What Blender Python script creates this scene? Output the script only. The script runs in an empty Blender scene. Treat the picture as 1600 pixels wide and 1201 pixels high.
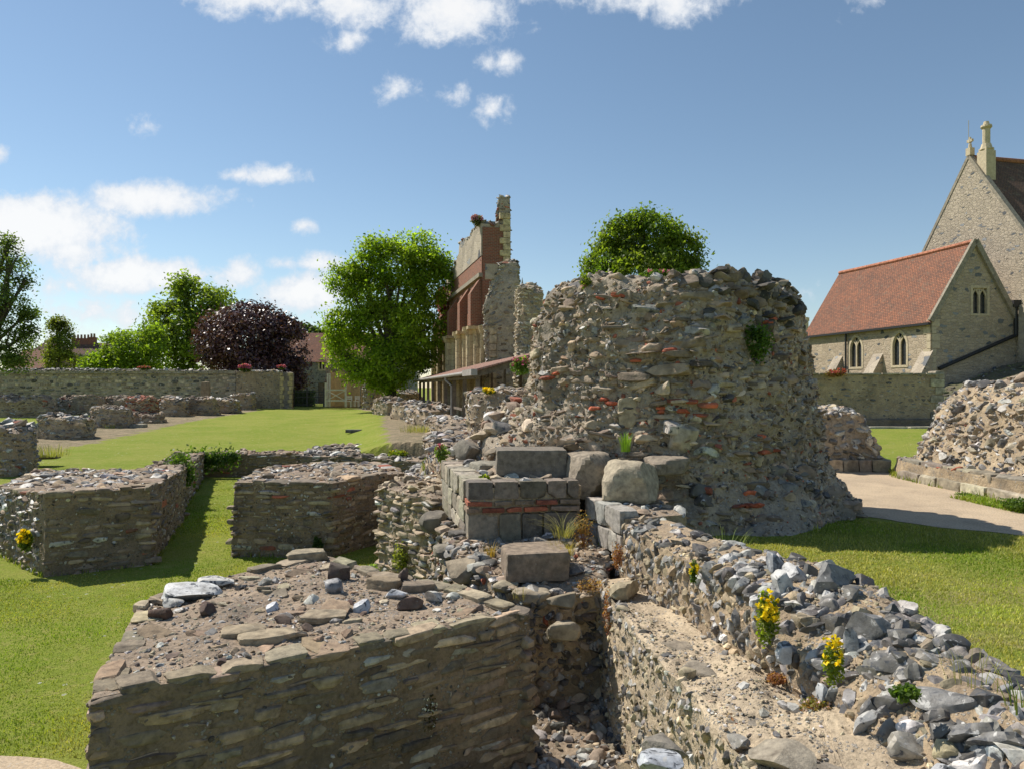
import bpy, bmesh, math, random
import numpy as np
from mathutils import Vector

SC = bpy.context.scene
COL = SC.collection
rng = np.random.default_rng(11)
random.seed(5)

# ------------------------------------------------------------------ camera, light, exposure
EYE = 3.0            # camera height above the sunken crypt floor
FPX = 1150.0         # focal length in pixels of the 1600 px wide photograph
HZ = 605.0           # row of the horizon
cam_d = bpy.data.cameras.new("camera")
cam = bpy.data.objects.new("camera", cam_d)
COL.objects.link(cam)
cam.location = (0, 0, EYE)
cam.rotation_euler = (math.radians(90), 0, 0)
cam_d.sensor_width = 36
cam_d.lens = FPX / 1600 * 36
cam_d.shift_y = (HZ - 600.5) / 1600
cam_d.clip_start = 0.05
cam_d.clip_end = 5000
SC.camera = cam

SUN_EL = math.radians(50)
SUN_H = Vector((-0.835, 0.55)).normalized()      # horizontal direction towards the sun
SUN_AZ = math.atan2(SUN_H.x, SUN_H.y)
sun_d = bpy.data.lights.new("sun", 'SUN')
sun_d.energy = 4.5
sun_d.angle = math.radians(0.5)
sun_d.color = (1.0, 0.93, 0.82)
sun = bpy.data.objects.new("sun", sun_d)
COL.objects.link(sun)
sdir = Vector((SUN_H.x * math.cos(SUN_EL), SUN_H.y * math.cos(SUN_EL), math.sin(SUN_EL)))
sun.rotation_euler = (-sdir).to_track_quat('-Z', 'Y').to_euler()
sun.location = (-40, 40, 60)

SC.view_settings.view_transform = 'Standard'
SC.view_settings.look = 'None'
SC.view_settings.exposure = 0.42
SC.view_settings.gamma = 1.0
SC.view_settings.use_curve_mapping = False
SC.render.engine = 'CYCLES'
SC.cycles.max_bounces = 6
SC.cycles.diffuse_bounces = 3
SC.cycles.glossy_bounces = 2
SC.cycles.transmission_bounces = 3
SC.cycles.use_denoising = True


# ------------------------------------------------------------------ node helpers
class NT:
    def __init__(self, tree):
        self.t = tree
        self.n = tree.nodes
        self.l = tree.links

    def new(self, typ, **kw):
        nd = self.n.new(typ)
        for k, v in kw.items():
            setattr(nd, k, v)
        return nd

    def put(self, sock, v):
        if v is None:
            return
        if hasattr(v, "is_output") or isinstance(v, bpy.types.NodeSocket):
            self.l.new(v, sock)
        else:
            if isinstance(v, (tuple, list)) and len(v) == 3 and sock.type == 'RGBA':
                v = (*v, 1.0)
            sock.default_value = v

    def math(self, op, a, b=None, c=None, clamp=False):
        nd = self.new('ShaderNodeMath', operation=op, use_clamp=clamp)
        self.put(nd.inputs[0], a)
        self.put(nd.inputs[1], b)
        self.put(nd.inputs[2], c)
        return nd.outputs[0]

    def vmath(self, op, a, b=None):
        nd = self.new('ShaderNodeVectorMath', operation=op)
        self.put(nd.inputs[0], a)
        self.put(nd.inputs[1], b)
        return nd.outputs[0]

    def mix(self, fac, a, b, mode='MIX'):
        nd = self.new('ShaderNodeMix', data_type='RGBA', blend_type=mode)
        self.put(nd.inputs[0], fac)
        self.put(nd.inputs[6], a)
        self.put(nd.inputs[7], b)
        return nd.outputs[2]

    def noise(self, vec, scale, detail=4, rough=0.55, dist=0.0):
        nd = self.new('ShaderNodeTexNoise')
        self.put(nd.inputs['Vector'], vec)
        nd.inputs['Scale'].default_value = scale
        nd.inputs['Detail'].default_value = detail
        nd.inputs['Roughness'].default_value = rough
        nd.inputs['Distortion'].default_value = dist
        return nd.outputs[0]

    def vor(self, vec, scale, feature='F1', rnd=1.0):
        nd = self.new('ShaderNodeTexVoronoi', feature=feature)
        self.put(nd.inputs['Vector'], vec)
        nd.inputs['Scale'].default_value = scale
        nd.inputs['Randomness'].default_value = rnd
        return nd

    def ramp(self, fac, stops, interp='LINEAR'):
        nd = self.new('ShaderNodeValToRGB')
        r = nd.color_ramp
        r.interpolation = interp
        while len(r.elements) < len(stops):
            r.elements.new(0.5)
        for e, (p, c) in zip(r.elements, stops):
            e.position = p
            e.color = (*c, 1) if len(c) == 3 else c
        self.put(nd.inputs[0], fac)
        return nd.outputs[0]

    def step(self, fac, a, b):
        nd = self.new('ShaderNodeMapRange')
        nd.interpolation_type = 'SMOOTHSTEP'
        self.put(nd.inputs[0], fac)
        self.put(nd.inputs[1], a)
        self.put(nd.inputs[2], b)
        return nd.outputs[0]

    def bump(self, h, strength=0.5, dist=0.02, normal=None):
        nd = self.new('ShaderNodeBump')
        nd.inputs['Strength'].default_value = strength
        nd.inputs['Distance'].default_value = dist
        self.put(nd.inputs['Height'], h)
        self.put(nd.inputs['Normal'], normal)
        return nd.outputs[0]


def new_mat(name):
    m = bpy.data.materials.new(name)
    m.use_nodes = True
    nt = NT(m.node_tree)
    bs = m.node_tree.nodes['Principled BSDF']
    return m, nt, bs


# ------------------------------------------------------------------ world: sky with clouds
world = bpy.data.worlds.new("World")
SC.world = world
world.use_nodes = True
wn = NT(world.node_tree)
bg = world.node_tree.nodes['Background']
sky = wn.new('ShaderNodeTexSky', sky_type='NISHITA')
sky.sun_disc = False
sky.sun_elevation = SUN_EL
sky.sun_rotation = SUN_AZ
sky.altitude = 0
sky.air_density = 1.0
sky.dust_density = 0.1
sky.ozone_density = 1.3
SKY_STR = 0.112
bg.inputs['Strength'].default_value = SKY_STR
tc = wn.new('ShaderNodeTexCoord')
sep = wn.new('ShaderNodeSeparateXYZ')
wn.l.new(tc.outputs['Generated'], sep.inputs[0])
yy = wn.math('MAXIMUM', sep.outputs[1], 0.02)
su = wn.math('DIVIDE', sep.outputs[0], yy)
sv = wn.math('DIVIDE', sep.outputs[2], yy)
comb = wn.new('ShaderNodeCombineXYZ')
wn.l.new(su, comb.inputs[0])
wn.l.new(sv, comb.inputs[1])
puv = comb.outputs[0]
n_big = wn.noise(puv, 8.0, 6, 0.6, 0.3)
n_mid = wn.noise(puv, 24.0, 6, 0.6, 0.35)
n_fin = wn.noise(puv, 70.0, 6, 0.65, 0.2)
nz = wn.math('ADD', wn.math('ADD', wn.math('MULTIPLY', n_big, 0.36), wn.math('MULTIPLY', n_fin, 0.22)), wn.math('MULTIPLY', n_mid, .42))
nz = wn.math('SUBTRACT', nz, 0.5)
CLOUDS = [  # centre and radii on the sky, in pixels of the photograph's field, and density
    (385, 0, 120, 34, 1.0), (560, 8, 90, 42, 1.0), (700, 12, 120, 58, 1.15), (540, 62, 40, 18, .6), (860, -25, 200, 40, .8),
    (1060, 8, 60, 40, .9), (1040, -10, 110, 40, .8), (1360, 0, 36, 24, .35), (785, 98, 40, 24, .72), (618, 143, 42, 26, .62),
    (765, 175, 34, 26, .62), (712, 150, 26, 18, .42), (228, 197, 22, 20, .4), (0, 238, 18, 24, .7),
    (425, 272, 58, 18, 1.0), (372, 273, 30, 13, .8), (478, 352, 22, 12, .42), (240, 312, 122, 32, 1.35), (50, 352, 165, 58, 1.7), (110, 392, 110, 36, 1.0), (215, 430, 112, 34, 1.6), (120, 445, 120, 30, .6), (440, 413, 34, 15, .8), (500, 412, 52, 16, .8), (375, 432, 50, 26, 1.1),
    (470, 457, 92, 38, 1.5), (140, 490, 190, 40, .45), (60, 520, 160, 34, .4), (330, 480, 120, 24, .3), (520, 500, 110, 34, .5), (480, 545, 140, 34, .4),
    (1215, 458, 40, 16, .45), (1255, 462, 26, 14, .3), (1170, 500, 60, 20, .2), (300, 570, 260, 30, .3),
]
acc_m = None
shade = None
for (cu, cv, ru, rv, dn) in CLOUDS:
    a = wn.math('MULTIPLY', wn.math('SUBTRACT', su, (cu - 800) / FPX), FPX / (ru * 1.12))
    b = wn.math('MULTIPLY', wn.math('SUBTRACT', sv, (HZ - cv) / FPX), FPX / (rv * 1.12))
    r2 = wn.math('ADD', wn.math('MULTIPLY', a, a), wn.math('MULTIPLY', b, b))
    m = wn.math('MULTIPLY', wn.math('SUBTRACT', 1.0, wn.math('SQRT', r2)), dn)
    acc_m = m if acc_m is None else wn.math('MAXIMUM', acc_m, m)
field = wn.math('ADD', wn.math('MAXIMUM', acc_m, -1.0), wn.math('MULTIPLY', nz, 3.5))
dens = wn.step(field, 0.0, 0.75)
dens = wn.math('MULTIPLY', dens, wn.math('GREATER_THAN', sep.outputs[1], 0.02))
core = wn.step(wn.math('ADD', field, wn.math('MULTIPLY', n_fin, 0.5)), 0.55, 1.5)
ccol = wn.mix(core, (0.80, 0.85, 0.92), (1.0, 1.0, 1.0))
hsv = wn.new('ShaderNodeHueSaturation')
hsv.inputs['Saturation'].default_value = 0.98
hsv.inputs['Value'].default_value = 0.77
hsv.inputs['Hue'].default_value = 0.494
wn.l.new(sky.outputs[0], hsv.inputs['Color'])
cl = wn.vmath('SCALE', ccol)
cl.node.inputs['Scale'].default_value = 0.92 / SKY_STR / 1.25
skyc = wn.mix(wn.math('MULTIPLY', dens, 0.93), hsv.outputs[0], cl)
wn.l.new(skyc, bg.inputs['Color'])


def PX(u, v, d):
    return np.array(((u - 800) / FPX * d, d, EYE + (HZ - v) / FPX * d))


# ------------------------------------------------------------------ numpy noise
_TAB = np.random.default_rng(3).random((64, 64, 64)).astype(np.float32)


def vnoise(p):
    p = np.asarray(p, dtype=np.float64)
    i = np.floor(p).astype(np.int64)
    f = p - i
    f = f * f * (3 - 2 * f)
    i0 = i & 63
    i1 = (i + 1) & 63
    x0, y0, z0 = i0[..., 0], i0[..., 1], i0[..., 2]
    x1, y1, z1 = i1[..., 0], i1[..., 1], i1[..., 2]
    fx, fy, fz = f[..., 0], f[..., 1], f[..., 2]
    a = _TAB[x0, y0, z0] * (1 - fx) + _TAB[x1, y0, z0] * fx
    b = _TAB[x0, y1, z0] * (1 - fx) + _TAB[x1, y1, z0] * fx
    c = _TAB[x0, y0, z1] * (1 - fx) + _TAB[x1, y0, z1] * fx
    d = _TAB[x0, y1, z1] * (1 - fx) + _TAB[x1, y1, z1] * fx
    return (a * (1 - fy) + b * fy) * (1 - fz) + (c * (1 - fy) + d * fy) * fz


def fbm(p, octv=4):
    p = np.asarray(p, dtype=np.float64)
    s = 0.0
    a = 0.5
    tot = 0
    for k in range(octv):
        s = s + a * (vnoise(p * 2.03 ** k + 17.3 * k) * 2 - 1)
        tot += a
        a *= 0.5
    return s / tot


# ------------------------------------------------------------------ mesh accumulator
class Acc:
    def __init__(self):
        self.V = []
        self.C = []
        self.U = []
        self.F = []      # (faces array, material index, smooth)
        self.n = 0

    def add(self, v, f, mat=0, col=(1, 1, 1, 0), uv=None, smooth=False):
        v = np.asarray(v, dtype=np.float32).reshape(-1, 3)
        f = np.asarray(f, dtype=np.int32)
        if len(v) == 0 or len(f) == 0:
            return
        col = np.asarray(col, dtype=np.float32)
        if col.ndim == 1:
            if len(col) == 3:
                col = np.append(col, 0)
            col = np.broadcast_to(col, (len(v), 4))
        self.V.append(v)
        self.C.append(col)
        self.U.append(np.zeros((len(v), 3), np.float32) if uv is None else np.asarray(uv, np.float32))
        self.F.append((f + self.n, mat, smooth))
        self.n += len(v)

    def quad(self, a, b, c, d, mat=0, col=(1, 1, 1, 0), uv0=(0, 0)):
        a, b, c, d = [np.asarray(q, float) for q in (a, b, c, d)]
        w = np.linalg.norm(b - a)
        h = np.linalg.norm(d - a)
        w2 = np.linalg.norm(c - d)
        uv = np.array([(0, 0, 0), (w, 0, 0), ((w + w2) / 2, h, 0), (0, h, 0)]) + (*uv0, 0)
        self.add([a, b, c, d], [[0, 1, 2, 3]], mat, col, uv)

    def box(self, lo, hi, mat=0, col=(1, 1, 1, 0)):
        self.obox(((lo[0] + hi[0]) / 2, (lo[1] + hi[1]) / 2, (lo[2] + hi[2]) / 2),
                  (1, 0, 0), (0, 1, 0), (0, 0, 1), (abs(hi[0] - lo[0]) / 2, abs(hi[1] - lo[1]) / 2, abs(hi[2] - lo[2]) / 2), mat, col)

    def obox(self, c, X, Y, Z, h, mat=0, col=(1, 1, 1, 0)):
        c, X, Y, Z = [np.asarray(q, float) for q in (c, X, Y, Z)]
        X, Y, Z = X * h[0], Y * h[1], Z * h[2]
        p = {}
        for i in (-1, 1):
            for j in (-1, 1):
                for k in (-1, 1):
                    p[i, j, k] = c + X * i + Y * j + Z * k
        for q in (((-1, -1, -1), (1, -1, -1), (1, -1, 1), (-1, -1, 1)), ((1, 1, -1), (-1, 1, -1), (-1, 1, 1), (1, 1, 1)),
                  ((-1, 1, -1), (-1, -1, -1), (-1, -1, 1), (-1, 1, 1)), ((1, -1, -1), (1, 1, -1), (1, 1, 1), (1, -1, 1)),
                  ((-1, -1, 1), (1, -1, 1), (1, 1, 1), (-1, 1, 1)), ((-1, 1, -1), (1, 1, -1), (1, -1, -1), (-1, -1, -1))):
            self.quad(*[p[k] for k in q], mat=mat, col=col)

    def bar(self, a, b, w, h=None, mat=0, col=(1, 1, 1, 0)):
        """a square bar from a to b"""
        a, b = np.asarray(a, float), np.asarray(b, float)
        h = h or w
        Z = b - a
        L = np.linalg.norm(Z)
        Z = Z / L
        up = np.array((0, 0, 1.0)) if abs(Z[2]) < 0.9 else np.array((0, 1.0, 0))
        X = np.cross(up, Z)
        X /= np.linalg.norm(X)
        Y = np.cross(Z, X)
        self.obox((a + b) / 2, X, Y, Z, (w / 2, h / 2, L / 2), mat, col)

    def tube(self, pts, rad, n=8, mat=0, col=(1, 1, 1, 0), cap=True):
        pts = np.asarray(pts, float)
        rad = np.broadcast_to(np.asarray(rad, float), (len(pts),))
        T = np.gradient(pts, axis=0)
        T /= np.linalg.norm(T, axis=1)[:, None] + 1e-9
        ref = np.array((0.31, 0.95, 0.05))
        ang = np.arange(n) / n * 2 * np.pi
        vs = []
        for p, t, r in zip(pts, T, rad):
            X = np.cross(ref, t)
            if np.linalg.norm(X) < 0.1:
                X = np.cross((1.0, 0, 0), t)
            X /= np.linalg.norm(X)
            Y = np.cross(t, X)
            vs.append(p + r * (np.cos(ang)[:, None] * X + np.sin(ang)[:, None] * Y))
        V = np.concatenate(vs)
        F = []
        for k in range(len(pts) - 1):
            for j in range(n):
                F.append((k * n + j, k * n + (j + 1) % n, (k + 1) * n + (j + 1) % n, (k + 1) * n + j))
        self.add(V, F, mat, col, smooth=True)
        if cap:
            for k, rev in ((0, True), (len(pts) - 1, False)):
                idx = list(range(n))
                self.add(vs[k], [idx[::-1] if rev else idx], mat, col)

    def prism(self, poly, z0, z1, mat=0, col=(1, 1, 1, 0)):
        """vertical prism over an xy polygon (counter-clockwise)"""
        poly = np.asarray(poly, float)
        n = len(poly)
        for i in range(n):
            a, b = poly[i], poly[(i + 1) % n]
            self.quad((*a, z0), (*b, z0), (*b, z1), (*a, z1), mat, col)
        self.add(np.c_[poly, np.full(n, z1)], [list(range(n))], mat, col)

    def obj(self, name, mats, parent=None, base=None, sharp=26):
        V = np.concatenate(self.V)
        C = np.concatenate(self.C)
        U = np.concatenate(self.U)
        if parent is not None:
            base = np.array(parent.location)
        elif base is None:
            base = np.array(((V[:, 0].min() + V[:, 0].max()) / 2, (V[:, 1].min() + V[:, 1].max()) / 2, V[:, 2].min()))
        me = bpy.data.meshes.new(name)
        loops, starts, tots, mi, sm = [], [], [], [], []
        pos = 0
        for f, m, s in self.F:
            k = f.shape[1]
            loops.append(f.ravel())
            starts.append(pos + np.arange(len(f)) * k)
            tots.append(np.full(len(f), k))
            pos += f.size
            mi.append(np.full(len(f), m))
            sm.append(np.full(len(f), s))
        me.vertices.add(len(V))
        me.vertices.foreach_set('co', (V - base.astype(np.float32)).ravel())
        lp = np.concatenate(loops)
        me.loops.add(len(lp))
        me.loops.foreach_set('vertex_index', lp)
        st = np.concatenate(starts)
        me.polygons.add(len(st))
        me.polygons.foreach_set('loop_start', st)
        me.polygons.foreach_set('loop_total', np.concatenate(tots))
        me.polygons.foreach_set('material_index', np.concatenate(mi).astype(np.int32))
        me.polygons.foreach_set('use_smooth', np.concatenate(sm).astype(bool))
        at = me.attributes.new('col', 'FLOAT_COLOR', 'POINT')
        at.data.foreach_set('color', np.ascontiguousarray(C, dtype=np.float32).ravel())
        at = me.attributes.new('wuv', 'FLOAT_VECTOR', 'POINT')
        at.data.foreach_set('vector', np.ascontiguousarray(U, dtype=np.float32).ravel())
        me.update(calc_edges=True)
        me.validate()
        if sharp:
            me.set_sharp_from_angle(angle=math.radians(sharp))
        for m in (mats if isinstance(mats, (list, tuple)) else [mats]):
            me.materials.append(m)
        o = bpy.data.objects.new(name, me)
        COL.objects.link(o)
        if parent is not None:
            o.parent = parent
        else:
            o.location = base
        return o


def tag(o, label=None, cat=None, group=None, kind=None):
    if label:
        o['label'] = label
    if cat:
        o['category'] = cat
    if group:
        o['group'] = group
    if kind:
        o['kind'] = kind
    return o


def root(name, loc, label, cat, group=None):
    o = bpy.data.objects.new(name, None)
    o.empty_display_size = 0.2
    o.location = [float(q) for q in loc]
    COL.objects.link(o)
    return tag(o, label, cat, group)


# ------------------------------------------------------------------ rocks
def ico(sub):
    bm = bmesh.new()
    bmesh.ops.create_icosphere(bm, subdivisions=sub, radius=1)
    v = np.array([q.co[:] for q in bm.verts])
    f = np.array([[w.index for w in q.verts] for q in bm.faces])
    bm.free()
    return v, f


ICO = {1: ico(1), 2: ico(2), 3: ico(3), 4: ico(4)}


def cubegrid(n):
    bm = bmesh.new()
    bmesh.ops.create_cube(bm, size=2)
    bmesh.ops.subdivide_edges(bm, edges=bm.edges[:], cuts=n - 1, use_grid_fill=True)
    v = np.array([q.co[:] for q in bm.verts])
    f = np.array([[w.index for w in q.verts] for q in bm.faces])
    bm.free()
    return v, f


CUBE = {1: cubegrid(2), 2: cubegrid(5), 3: cubegrid(9), 4: cubegrid(14)}


def make_rock(kind, sub, r):
    off = r.random(3) * 50
    cuts = []
    if kind in ('box', 'ashlar', 'slab'):
        v, f = CUBE[sub]
        v = v.copy()
        k = {'box': r.uniform(4, 9), 'ashlar': 34, 'slab': r.uniform(7, 12)}[kind]
        v = v / (np.abs(v) ** k).sum(1)[:, None] ** (1 / k)
        am = {'box': .13, 'ashlar': .045, 'slab': .09}[kind]
        v *= (1 + am * fbm(v * 1.7 + off, 4))[:, None]
        nc = {'box': 5, 'ashlar': 5, 'slab': 5}[kind]
        for _ in range(nc):
            if kind == 'slab':       # broken outline seen from above, kept flat
                a = r.uniform(0, 6.28)
                cuts.append((np.array((math.cos(a), r.normal(0, .12), math.sin(a))), r.uniform(.72, 1.05)))
            elif kind == 'box':
                a = r.uniform(0, 6.28)
                cuts.append((np.array((math.cos(a), r.uniform(-.3, .9), math.sin(a))), r.uniform(.82, 1.12)))
            else:
                cuts.append((r.normal(size=3), r.uniform(1.18, 1.5)))
    elif kind == 'rub':
        v, f = ICO[sub]
        v = v.copy()
        k = r.uniform(2.2, 4.0)
        v = v / (np.abs(v) ** k).sum(1)[:, None] ** (1 / k)
        v *= (1 + .30 * fbm(v * 1.5 + off, 3))[:, None]
        cuts = [(r.normal(size=3), r.uniform(.45, .85)) for _ in range(11)]
    else:  # flint nodule: knobbly, broken by scooped facets
        v, f = ICO[sub]
        v = v.copy()
        v *= (1 + .55 * fbm(v * 1.25 + off, 3))[:, None]
        cuts = [(r.normal(size=3), r.uniform(.34, .8)) for _ in range(11)]
    for n, d in cuts:
        n = n / np.linalg.norm(n)
        ex = np.maximum(v @ n - d, 0)
        v -= ex[:, None] * n * .95
    v *= (1 + {1: .0, 2: .05, 3: .05, 4: .015}[sub] * fbm(v * 5 + off, 3))[:, None]
    if sub == 3:
        v *= (1 + .02 * fbm(v * 14 + off, 2))[:, None]
    v = v - (v.max(0) + v.min(0)) / 2
    return v / np.abs(v).max(0), f


_rr = np.random.default_rng(77)
ROCKS = {(k, s): [make_rock(k, s, _rr) for _ in range(18 if s < 3 else 12)] for k in ('box', 'rub', 'flint', 'slab') for s in (1, 2, 3)}
for s in (2, 3, 4):
    ROCKS['ashlar', s] = [make_rock('ashlar', s, _rr) for _ in range(8)]


def add_rocks(acc, pos, X, N, Z, scl, cols, kind='rub', sub=2, mat=1, smooth=True):
    """pos, X, N, Z: (n,3); scl (n,3): half sizes along X, N and Z"""
    n = len(pos)
    if n == 0:
        return
    pool = ROCKS[kind, sub]
    smooth = True
    which = rng.integers(0, len(pool), n)
    for k in range(len(pool)):
        s = np.where(which == k)[0]
        if len(s) == 0:
            continue
        v, f = pool[k]
        sg = rng.choice((-1.0, 1.0), (len(s), 1))
        vx = v[None, :, 0] * scl[s, 0:1] * sg
        vy = v[None, :, 1] * scl[s, 1:2]
        vz = v[None, :, 2] * scl[s, 2:3] * sg
        P = pos[s, None, :] + vx[..., None] * X[s, None, :] + vy[..., None] * N[s, None, :] + vz[..., None] * Z[s, None, :]
        nv = len(v)
        F = (f[None] + (np.arange(len(s)) * nv)[:, None, None]).reshape(-1, f.shape[1])
        acc.add(P.reshape(-1, 3), F, mat, np.repeat(cols[s], nv, axis=0), smooth=smooth)


def nrm(a):
    return a / (np.linalg.norm(a, axis=-1, keepdims=True) + 1e-9)


# ------------------------------------------------------------------ lofted masonry bodies
class Loft:
    pass


def loft(acc, poly, z0, topfn, ds=0.1, dz=0.1, prof=None, amp=0.04, freq=2.2, rings=None, dome=0.0, amp_top=0.03,
         round_=0, mat=0, mat_top=None, strata=0.0, col=(1, 1, 1, 0), lean=(0, 0), rough=.022, rfreq=9.0):
    """closed body over an xy polygon; prof: [(t, sx, sy, dx, dy)] scales the outline on its way up"""
    poly = np.asarray(poly, float)
    if round_:
        for _ in range(round_):
            nx = np.roll(poly, -1, 0)
            poly = np.stack((poly * 0.75 + nx * 0.25, poly * 0.25 + nx * 0.75), 1).reshape(-1, 2)
    nx = np.roll(poly, -1, 0)
    seg = np.linalg.norm(nx - poly, axis=1)
    pts = []
    for a, b, l in zip(poly, nx, seg):
        m = max(1, int(round(l / ds)))
        for k in range(m):
            pts.append(a + (b - a) * k / m)
    E = np.array(pts)
    N = len(E)
    c = E.mean(0)
    if prof is None:
        prof = [(0, 1, 1, 0, 0), (1, 1, 1, 0, 0)]
    pr = np.array(prof, float)
    top_e = np.array([topfn(x, y) for x, y in E])
    H = (top_e - z0).max()
    nz = max(2, int(math.ceil(H / dz)))
    t = np.linspace(0, 1, nz + 1)
    sx = np.interp(t, pr[:, 0], pr[:, 1])
    sy = np.interp(t, pr[:, 0], pr[:, 2])
    dx = np.interp(t, pr[:, 0], pr[:, 3])
    dy = np.interp(t, pr[:, 0], pr[:, 4])
    G = np.empty((nz + 1, N, 3))
    G[..., 0] = c[0] + (E[None, :, 0] - c[0]) * sx[:, None] + dx[:, None]
    G[..., 1] = c[1] + (E[None, :, 1] - c[1]) * sy[:, None] + dy[:, None]
    G[..., 2] = z0 + t[:, None] * (top_e - z0)[None]
    ts = np.roll(G, -1, 1) - np.roll(G, 1, 1)
    tt = np.gradient(G, axis=0)
    n = nrm(np.cross(ts, tt))
    off = rng.random(3) * 40
    q = G.copy()
    disp = amp * fbm(q * freq + off, 5)
    if rough:
        disp = disp + rough * (1 - 2.2 * np.abs(fbm(q * rfreq * .5 + off * 2, 4))) + rough * .6 * fbm(q * rfreq * 2.1 + off, 3)
    if strata:
        qz = q * np.array((0.9, 0.9, 6.0))
        disp = disp + strata * fbm(qz + off, 3)
    G = G + n * disp[..., None]
    ts = np.roll(G, -1, 1) - np.roll(G, 1, 1)
    tt = np.gradient(G, axis=0)
    nr = nrm(np.cross(ts, tt))
    # cap
    edge = G[-1]
    rad = np.linalg.norm(edge[:, :2] - edge[:, :2].mean(0), axis=1).mean()
    R = rings or max(3, int(rad / ds))
    ce = edge[:, :2].mean(0)
    cz = topfn(*ce) + dome
    cap = [edge]
    for k in range(1, R):
        r = 1 - k / R
        xy = ce + (edge[:, :2] - ce) * r
        z = np.array([topfn(x, y) for x, y in xy]) + dome * (1 - r * r)
        w = min(1, k / 2.0)
        z = z + w * (amp_top * fbm(np.c_[xy * 3.0, z] + off, 4) + rough * .9 * fbm(np.c_[xy * rfreq * 1.6, z] + off, 3)) + (1 - w) * (edge[:, 2] - top_e)
        cap.append(np.c_[xy, z])
    cap = np.array(cap)
    nv = (nz + 1) * N
    V = np.concatenate((G.reshape(-1, 3), cap[1:].reshape(-1, 3), [[ce[0], ce[1], cz]]))
    ar = np.arange(N)
    br = (ar + 1) % N
    F = np.concatenate([np.c_[k * N + ar, k * N + br, (k + 1) * N + br, (k + 1) * N + ar] for k in range(nz)])
    acc.add(V, F, mat, col, smooth=True)
    base_n = acc.n - len(V)
    FT = []
    for k in range(R - 1):
        a0 = nz * N if k == 0 else nv + (k - 1) * N
        a1 = nv + k * N
        FT.append(np.c_[a0 + ar, a0 + br, a1 + br, a1 + ar])
    acc.F.append((np.concatenate(FT) + base_n, mat if mat_top is None else mat_top, True))
    a0 = nv + (R - 2) * N
    acc.F.append((np.c_[a0 + ar, a0 + br, np.full(N, len(V) - 1)] + base_n, mat if mat_top is None else mat_top, True))
    L = Loft()
    L.G, L.N, L.nr, L.cap, L.z0, L.top, L.nz = G, N, nr, cap, z0, top_e, nz
    el = np.linalg.norm(np.roll(edge, -1, 0) - edge, axis=1)
    bl = np.linalg.norm(np.roll(G[0], -1, 0) - G[0], axis=1)
    ml = (el + bl) / 2
    L.arc = np.concatenate(([0], np.cumsum(ml)))
    L.ce, L.R, L.topfn, L.dome = ce, R, topfn, dome
    return L


def surf(L, s, z):
    """position, outward normal and tangent on the side of a loft at arc s and height z"""
    j = np.interp(s, L.arc, np.arange(L.N + 1))
    j0 = np.floor(j).astype(int) % L.N
    j1 = (j0 + 1) % L.N
    fj = (j - np.floor(j))[:, None]
    top = L.top[j0] * (1 - fj[:, 0]) + L.top[j1] * fj[:, 0]
    t = (z - L.z0) / (top - L.z0)
    ok = (t >= 0) & (t <= 1.0)
    k = np.clip(t, 0, 1) * L.nz
    k0 = np.minimum(k.astype(int), L.nz - 1)
    fk = (k - k0)[:, None]
    G = L.G
    p = (G[k0, j0] * (1 - fj) + G[k0, j1] * fj) * (1 - fk) + (G[k0 + 1, j0] * (1 - fj) + G[k0 + 1, j1] * fj) * fk
    n = nrm((L.nr[k0, j0] * (1 - fj) + L.nr[k0, j1] * fj))
    tg = nrm(G[k0, j1] - G[k0, j0])
    return p, n, tg, ok, t


def courses(acc, L, h=(.08, .15), w=(.15, .4), proud=(.0, .03), thick=.10, rot=.05, jit=.2, gap=.012, pal=None, kind='box', sub=2, cover=.95,
            srange=None, zrange=None, mat=1, smooth=False, levels=True):
    S, Z, W, Hh = [], [], [], []
    z = (zrange[0] if zrange else L.z0)
    zmax = (zrange[1] if zrange else L.top.max())
    a, b = srange if srange else (0, L.arc[-1])
    while z < zmax:
        hh = random.uniform(*h)
        s = a + random.uniform(0, w[1]) - w[1] * .5
        while s < b:
            ww = random.uniform(*w)
            if random.random() < cover:
                S.append(s + ww / 2)
                Z.append(z + hh / 2 + random.uniform(-jit, jit) * hh)
                W.append(ww - gap)
                Hh.append(hh * random.uniform(.75, 1.08) - gap)
            s += ww
        z += hh
    S, Z, W, Hh = [np.array(q) for q in (S, Z, W, Hh)]
    if srange and b - a > 2 * w[1]:
        S = np.clip(S, a + W / 2 - .02, b - W / 2 + .02)
    S = np.mod(S, L.arc[-1])
    p, n, tg, ok, t = surf(L, S, Z)
    ok &= (t < 1.0)
    p, n, tg, W, Hh, t = p[ok], n[ok], tg[ok], W[ok], Hh[ok], t[ok]
    m = len(p)
    ang = rng.normal(0, rot, m)[:, None]
    n = nrm(n + rng.normal(0, .07, (m, 3)))
    up = nrm(np.cross(tg, n) * -1)
    up = np.where(up[:, 2:3] < 0, -up, up)
    X = nrm(tg * np.cos(ang) + up * np.sin(ang))
    Zv = nrm(np.cross(X, n))
    Zv = np.where(Zv[:, 2:3] < 0, -Zv, Zv)
    th = thick * rng.uniform(.8, 1.3, m)
    pr = rng.uniform(*proud, m)
    pos = p + n * (pr - th)[:, None]
    scl = np.c_[W / 2, th, Hh / 2]
    cols = pal(m, pos)
    add_rocks(acc, pos, X, n, Zv, scl, cols, kind, sub, mat, smooth)


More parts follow.
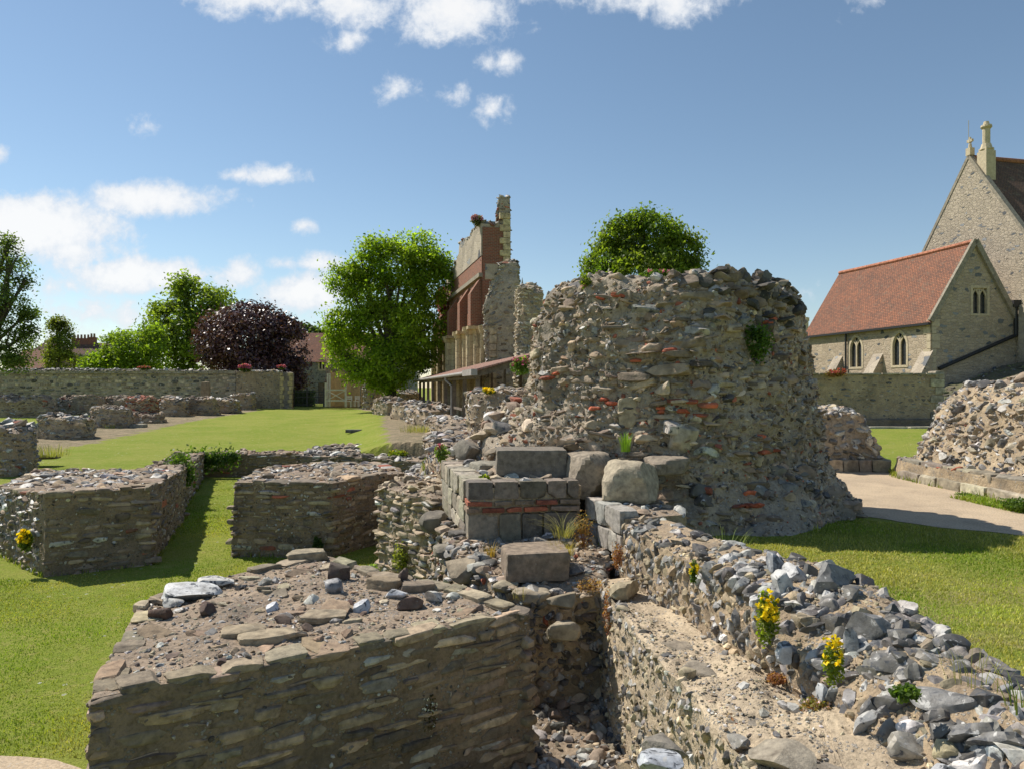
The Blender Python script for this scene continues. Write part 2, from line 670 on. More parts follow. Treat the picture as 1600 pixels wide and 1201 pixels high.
def capstones(acc, L, n, size=(.04, .14), flat=.5, sink=.35, pal=None, kind='rub', sub=2, rr=(0, .97), mat=1, smooth=False):
    r = np.sqrt(rng.uniform(rr[0] ** 2, rr[1] ** 2, n))
    j = rng.integers(0, L.N, n)
    edge = L.cap[0]
    xy = L.ce + (edge[j, :2] - L.ce) * r[:, None]
    k = (1 - r) * L.R
    k0 = np.clip(np.floor(k).astype(int), 0, L.R - 1)
    k1 = np.minimum(k0 + 1, L.R - 1)
    fk = k - np.floor(k)
    z = L.cap[k0, j, 2] * (1 - fk) + L.cap[k1, j, 2] * fk
    s = size[0] + (size[1] - size[0]) * rng.random(n) ** 2.2
    an = rng.uniform(0, 2 * np.pi, n)
    up = nrm(np.c_[rng.normal(0, .2, (n, 2)), np.ones(n)])
    X = nrm(np.cross(np.c_[np.cos(an), np.sin(an), np.zeros(n)], up))
    Y = np.cross(up, X)
    hz = s * flat * rng.uniform(.6, 1.3, n)
    pos = np.c_[xy, z + hz * (1 - 2 * sink)]
    add_rocks(acc, pos, X, up, Y, np.c_[s, hz, s * rng.uniform(.55, .9, n)], pal(n, pos), kind, sub, mat, smooth)


def grit(acc, L, n, size=(.008, .03), pal=None, zr=None, mat=1, sub=1, kind='rub'):
    """small fragments standing out of the mortar of the sides"""
    s = rng.uniform(0, L.arc[-1], n)
    z = rng.uniform(*(zr or (L.z0, L.top.max())), n)
    p, nn, tg, ok, t = surf(L, s, z)
    p, nn, tg = p[ok], nn[ok], tg[ok]
    m = len(p)
    up = nrm(np.cross(tg, nn))
    a = rng.uniform(0, 6.28, m)[:, None]
    X = tg * np.cos(a) + up * np.sin(a)
    Z = np.cross(X, nn)
    k = size[0] + (size[1] - size[0]) * rng.random(m) ** 2
    add_rocks(acc, p + nn * (k * .1)[:, None], X, nn, Z, np.c_[k, k * rng.uniform(.5, 1, m), k * rng.uniform(.5, .9, m)], pal(m, p), kind, sub, mat)


def edgestones(acc, L, w=(.18, .42), h=(.05, .09), d=.16, pal=None, over=.02, sub=2, srange=None, cover=.9, mat=1, kind='slab'):
    """a course of thin slabs along the top rim"""
    a, b = srange if srange else (0, L.arc[-1])
    s = a
    S, W = [], []
    while s < b:
        ww = random.uniform(*w)
        if random.random() < cover:
            S.append(s + ww / 2)
            W.append(ww)
        s += ww + .012
    S, W = np.array(S), np.array(W)
    j = np.interp(S, L.arc, np.arange(L.N + 1))
    j0 = np.floor(j).astype(int) % L.N
    tan = nrm(np.roll(L.G[-1], -3, 0) - np.roll(L.G[-1], 3, 0))
    jj = lambda q: np.floor(np.interp(np.mod(q, L.arc[-1]), L.arc, np.arange(L.N + 1))).astype(int) % L.N
    ok = (tan[jj(S - W * .5)] * tan[jj(S + W * .5)]).sum(1) > .8
    S, W, j0 = S[ok], W[ok], j0[ok]
    e = L.G[-1][j0]
    tg = tan[j0]
    nn = nrm(np.c_[tg[:, 1], -tg[:, 0], np.zeros(len(tg))])
    hh = rng.uniform(*h, len(S)) / 2
    dd = d * rng.uniform(.7, 1.3, len(S))
    pos = e + nn * (over * rng.uniform(.2, 1.3, len(S)) - dd)[:, None] + np.c_[np.zeros((len(S), 2)), hh * .2]
    up = np.tile((0, 0, 1.0), (len(S), 1)) + rng.normal(0, .03, (len(S), 3))
    add_rocks(acc, pos, tg, nn, nrm(up), np.c_[W / 2, dd, hh], pal(len(S), pos), kind, sub, mat)


# ------------------------------------------------------------------ palettes of stone (linear albedo; alpha 1 = flint)
def pal_mix(*entries):
    """entries: (weight, rgb, flint, spread)"""
    w = np.array([e[0] for e in entries], float)
    w /= w.sum()
    rgb = np.array([e[1] for e in entries])
    fl = np.array([e[2] for e in entries], float)
    sp = np.array([e[3] for e in entries])

    def f(n, pos=None):
        k = rng.choice(len(entries), n, p=w)
        br = np.exp(rng.normal(0, 1, n) * sp[k])[:, None]
        tint = 1 + rng.normal(0, .025, (n, 3))
        return np.c_[np.clip(rgb[k] * br * tint, .01, .85), fl[k]]
    return f


RAG = (.345, .27, .195)
RAGD = (.23, .18, .135)
RAGB = (.285, .205, .135)
FLD = (.09, .083, .077)
FLM = (.22, .205, .187)
FLW = (.45, .43, .395)
BRK = (.30, .10, .06)
TUF = (.47, .385, .28)
pal_ragn = pal_mix((4, RAG, 0, .22), (4, RAGD, 0, .25), (3, RAGB, 0, .25))
pal_rag = pal_mix((4, RAG, 0, .22), (4, RAGD, 0, .25), (3, RAGB, 0, .25), (.4, FLW, 1, .15), (.25, BRK, 0, .3))
pal_top = pal_mix((3, RAG, 0, .2), (2.5, RAGB, 0, .25), (2.2, FLM, 1, .3), (1.6, FLW, 1, .15), (1, FLD, 1, .3))
pal_hero = pal_mix((5, RAG, 0, .25), (4, RAGD, 0, .3), (3, RAGB, 0, .25), (2.2, FLM, 1, .35), (1.2, FLD, 1, .3), (1.0, FLW, 1, .15), (.7, BRK, 0, .25), (1.4, TUF, 0, .15))
pal_flint = pal_mix((4, FLM, 1, .3), (2.4, FLD, 1, .3), (2.4, FLW, 1, .15), (.8, RAG, 0, .25))
pal_rub = pal_mix((4, RAG, 0, .25), (2, RAGD, 0, .25), (3, FLM, 1, .3), (1.5, FLD, 1, .3), (1.7, FLW, 1, .15), (.25, BRK, 0, .3))
pal_brk = pal_mix((6, BRK, 0, .25), (2, RAGB, 0, .25), (1.5, RAG, 0, .2), (1, FLM, 1, .3))
pal_pale = pal_mix((6, (.50, .43, .31), 0, .15), (3, (.40, .35, .27), 0, .2), (1.5, FLM, 1, .3))

pal_bound = pal_mix((5, (.45, .375, .285), 0, .2), (3, (.34, .285, .225), 0, .22), (2, FLM, 1, .3), (1, FLD, 1, .3))


# ------------------------------------------------------------------ materials
def obj_co(nt):
    return nt.new('ShaderNodeTexCoord').outputs['Object']


def attr(nt, name):
    nd = nt.new('ShaderNodeAttribute')
    nd.attribute_name = name
    return nd


def mat_stone(name, bump=.6, dist=.012, sc=1.0):
    """single stones: own colour from the mesh, lichen, grain; alpha says flint"""
    m, nt, bs = new_mat(name)
    co = obj_co(nt)
    a = attr(nt, 'col')
    n1 = nt.noise(co, 9 * sc, 8, .62)
    n2 = nt.noise(co, 38 * sc, 6, .6)
    n3 = nt.noise(co, 3.2 * sc, 5, .6)
    c = nt.mix(1, a.outputs['Color'], nt.ramp(n1, [(.28, (.48, .46, .44)), (.5, (.98, .98, .98)), (.72, (1.45, 1.43, 1.38))]), 'MULTIPLY')
    c = nt.mix(nt.math('MULTIPLY', nt.step(n3, .52, .66), .45), c, (.13, .115, .085))
    lich = nt.math('MULTIPLY', nt.step(n2, .6, .7), nt.step(nt.noise(co, 5 * sc, 3), .45, .6))
    notf = nt.math('SUBTRACT', 1.0, a.outputs['Alpha'])
    c = nt.mix(nt.math('MULTIPLY', nt.math('MULTIPLY', lich, notf), .6), c, (.43, .41, .34))
    fl = a.outputs['Alpha']
    nf = nt.noise(co, 11 * sc, 5, .6, .4)
    c = nt.mix(nt.math('MULTIPLY', fl, nt.step(nf, .60, .66)), c, (.46, .45, .43))
    c = nt.mix(nt.math('MULTIPLY', fl, nt.step(nf, .45, .36)), c, (.065, .07, .08))
    nt.l.new(c, bs.inputs['Base Color'])
    nt.put(bs.inputs['Roughness'], nt.math('SUBTRACT', .93, nt.math('MULTIPLY', fl, .38)))
    hb = nt.math('ADD', nt.math('MULTIPLY', n2, nt.math('SUBTRACT', 1.0, nt.math('MULTIPLY', fl, .75))), nt.math('MULTIPLY', n1, 1.1))
    nt.l.new(nt.bump(hb, bump, dist), bs.inputs['Normal'])
    return m


def mat_mortar(name, c1=(.44, .345, .225), c2=(.32, .245, .16), peb=(.5, .48, .44), sc=1.0, dark=.5):
    """weathered lime mortar with grit and small pebbles"""
    m, nt, bs = new_mat(name)
    co = obj_co(nt)
    n1 = nt.noise(co, 2.6 * sc, 8, .65)
    n2 = nt.noise(co, 30 * sc, 7, .7)
    c = nt.mix(nt.step(n1, .36, .64), c1, c2)
    c = nt.mix(1, c, nt.ramp(n2, [(.3, (.55, .53, .5)), (.5, (1, 1, 1)), (.75, (1.3, 1.28, 1.25))]), 'MULTIPLY')
    v = nt.vor(co, 42 * sc)
    pm = nt.math('MULTIPLY', nt.step(v.outputs['Distance'], .42, .3), nt.math('GREATER_THAN', nt.noise(v.outputs['Position'], 7.7, 0), .57))
    pc = nt.mix(nt.noise(v.outputs['Position'], 23.0, 0), (.12, .11, .10), peb)
    c = nt.mix(nt.math('MULTIPLY', pm, .85), c, pc)
    dk = nt.step(nt.noise(co, 1.1 * sc, 6, .6), .5, .68)
    c = nt.mix(nt.math('MULTIPLY', dk, dark), c, (.10, .09, .075))
    nt.l.new(c, bs.inputs['Base Color'])
    bs.inputs['Roughness'].default_value = .96
    h = nt.math('ADD', nt.math('MULTIPLY', n2, .7), nt.math('MULTIPLY', pm, .35))
    h = nt.math('ADD', h, nt.noise(co, 11 * sc, 5, .6))
    nt.l.new(nt.bump(h, .85, .03 / sc), bs.inputs['Normal'])
    return m


def mat_wall(name, c1, c2, mort, sx=3.4, sz=6.0, rnd=1.0, joint=.05, bump=.7, dist=.03, flint=None, stain=.35):
    """rubble or squared stone seen from afar: irregular cells in courses"""
    m, nt, bs = new_mat(name)
    co = obj_co(nt)
    mp = nt.new('ShaderNodeMapping')
    nt.l.new(co, mp.inputs[0])
    mp.inputs['Scale'].default_value = (sx, sx, sz)
    wob = nt.new('ShaderNodeTexNoise')
    nt.l.new(co, wob.inputs['Vector'])
    wob.inputs['Scale'].default_value = 2.2
    vv = nt.vmath('ADD', mp.outputs[0], nt.vmath('MULTIPLY', nt.vmath('SUBTRACT', wob.outputs[1], (.5, .5, .5)), (.9, .9, .9)))
    v = nt.vor(vv, 1.0, 'F1', rnd)
    e = nt.vor(vv, 1.0, 'DISTANCE_TO_EDGE', rnd)
    cell = nt.new('ShaderNodeSeparateColor')
    nt.l.new(v.outputs['Color'], cell.inputs[0])
    c = nt.mix(cell.outputs[0], c1, c2)
    if flint:
        c = nt.mix(nt.math('GREATER_THAN', cell.outputs[1], 1 - flint), c, nt.mix(cell.outputs[2], (.07, .075, .085), (.30, .31, .32)))
    n2 = nt.noise(co, 22, 6, .65)
    c = nt.mix(1, c, nt.ramp(n2, [(.3, (.62, .6, .58)), (.5, (1, 1, 1)), (.72, (1.28, 1.26, 1.22))]), 'MULTIPLY')
    j = nt.step(e.outputs['Distance'], joint * .4, joint * 1.6)
    c = nt.mix(nt.math('SUBTRACT', 1.0, j), c, mort)
    st = nt.step(nt.noise(co, .55, 6, .62), .48, .68)
    c = nt.mix(nt.math('MULTIPLY', st, stain), c, (.14, .125, .10))
    nt.l.new(c, bs.inputs['Base Color'])
    bs.inputs['Roughness'].default_value = .92
    h = nt.math('ADD', nt.math('MULTIPLY', j, .8), nt.math('ADD', nt.math('MULTIPLY', n2, .6), nt.math('MULTIPLY', cell.outputs[1], .4)))
    nt.l.new(nt.bump(h, bump, dist), bs.inputs['Normal'])
    return m


def mat_brick(name, c1, c2, mort, w=.24, h=.075, joint=.012, dist=.01, var=.5, offs=.5, lich=None):
    """bricks or roof tiles laid on the wuv attribute (metres)"""
    m, nt, bs = new_mat(name)
    uv = attr(nt, 'wuv').outputs['Vector']
    co = obj_co(nt)
    wob = nt.new('ShaderNodeTexNoise')
    nt.l.new(co, wob.inputs['Vector'])
    wob.inputs['Scale'].default_value = 1.7
    uvw = nt.vmath('ADD', uv, nt.vmath('MULTIPLY', nt.vmath('SUBTRACT', wob.outputs[1], (.5, .5, .5)), (.05, .05, 0)))
    b = nt.new('ShaderNodeTexBrick')
    b.offset = offs
    nt.l.new(uvw, b.inputs['Vector'])
    for k, val in (('Color1', (0, 0, 0, 1)), ('Color2', (1, 1, 1, 1)), ('Mortar', (.5, .5, .5, 1))):
        b.inputs[k].default_value = val
    b.inputs['Scale'].default_value = 1.0
    b.inputs['Mortar Size'].default_value = joint
    b.inputs['Mortar Smooth'].default_value = .3
    b.inputs['Brick Width'].default_value = w
    b.inputs['Row Height'].default_value = h
    n1 = nt.noise(co, .9, 7, .62)
    n2 = nt.noise(co, 14, 6, .65)
    f = nt.math('ADD', nt.math('MULTIPLY', b.outputs['Color'], var), nt.math('MULTIPLY', nt.step(n1, .35, .65), 1 - var))
    c = nt.mix(f, c1, c2)
    c = nt.mix(1, c, nt.ramp(n2, [(.28, (.55, .53, .52)), (.5, (1, 1, 1)), (.75, (1.35, 1.3, 1.25))]), 'MULTIPLY')
    c = nt.mix(b.outputs['Fac'], c, mort)
    if lich:
        c = nt.mix(nt.math('MULTIPLY', nt.step(nt.noise(co, 3.2, 7, .68), .54, .66), .7), c, lich)
    nt.l.new(c, bs.inputs['Base Color'])
    bs.inputs['Roughness'].default_value = .9
    hh = nt.math('ADD', nt.math('MULTIPLY', nt.math('SUBTRACT', 1.0, b.outputs['Fac']), 1.0), nt.math('MULTIPLY', nt.math('ADD', b.outputs['Color'], n2), .45))
    nt.l.new(nt.bump(hh, .8, dist), bs.inputs['Normal'])
    return m


def mat_plain(name, c, rough=.8, var=.25, sc=8, metal=0, bump=.3, dist=.01, c2=None):
    m, nt, bs = new_mat(name)
    co = obj_co(nt)
    n = nt.noise(co, sc, 7, .62)
    n3 = nt.noise(co, sc * 4.3, 5, .6)
    f = nt.math('ADD', nt.math('MULTIPLY', n, .6), nt.math('MULTIPLY', n3, .4))
    a = tuple(q * (1 - var) for q in c)
    b = c2 or tuple(min(.9, q * (1 + var)) for q in c)
    nt.l.new(nt.mix(nt.step(f, .35, .65), a, b), bs.inputs['Base Color'])
    bs.inputs['Roughness'].default_value = rough
    bs.inputs['Metallic'].default_value = metal
    if bump:
        nt.l.new(nt.bump(f, bump, dist), bs.inputs['Normal'])
    return m


def mat_leaf(name, tr=.35, rough=.5, spec=.35):
    m, nt, bs = new_mat(name)
    a = attr(nt, 'col').outputs['Color']
    geo = nt.new('ShaderNodeNewGeometry')
    c = nt.mix(1, a, nt.ramp(geo.outputs['Random Per Island'], [(0, (.62, .66, .6)), (.5, (1, 1, 1)), (1, (1.35, 1.28, 1.2))]), 'MULTIPLY')
    nt.l.new(c, bs.inputs['Base Color'])
    bs.inputs['Roughness'].default_value = rough
    bs.inputs['Specular IOR Level'].default_value = spec
    tl = nt.new('ShaderNodeBsdfTranslucent')
    nt.l.new(nt.mix(1, c, (1.6, 1.65, .55), 'MULTIPLY'), tl.inputs['Color'])
    mx = nt.new('ShaderNodeMixShader')
    mx.inputs[0].default_value = tr
    nt.l.new(bs.outputs[0], mx.inputs[1])
    nt.l.new(tl.outputs[0], mx.inputs[2])
    nt.l.new(mx.outputs[0], m.node_tree.nodes['Material Output'].inputs[0])
    return m


def mat_bark():
    m, nt, bs = new_mat('bark')
    co = obj_co(nt)
    mp = nt.new('ShaderNodeMapping')
    nt.l.new(co, mp.inputs[0])
    mp.inputs['Scale'].default_value = (6, 6, 1.5)
    n = nt.noise(mp.outputs[0], 2, 8, .7)
    nt.l.new(nt.ramp(n, [(.3, (.035, .028, .022)), (.7, (.13, .11, .09))]), bs.inputs['Base Color'])
    bs.inputs['Roughness'].default_value = .95
    nt.l.new(nt.bump(n, .8, .05), bs.inputs['Normal'])
    return m


def mat_ground():
    """lawn with daisies, worn patches, bare earth where the mesh says so (col.r)"""
    m, nt, bs = new_mat('lawn')
    co = nt.new('ShaderNodeNewGeometry').outputs['Position']
    a = nt.new('ShaderNodeSeparateColor')
    nt.l.new(attr(nt, 'col').outputs['Color'], a.inputs[0])
    n1 = nt.noise(co, .55, 6, .6)
    n2 = nt.noise(co, 5.5, 7, .68)
    n3 = nt.noise(co, 60, 4, .7)
    c = nt.mix(nt.step(n1, .35, .65), (.21, .275, .035), (.275, .305, .058))
    c = nt.mix(nt.math('MULTIPLY', nt.step(n2, .46, .70), .7), c, (.36, .33, .11))
    c = nt.mix(nt.math('MULTIPLY', a.outputs[1], nt.step(nt.noise(co, 1.6, 7, .66), .38, .62)), c, (.33, .29, .12))
    c = nt.mix(1, c, nt.ramp(n3, [(.3, (.55, .6, .5)), (.5, (1, 1, 1)), (.7, (1.3, 1.25, 1.3))]), 'MULTIPLY')
    v = nt.vor(co, 5.0)
    dz = nt.math('MULTIPLY', nt.step(v.outputs['Distance'], .15, .10), nt.math('GREATER_THAN', nt.noise(v.outputs['Position'], .9, 2), .55))
    c = nt.mix(nt.math('MULTIPLY', dz, .6), c, (.6, .6, .55))
    e = nt.step(nt.math('ADD', a.outputs[0], nt.math('MULTIPLY', nt.math('SUBTRACT', nt.noise(co, 1.3, 7, .7), .5), 1.5)), .4, .6)
    ec = nt.mix(nt.step(nt.noise(co, 2.3, 7, .7), .4, .6), (.34, .27, .18), (.22, .19, .12))
    ec = nt.mix(1, ec, nt.ramp(nt.noise(co, 25, 5, .7), [(.3, (.6, .6, .6)), (.5, (1, 1, 1)), (.7, (1.5, 1.5, 1.5))]), 'MULTIPLY')
    c = nt.mix(e, c, ec)
    nt.l.new(c, bs.inputs['Base Color'])
    bs.inputs['Roughness'].default_value = 1.0
    bs.inputs['Specular IOR Level'].default_value = .1
    h = nt.math('ADD', n3, nt.math('MULTIPLY', nt.noise(co, 14, 6, .7), 2.0))
    nt.l.new(nt.bump(h, .7, .05), bs.inputs['Normal'])
    return m


def mat_path(name, c1, c2):
    m, nt, bs = new_mat(name)
    co = nt.new('ShaderNodeNewGeometry').outputs['Position']
    n1 = nt.noise(co, 1.2, 6, .6)
    n2 = nt.noise(co, 45, 6, .75)
    c = nt.mix(nt.step(n1, .35, .65), c1, c2)
    c = nt.mix(nt.math('MULTIPLY', nt.step(nt.noise(co, 3.5, 8, .72), .5, .7), .5), c, tuple(q * .62 for q in c2))
    c = nt.mix(1, c, nt.ramp(n2, [(.3, (.5, .48, .46)), (.5, (1, 1, 1)), (.7, (1.4, 1.4, 1.4))]), 'MULTIPLY')
    v = nt.vor(co, 22)
    c = nt.mix(nt.math('MULTIPLY', nt.step(v.outputs['Distance'], .22, .15), .55), c, nt.mix(nt.noise(v.outputs['Position'], 9, 0), (.13, .11, .09), (.55, .52, .47)))
    nt.l.new(c, bs.inputs['Base Color'])
    bs.inputs['Roughness'].default_value = .97
    nt.l.new(nt.bump(n2, .7, .012), bs.inputs['Normal'])
    return m


STONE = mat_stone('weathered_stone')
STONE_NEAR = mat_stone('weathered_stone_close', .75, .008, 1.7)
STONE_FAR = mat_stone('weathered_stone_small', .7, .03, .6)
MORT = mat_mortar('lime_mortar')
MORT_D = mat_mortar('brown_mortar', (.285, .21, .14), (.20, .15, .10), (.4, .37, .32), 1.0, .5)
MORT_H = mat_mortar('grey_core_mortar', (.41, .34, .255), (.30, .25, .19), (.5, .47, .42), 1.0, .55)
MORT_F = mat_mortar('flint_wall_mortar', (.42, .32, .205), (.29, .22, .15), (.5, .46, .4), 1.2, .35)
MORT_W = mat_mortar('weedy_earth', (.13, .13, .055), (.10, .085, .055), (.3, .28, .25), .6, .4)
MORT_T = mat_mortar('gritty_top_mortar', (.36, .275, .195), (.26, .20, .145), (.52, .49, .45), 1.0, .4)
MORT_S = mat_mortar('sandy_mortar', (.54, .435, .30), (.42, .335, .235), (.5, .46, .4), 1.2, .18)
MORT_P = mat_mortar('pale_mortar', (.45, .385, .30), (.35, .30, .235), (.5, .48, .44), .6, .4)
LEAF = mat_leaf('leaf', .55)
LEAF_DK = mat_leaf('purple_leaf', .10, .38, .6)
BLADE = mat_leaf('grass_blade', .3, .6, .2)
PETAL = mat_leaf('petal', .3, .6, .2)
BARK = mat_bark()
GROUND = mat_ground()
GRAVEL = mat_path('gravel', (.50, .39, .265), (.41, .32, .22))
ASHLAR = mat_wall('pale_dressed_stone', (.44, .38, .28), (.34, .29, .22), (.25, .21, .15), 1.6, 3.0, .35, .03, .4, .02)
CHAPEL = mat_wall('chapel_rubble_stone', (.49, .40, .295), (.37, .295, .215), (.43, .36, .27), 3.2, 6.5, .8, .05, .8, .03, .06, .15)
HALLST = mat_wall('hall_flint_rubble', (.50, .425, .325), (.385, .325, .25), (.45, .385, .295), 4.2, 8.5, .9, .05, 1.0, .04, .05, .14)
FLINTW = mat_wall('flint_house_wall', (.17, .165, .155), (.26, .245, .215), (.30, .28, .24), 5, 6, 1, .07, .6, .03, .5, .2)
TILE = mat_brick('red_roof_tile', (.34, .132, .068), (.16, .08, .054), (.08, .045, .035), .17, .11, .012, .025, .65, lich=(.19, .13, .09))
TILE_O = mat_brick('old_brown_roof_tile', (.20, .10, .06), (.12, .075, .05), (.05, .035, .03), .17, .11, .012, .02, .6, lich=(.2, .16, .10))
BRICK = mat_brick('old_red_brick', (.30, .095, .055), (.17, .068, .047), (.27, .19, .13), .24, .085, .013, .015, .6, lich=(.22, .14, .10))
BRICK_O = mat_brick('orange_brick', (.40, .14, .06), (.29, .09, .05), (.3, .2, .13), .24, .085, .01, .015, .6)
PALEW = mat_wall('pale_plastered_stone', (.46, .395, .31), (.37, .315, .245), (.39, .33, .26), 1.3, 2.4, .9, .04, .6, .03, .05, .45)
SHAFT = mat_wall('yellow_limestone', (.54, .44, .27), (.42, .335, .20), (.29, .225, .14), 1.7, 2.6, .25, .035, .45, .02, 0, .2)
TIMBER = mat_plain('weathered_timber', (.16, .125, .095), .9, .4, 5)
TIMBER_L = mat_plain('bare_board', (.46, .31, .155), .85, .25, 3)
WHITEWOOD = mat_plain('pale_painted_wood', (.52, .49, .43), .7, .15, 6)
LEAD = mat_plain('grey_lead_gutter', (.33, .30, .28), .6, .2, 4)
IRON = mat_plain('black_iron', (.018, .018, .02), .55, .3, 10)
GLASS = mat_plain('leaded_glass', (.035, .04, .045), .12, .4, 7, 0, .15, .004)
DRESS = mat_plain('dressed_window_stone', (.50, .42, .29), .9, .18, 7)
COPE = mat_plain('coping_stone', (.27, .235, .18), .93, .3, 6, c2=(.36, .315, .245))
RECESS_SHADE = mat_plain('recess_shade', (.11, .105, .095), .9, .35, 9)  # dark colour standing for the shade inside the nave wall openings


# ------------------------------------------------------------------ ground
SUNK = np.array([(-16, -6), (2.9, -6), (2.5, 1.7), (2.08, 3.3), (1.86, 4.2), (1.6, 5.4), (1.28, 6.7), (.95, 7.2), (-.2, 8.0), (-.9, 9.8), (-1.5, 12.5), (-2.3, 15.5), (-2.6, 21.6), (-4.6, 22.4),
                 (-6.8, 23.2), (-7.0, 25.2), (-11.0, 24.9), (-8.6, 18), (-7.9, 15.5), (-8.0, 14), (-9.6, 13.9), (-16, 14.2)])


def sdist(poly, x, y):
    """signed distance to a polygon, negative inside"""
    x, y = np.asarray(x, float), np.asarray(y, float)
    d = np.full(x.shape, 1e9)
    ins = np.zeros(x.shape, bool)
    n = len(poly)
    for i in range(n):
        ax, ay = poly[i]
        bx, by = poly[(i + 1) % n]
        ex, ey = bx - ax, by - ay
        t = np.clip(((x - ax) * ex + (y - ay) * ey) / (ex * ex + ey * ey), 0, 1)
        d = np.minimum(d, np.hypot(x - ax - t * ex, y - ay - t * ey))
        c = (ay > y) != (by > y)
        with np.errstate(divide='ignore', invalid='ignore'):
            ins ^= c & (x < (bx - ax) * (y - ay) / (by - ay if by != ay else 1e-9) + ax)
    return np.where(ins, -d, d)


def sm(x, a, b):
    t = np.clip((x - a) / (b - a), 0, 1)
    return t * t * (3 - 2 * t)


def lawn_z(x, y):
    """level of the ground outside the crypt"""
    nave = .74 + (np.clip(y, 22, 60) - 24) * .0155
    nave = np.where(y < 22, .74, nave)
    left = np.clip((-x - 7.5), 0, 30) * 0.012
    right = 1.35
    edge = -1.4 - .233 * (y - 11)          # the nave's long side
    k = sm(x - edge, -1.6, .8)
    far = sm(y, 60, 75)
    z = nave * (1 - k) + right * k + left * (1 - k)
    return z * (1 - far) + 1.4 * far


def ground_z(x, y):
    x, y = np.asarray(x, float), np.asarray(y, float)
    k = sm(sdist(SUNK, x, y), 0.05, .40)
    return lawn_z(x, y) * k


def axis(lo, hi, fine, lo2, hi2, coarse, far):
    a = list(np.arange(lo, hi, fine))
    b, s = [], fine
    q = hi
    while q < far:
        b.append(q)
        s = min(s * 1.12, coarse if q < hi2 else 400)
        q += s
    c, s = [], fine
    q = lo
    while q > -far:
        s = min(s * 1.12, coarse if q > lo2 else 400)
        q -= s
        c.append(q)
    return np.array(c[::-1] + a + b)


gx = axis(-13, 9, .14, -60, 50, 1.0, 2500)
gy = axis(1, 27, .14, -30, 90, 1.0, 2500)
GXX, GYY = np.meshgrid(gx, gy)
GZZ = ground_z(GXX, GYY)
GZZ = GZZ + np.where(sdist(SUNK, GXX, GYY) < 0, .03 * fbm(np.stack((GXX * .5, GYY * .5, GXX * 0), -1), 3), 0)
PATHS = {'right': [(4.1, 10.0), (4.3, 13.6), (6.2, 15.4), (7.4, 15.6), (7.4, 13.2), (7.3, 11.3), (7.5, 9.6), (11.5, 8.3), (11.5, 6.7), (7.2, 7.65), (6.0, 7.95), (5.0, 8.7)]}
VERGE_L = np.array([(-12.5, 18), (-14.2, 22), (-15.3, 24.5), (-16.0, 30), (-17.6, 40), (-18.4, 55), (-22, 57), (-25, 50), (-24, 40), (-21.5, 33), (-19.5, 28), (-17, 24), (-15, 19)])
VERGE_R = np.array([(-3.9, 22.8), (-4.6, 27), (-5.8, 33), (-8.2, 47), (-12.8, 58.6), (-6, 58.6), (-1, 36), (.6, 25), (1.5, 12), (-.6, 10.5)])
dirt = sm(-sdist(VERGE_L, GXX, GYY), -1.0, 1.2) + sm(-sdist(VERGE_R, GXX, GYY), -.7, .7)
dirt += sm(sdist(SUNK, GXX, GYY), -.25, .05) * sm(sdist(SUNK, GXX, GYY), .9, .5) * (GYY < 21)
dirt *= (GXX < 2.0)
dry = sm(sdist(np.array([(1.5, 3), (8, 3), (9, 6.6), (4, 6.3), (2.5, 6.6)]), GXX, GYY), .6, -.8)
A = Acc()
nx_, ny_ = len(gx), len(gy)
idx = np.arange(nx_ * ny_).reshape(ny_, nx_)
F = np.stack((idx[:-1, :-1], idx[:-1, 1:], idx[1:, 1:], idx[1:, :-1]), -1).reshape(-1, 4)
A.add(np.stack((GXX, GYY, GZZ), -1).reshape(-1, 3), F, 0,
      np.stack((np.clip(dirt, 0, 1), dry, dry * 0, dry * 0), -1).reshape(-1, 4), smooth=True)
tag(A.obj('ground', GROUND, base=np.zeros(3)), kind='structure')


def sheet(name, poly, z, mat, amp=.12, lab=None):
    poly = np.array(poly, float)
    nx = np.roll(poly, -1, 0)
    for _ in range(2):
        nx = np.roll(poly, -1, 0)
        poly = np.stack((poly * .75 + nx * .25, poly * .25 + nx * .75), 1).reshape(-1, 2)
    pts = []
    for a, b in zip(poly, np.roll(poly, -1, 0)):
        m = max(1, int(np.linalg.norm(b - a) / .07))
        for k in range(m):
            pts.append(a + (b - a) * k / m)
    E = np.array(pts)
    n = np.roll(E, -1, 0) - np.roll(E, 1, 0)
    n = nrm(np.c_[n[:, 1], -n[:, 0]])
    E = E + n * (amp * fbm(np.c_[E * 2.5, E[:, :1] * 0], 4))[:, None]
    A = Acc()
    N = len(E)
    A.add(np.c_[E, np.full(N, z)], [list(range(N))], 0)
    return tag(A.obj(name, mat), kind='structure')


sheet('path', PATHS['right'], 1.356, GRAVEL)
sheet('path', [(-9, 2), (-3.0, 2), (-2.6, 4.0), (-3.0, 5.85), (-5, 5.95), (-9, 6.0)], .036, GRAVEL, .08)

# ------------------------------------------------------------------ grass blades (nobody could count them)
PIERS = []      # footprints that keep the grass away, filled before the blades are grown


